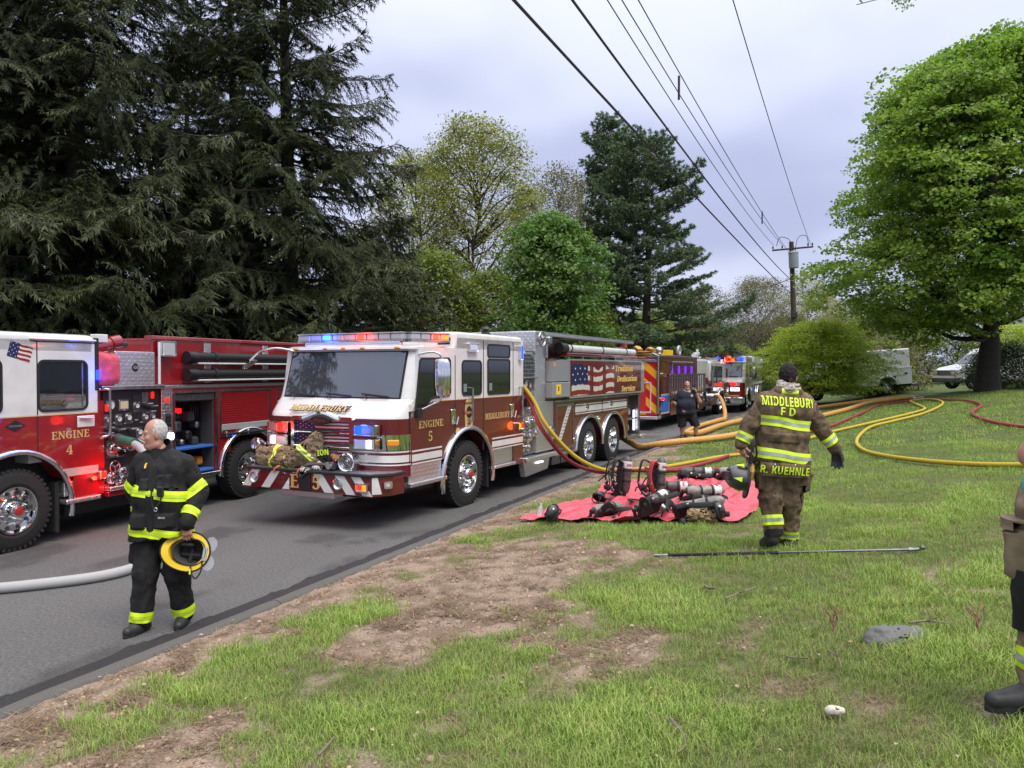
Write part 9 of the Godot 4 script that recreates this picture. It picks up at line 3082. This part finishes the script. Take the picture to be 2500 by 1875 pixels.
func build_bumper_gear() -> void:
	var T5 := Transform3D(Basis(Vector3.UP, deg_to_rad(-27.0)), Vector3(-1.817, -0.02, -12.954))
	var place := func(o: Node3D, at: Vector3) -> void: o.transform = T5 * Transform3D(Basis(), at)
	var heap := func(label: String, called: String, cat: String, bones: Array, m: Material, at: Vector3, sd: int, amp := 0.03) -> Array:
		var f := field_of(bones, 0.013, 0.05)
		f.folds(noise(1.0, 3, sd), amp, Vector3(9, 14, 9))
		var t := thing(called, label, cat)
		inst(t, "cloth", skin_mesh([f], m))
		t.transform = T5 * Transform3D(Basis(), at)
		return [t, f]
	var a: Array = heap.call("folded tan turnout coat lying on the left of the front bumper", "turnout_coat", "coat", [[Vector3(-0.26, 0.15, 0), Vector3(0.24, 0.17, -0.03), 0.12, 0.10], [Vector3(-0.24, 0.08, 0.04), Vector3(0.28, 0.06, 0.03), 0.09, 0.09], [Vector3(0.0, 0.24, -0.02), Vector3(0.24, 0.20, -0.02), 0.06, 0.06]], M.coat_tan, Vector3(-0.78, 0.80, 2.16), 101)
	stripe3(a[0], a[1], Vector3(-0.3, 0.15, 0), Vector3(0.3, 0.16, 0), 0.34, 0.075, M.silver_tape)
	cloth_patch(a[0], "reflective_stripe", a[1], Transform3D(Basis(), Vector3(0.02, 0.08, 0.4)), 0.10, 0.05, M.lime, 0.01)
	var b: Array = heap.call("tan turnout coat leaning up against the flag grille", "turnout_coat", "coat", [[Vector3(-0.30, 0.03, 0.14), Vector3(0.0, 0.22, 0.05), 0.10, 0.12], [Vector3(0.0, 0.22, 0.05), Vector3(0.15, 0.42, -0.06), 0.12, 0.09], [Vector3(0.15, 0.42, -0.06), Vector3(0.22, 0.18, -0.02), 0.085, 0.08], [Vector3(-0.1, 0.1, 0.02), Vector3(0.2, 0.1, 0.0), 0.1, 0.1]], M.coat_tan, Vector3(-0.22, 0.80, 2.14), 102)
	stripe3(b[0], b[1], Vector3(-0.30, 0.03, 0.14), Vector3(0.0, 0.22, 0.05), 0.05, 0.10, M.silver_tape)
	stripe3(b[0], b[1], Vector3(0.0, 0.22, 0.05), Vector3(0.15, 0.42, -0.06), 0.02, 0.07, M.silver_tape)
	var c: Array = heap.call("dark brown trousers rolled up between the two coats on the bumper", "turnout_trousers", "trousers", [[Vector3(-0.15, 0.06, 0.0), Vector3(0.15, 0.08, 0.02), 0.08, 0.085]], M.brown_cloth, Vector3(-0.56, 0.80, 2.30), 103)
	stripe3(c[0], c[1], Vector3(-0.2, 0.07, 0), Vector3(0.2, 0.07, 0.02), 0.06, 0.05, M.lime)
	var e: Array = heap.call("black jacket with lime letters behind the coat on the bumper", "jacket", "jacket", [[Vector3(-0.08, 0.2, 0), Vector3(0.14, 0.16, 0.0), 0.08, 0.08], [Vector3(0.0, 0.07, 0), Vector3(0.16, 0.06, 0.02), 0.08, 0.07]], M.black_cloth, Vector3(0.14, 0.80, 2.13), 104)
	lettering(e[0], "lettering", "ION", 0.08, Transform3D(Basis(Vector3.BACK, 0.15), Vector3(0.02, 0.24, 0.095)), M.lime)
	var gl := func(label: String, m: Material, at: Vector3, yaw: float) -> void:
		var f := field_of(hand_bones(Transform3D(Basis(Vector3.UP, yaw) * Basis(Vector3.RIGHT, 1.4), Vector3.ZERO), 0.8, 1.0, 1.55, 0.14), 0.008, 0.012, 0.03)
		f.cap(Vector3(0, 0.0, 0), Basis(Vector3.UP, yaw) * Vector3(0, 0.01, -0.07), 0.045, 0.055, 0.02)
		var t := thing("glove", label, "glove")
		inst(t, "cloth", skin_mesh([f], m))
		t.transform = T5 * Transform3D(Basis(), at)
	gl.call("grey white work glove on the middle of the bumper", M.glove_white, Vector3(0.10, 0.86, 2.24), 0.4)
	gl.call("pale glove tucked under the grey white one", M.glove_white, Vector3(0.02, 0.83, 2.30), -0.5)
	gl.call("brown leather glove on top of the gear by the grille", M.glove_brown, Vector3(0.30, 0.98, 2.16), 1.0)
	var st := thing("siren", "round chrome siren standing on the right of the bumper", "siren")
	st.transform = T5 * Transform3D(Basis(Vector3.UP, 0.12), Vector3(0.62, 0.80, 2.20))
	var s := B.new()
	s.xf = Transform3D(Basis(Vector3.RIGHT, PI / 2), Vector3(0, 0.135, 0))
	s.lathe([Vector2(0, -0.26), Vector2(0.05, -0.24), Vector2(0.075, -0.16), Vector2(0.10, -0.12), Vector2(0.118, -0.04), Vector2(0.122, 0.09), Vector2(0.128, 0.10), Vector2(0.122, 0.115), Vector2(0.105, 0.10)], 28)
	part(st, "siren_body", s, M.chrome, 40)
	var sf := B.new()
	sf.xf = s.xf
	sf.lathe([Vector2(0.106, 0.095), Vector2(0.09, 0.105), Vector2(0.075, 0.09), Vector2(0.06, 0.105), Vector2(0.045, 0.09), Vector2(0.03, 0.11), Vector2(0, 0.115)], 28)
	part(st, "siren_front", sf, M.dull, 40)
	slab(st, "siren_foot", Transform3D(FRONT, Vector3.ZERO), -0.06, 0.0, 0.06, 0.04, -0.1, 0.06, M.chrome)
	var nz := thing("deck_nozzle", "black and chrome nozzle standing at the left end of the bumper", "nozzle")
	nz.transform = T5 * Transform3D(Basis(), Vector3(-1.16, 0.80, 2.12))
	var nb := B.new()
	nb.lathe([Vector2(0.07, 0), Vector2(0.06, 0.03), Vector2(0.035, 0.05), Vector2(0.04, 0.16), Vector2(0.055, 0.18), Vector2(0.055, 0.26), Vector2(0.0, 0.27)], 14)
	nb.box(Vector3(0.0, 0.10, 0.05), Vector3(0.06, 0.12, 0.05), 0.012)
	nb.box(Vector3(-0.08, 0.22, 0.0), Vector3(0.05, 0.06, 0.12), 0.012)
	part(nz, "nozzle_post", nb, M.strap, 40)
	var nh := B.new()
	nh.xf = Transform3D(Basis(Vector3(0, 0, 1), 0.5) * Basis(Vector3.RIGHT, PI / 2 - 0.3), Vector3(0.0, 0.30, 0.02))
	nh.lathe([Vector2(0, -0.12), Vector2(0.06, -0.10), Vector2(0.085, -0.03), Vector2(0.095, 0.05), Vector2(0.085, 0.07), Vector2(0.05, 0.06), Vector2(0, 0.05)], 18)
	part(nz, "nozzle_head", nh, M.chrome, 40)
	var vv := thing("valve", "small chrome gated valve beside the gloves on the bumper", "valve")
	vv.transform = T5 * Transform3D(Basis(), Vector3(0.36, 0.80, 2.26))
	bar(vv, "valve_body", [Vector3(-0.09, 0.07, 0), Vector3(0.06, 0.07, 0.03)], 0.05, M.dull, 12)
	bar(vv, "valve_cap", [Vector3(0.0, 0.07, 0.03), Vector3(0.01, 0.07, 0.10)], 0.042, M.chrome, 12)
	bar(vv, "valve_lever", [Vector3(-0.02, 0.11, 0), Vector3(0.08, 0.15, 0.02)], 0.012, M.chrome, 6)
	var bt := thing("water_bottle", "clear plastic bottle between the valve and the siren", "bottle")
	bt.transform = T5 * Transform3D(Basis(), Vector3(0.46, 0.80, 2.14))
	var w := B.new()
	w.lathe([Vector2(0, 0), Vector2(0.045, 0), Vector2(0.05, 0.03), Vector2(0.05, 0.15), Vector2(0.02, 0.20), Vector2(0.02, 0.22), Vector2(0, 0.22)], 14)
	part(bt, "bottle_body", w, M.bottle, 40)
	var sk := thing("mask_strap", "dark strap with a mask hanging over the front of the bumper", "strap")
	sk.transform = T5 * Transform3D(Basis(), Vector3(0.12, 0.80, 2.33))
	var sb := B.new()
	sb.tube(spline([Vector3(-0.22, -0.04, 0.10), Vector3(-0.12, 0.06, 0.06), Vector3(0.05, 0.09, 0.0), Vector3(0.24, 0.07, -0.04)], 6), 0.045, 8, true, 0.5)
	sb.tube(spline([Vector3(-0.20, -0.03, 0.10), Vector3(-0.17, -0.09, 0.11), Vector3(-0.10, -0.05, 0.10), Vector3(0.0, 0.02, 0.06)], 5), 0.022, 8, true, 0.5)
	part(sk, "strap_web", sb, M.strap_plum, 60)
	for k in 2:
		var os := thing("orange_strap", ["orange strap hanging over the bumper edge under the folded coat", "orange strap lying under the leaning coat"][k], "strap", Vector3.ZERO, 0.0, "orange straps on the bumper")
		os.transform = T5 * Transform3D(Basis(), Vector3([-0.52, -0.08][k], 0.80, 2.36))
		bar(os, "strap_web", spline([Vector3(0.10, 0.03, -0.06), Vector3(0.03, 0.03, 0.02), Vector3(-0.03, 0.0, 0.06), Vector3(-0.06, -0.06, 0.065)], 4), 0.014, M.orange, 6)

func build_litter() -> void:
	# pike pole lying on the grass in front of the firefighter in brown
	var t := thing("pike_pole", "long pike pole with a black and silver shaft lying on the lawn", "pole")
	var a := on(1.40, 7.52, 0.018)
	var b := on(3.42, 6.60, 0.03)
	bar(t, "shaft", [a.lerp(b, 0.06), a.lerp(b, 0.52)], 0.016, M.strap, 8)
	bar(t, "shaft", [a.lerp(b, 0.52), b], 0.011, M.dull, 8)
	bar(t, "shaft_end", [a, a.lerp(b, 0.06)], 0.012, M.metal, 8)
	bar(t, "hook", spline([b, b + Vector3(0.06, 0.005, 0.02), b + Vector3(0.10, 0.03, 0.06), b + Vector3(0.05, 0.04, 0.09)], 4), 0.014, M.metal, 6)
	var tp := B.new()
	tp.cyl(b, b + (b - a).normalized() * 0.12, 0.018, 0.004, 8)
	part(t, "spike", tp, M.metal)
	# flat rock in the grass
	rng.seed = 12
	var rk := field_of([[Vector3(-0.12, -0.05, 0.03), Vector3(0.10, -0.06, -0.02), 0.11, 0.10], [Vector3(0.0, -0.06, 0.06), Vector3(0.16, -0.08, 0.05), 0.09, 0.08]], 0.010, 0.05)
	rk.folds(noise(1.0, 4, 33), 0.016, Vector3(11, 16, 11))
	var r := inst(self, "rock", skin_mesh([rk], M.stone))
	r.position = on(2.33, 4.58, 0.02)
	tag(r, "flat grey rock sunk in the grass at right", "rock")
	var st := field_of([[Vector3(-0.02, 0.01, 0), Vector3(0.025, 0.012, 0.01), 0.024, 0.02]], 0.005, 0.02, 0.05)
	st.folds(noise(1.0, 3, 34), 0.006, Vector3(30, 40, 30))
	var s := inst(self, "stone", skin_mesh([st], M.pale_stone))
	s.position = on(1.53, 3.62, 0.03)
	tag(s, "small pale stone in the grass near the bottom edge", "stone")
	var sticks := [["pale forked twig at the bottom edge, left of the stone", [[0.77, 3.72], [0.80, 3.60], [0.79, 3.48], [0.74, 3.40]], 0.007], ["short white twig on the lawn at the lower left", [[-0.93, 3.66], [-0.91, 3.80], [-0.90, 3.86]], 0.008], ["long grey stick lying past the middle of the lawn", [[1.60, 5.74], [1.72, 5.82], [1.90, 5.96]], 0.009], ["short whitish stub of a branch on the lawn", [[1.56, 6.18], [1.57, 6.10], [1.60, 6.02]], 0.014], ["curved straw coloured stem left of the dandelion stalks", [[1.59, 4.42], [1.64, 4.36], [1.66, 4.28]], 0.005], ["branched pale twig below the dandelion stalks", [[1.83, 4.42], [1.81, 4.24], [1.76, 4.08]], 0.006], ["brown stick beside the flat rock", [[2.42, 4.66], [2.52, 4.66], [2.64, 4.62]], 0.008]]
	for q in sticks:
		var p := []
		for w in q[1]: p.append(on(w[0], w[1], 0.035 + rf(0.0, 0.03)))
		var bm := B.new()
		var sp := spline(p, 4)
		var rr := []
		for i in sp.size(): rr.append(q[2] * (1.0 - 0.5 * i / sp.size()))
		bm.tube(sp, rr, 6)
		if rf(0, 1) > 0.3:
			bm.tube([sp[4], sp[4] + Vector3(rf(-0.08, 0.08), 0.04, rf(-0.05, 0.05))], q[2] * 0.5, 5)
		tag(part(self, "stick", bm, M.stick, 60), q[0], "stick", "sticks on the lawn")
	# dandelion stalks gone over
	for q in [[2.08, 5.1, "pale dandelion stalk standing in the grass, left of the rock"], [2.05, 4.86, "clump of dry reddish stalks left of the rock"], [2.75, 4.5, "clump of dry reddish stalks right of the rock"], [3.05, 6.0, "bent pale stalk in front of the pike pole's silver end"]]:
		var dt := thing("dry_stalk", q[2], "weed", on(q[0], q[1]))
		for k in (1 if q[2].begins_with("pale") or q[2].begins_with("bent") else 5):
			bar(dt, "stem", spline([Vector3(rf(-0.03, 0.03), 0, rf(-0.03, 0.03)), Vector3(rf(-0.03, 0.03), 0.08, 0.0), Vector3(rf(-0.08, 0.08), rf(0.12, 0.18), rf(-0.05, 0.05))], 4), 0.004, M.stick if k == 0 else M.red_stalk, 5)
	# fallen leaves and bits of bark
	rng.seed = 66
	var lf := B.new()
	lf.t(Vector3(-0.03, 0.0, 0), Vector3(0, 0.012, -0.022), Vector3(0.035, 0.004, 0))
	lf.t(Vector3(-0.03, 0.0, 0), Vector3(0.035, 0.004, 0), Vector3(0, 0.014, 0.022))
	var tf := []
	var cl := []
	for k in 420:
		var p := rf(0.2, 8.0)
		var q := rf(2.0, 13.0) if k % 3 else rf(2.0, 30.0)
		if k % 4 == 0: p = rf(0.16, 0.5)
		var g := pq(p, q)
		if in_tarp(g.x, g.y): continue
		var sc := rf(0.25, 0.6)
		tf.append(Transform3D((Basis(Vector3.UP, rf(0, TAU)) * Basis(Vector3.RIGHT, rf(-0.4, 0.4))).scaled(Vector3(sc, sc, sc)), on(g.x, g.y, rf(0.02, 0.05))))
		var c := Vector3(0.30, 0.21, 0.12).lerp(Vector3(0.45, 0.38, 0.28), rng.randf())
		if k % 5 == 0: c = Vector3(0.30, 0.13, 0.08)
		cl.append(Color(c.x, c.y, c.z))
	# crumbs and clods of bare soil
	var cb := B.new()
	var cj := []
	for i in 12: cj.append(rf(0.75, 1.15))
	cb.ball(Vector3.ZERO, Vector3(1, 0.7, 0.9), 6, 4)
	for i in cb.pos.size():
		var v := cb.pos[i]
		cb.pos[i] = v * (1.0 + 0.28 * sin(v.x * 5.0 + v.y * 3.0) * cos(v.z * 4.0))
	var ct := []
	var cc := []
	for k in 16000:
		var p := rf(0.2, 5.0)
		var q := rf(1.5, 13.0)
		var e := bare(p, q)
		if rng.randf() > e * e * 0.9: continue
		var g := pq(p, q)
		if g.y > 8.0 and in_tarp(g.x, g.y): continue
		var sc := 0.004 + 0.014 * pow(rng.randf(), 3.0)
		ct.append(Transform3D(Basis(Vector3.UP, rf(0, TAU)).scaled(Vector3(sc, sc, sc) * rf(0.7, 1.3)), on(g.x, g.y, 0.004)))
		var c := Vector3(0.40, 0.29, 0.205).lerp(Vector3(0.22, 0.145, 0.10), rng.randf())
		cc.append(Color(c.x, c.y, c.z))
	tag(many(self, "soil_clods", cb.mesh(vc(1.0), 60), ct, cc), "loose crumbs and clods on the bare soil", "soil clods")
	tag(many(self, "fallen_leaves", lf.mesh(vc(0.9), 0), tf, cl), "scattered dry leaves and bark bits on the lawn", "leaves")

func _ready() -> void:
	build_light()
	build_materials()
	build_paint_pictures()
	build_ground()
	build_trees()
	make_engine_5()
	make_engine_4()
	make_engine_3()
	make_rescue_truck()
	make_vehicles()
	make_pole()
	build_people()
	build_hoses()
	build_tarp()
	build_packs()
	build_bumper_gear()
	build_litter()
	build_grass()
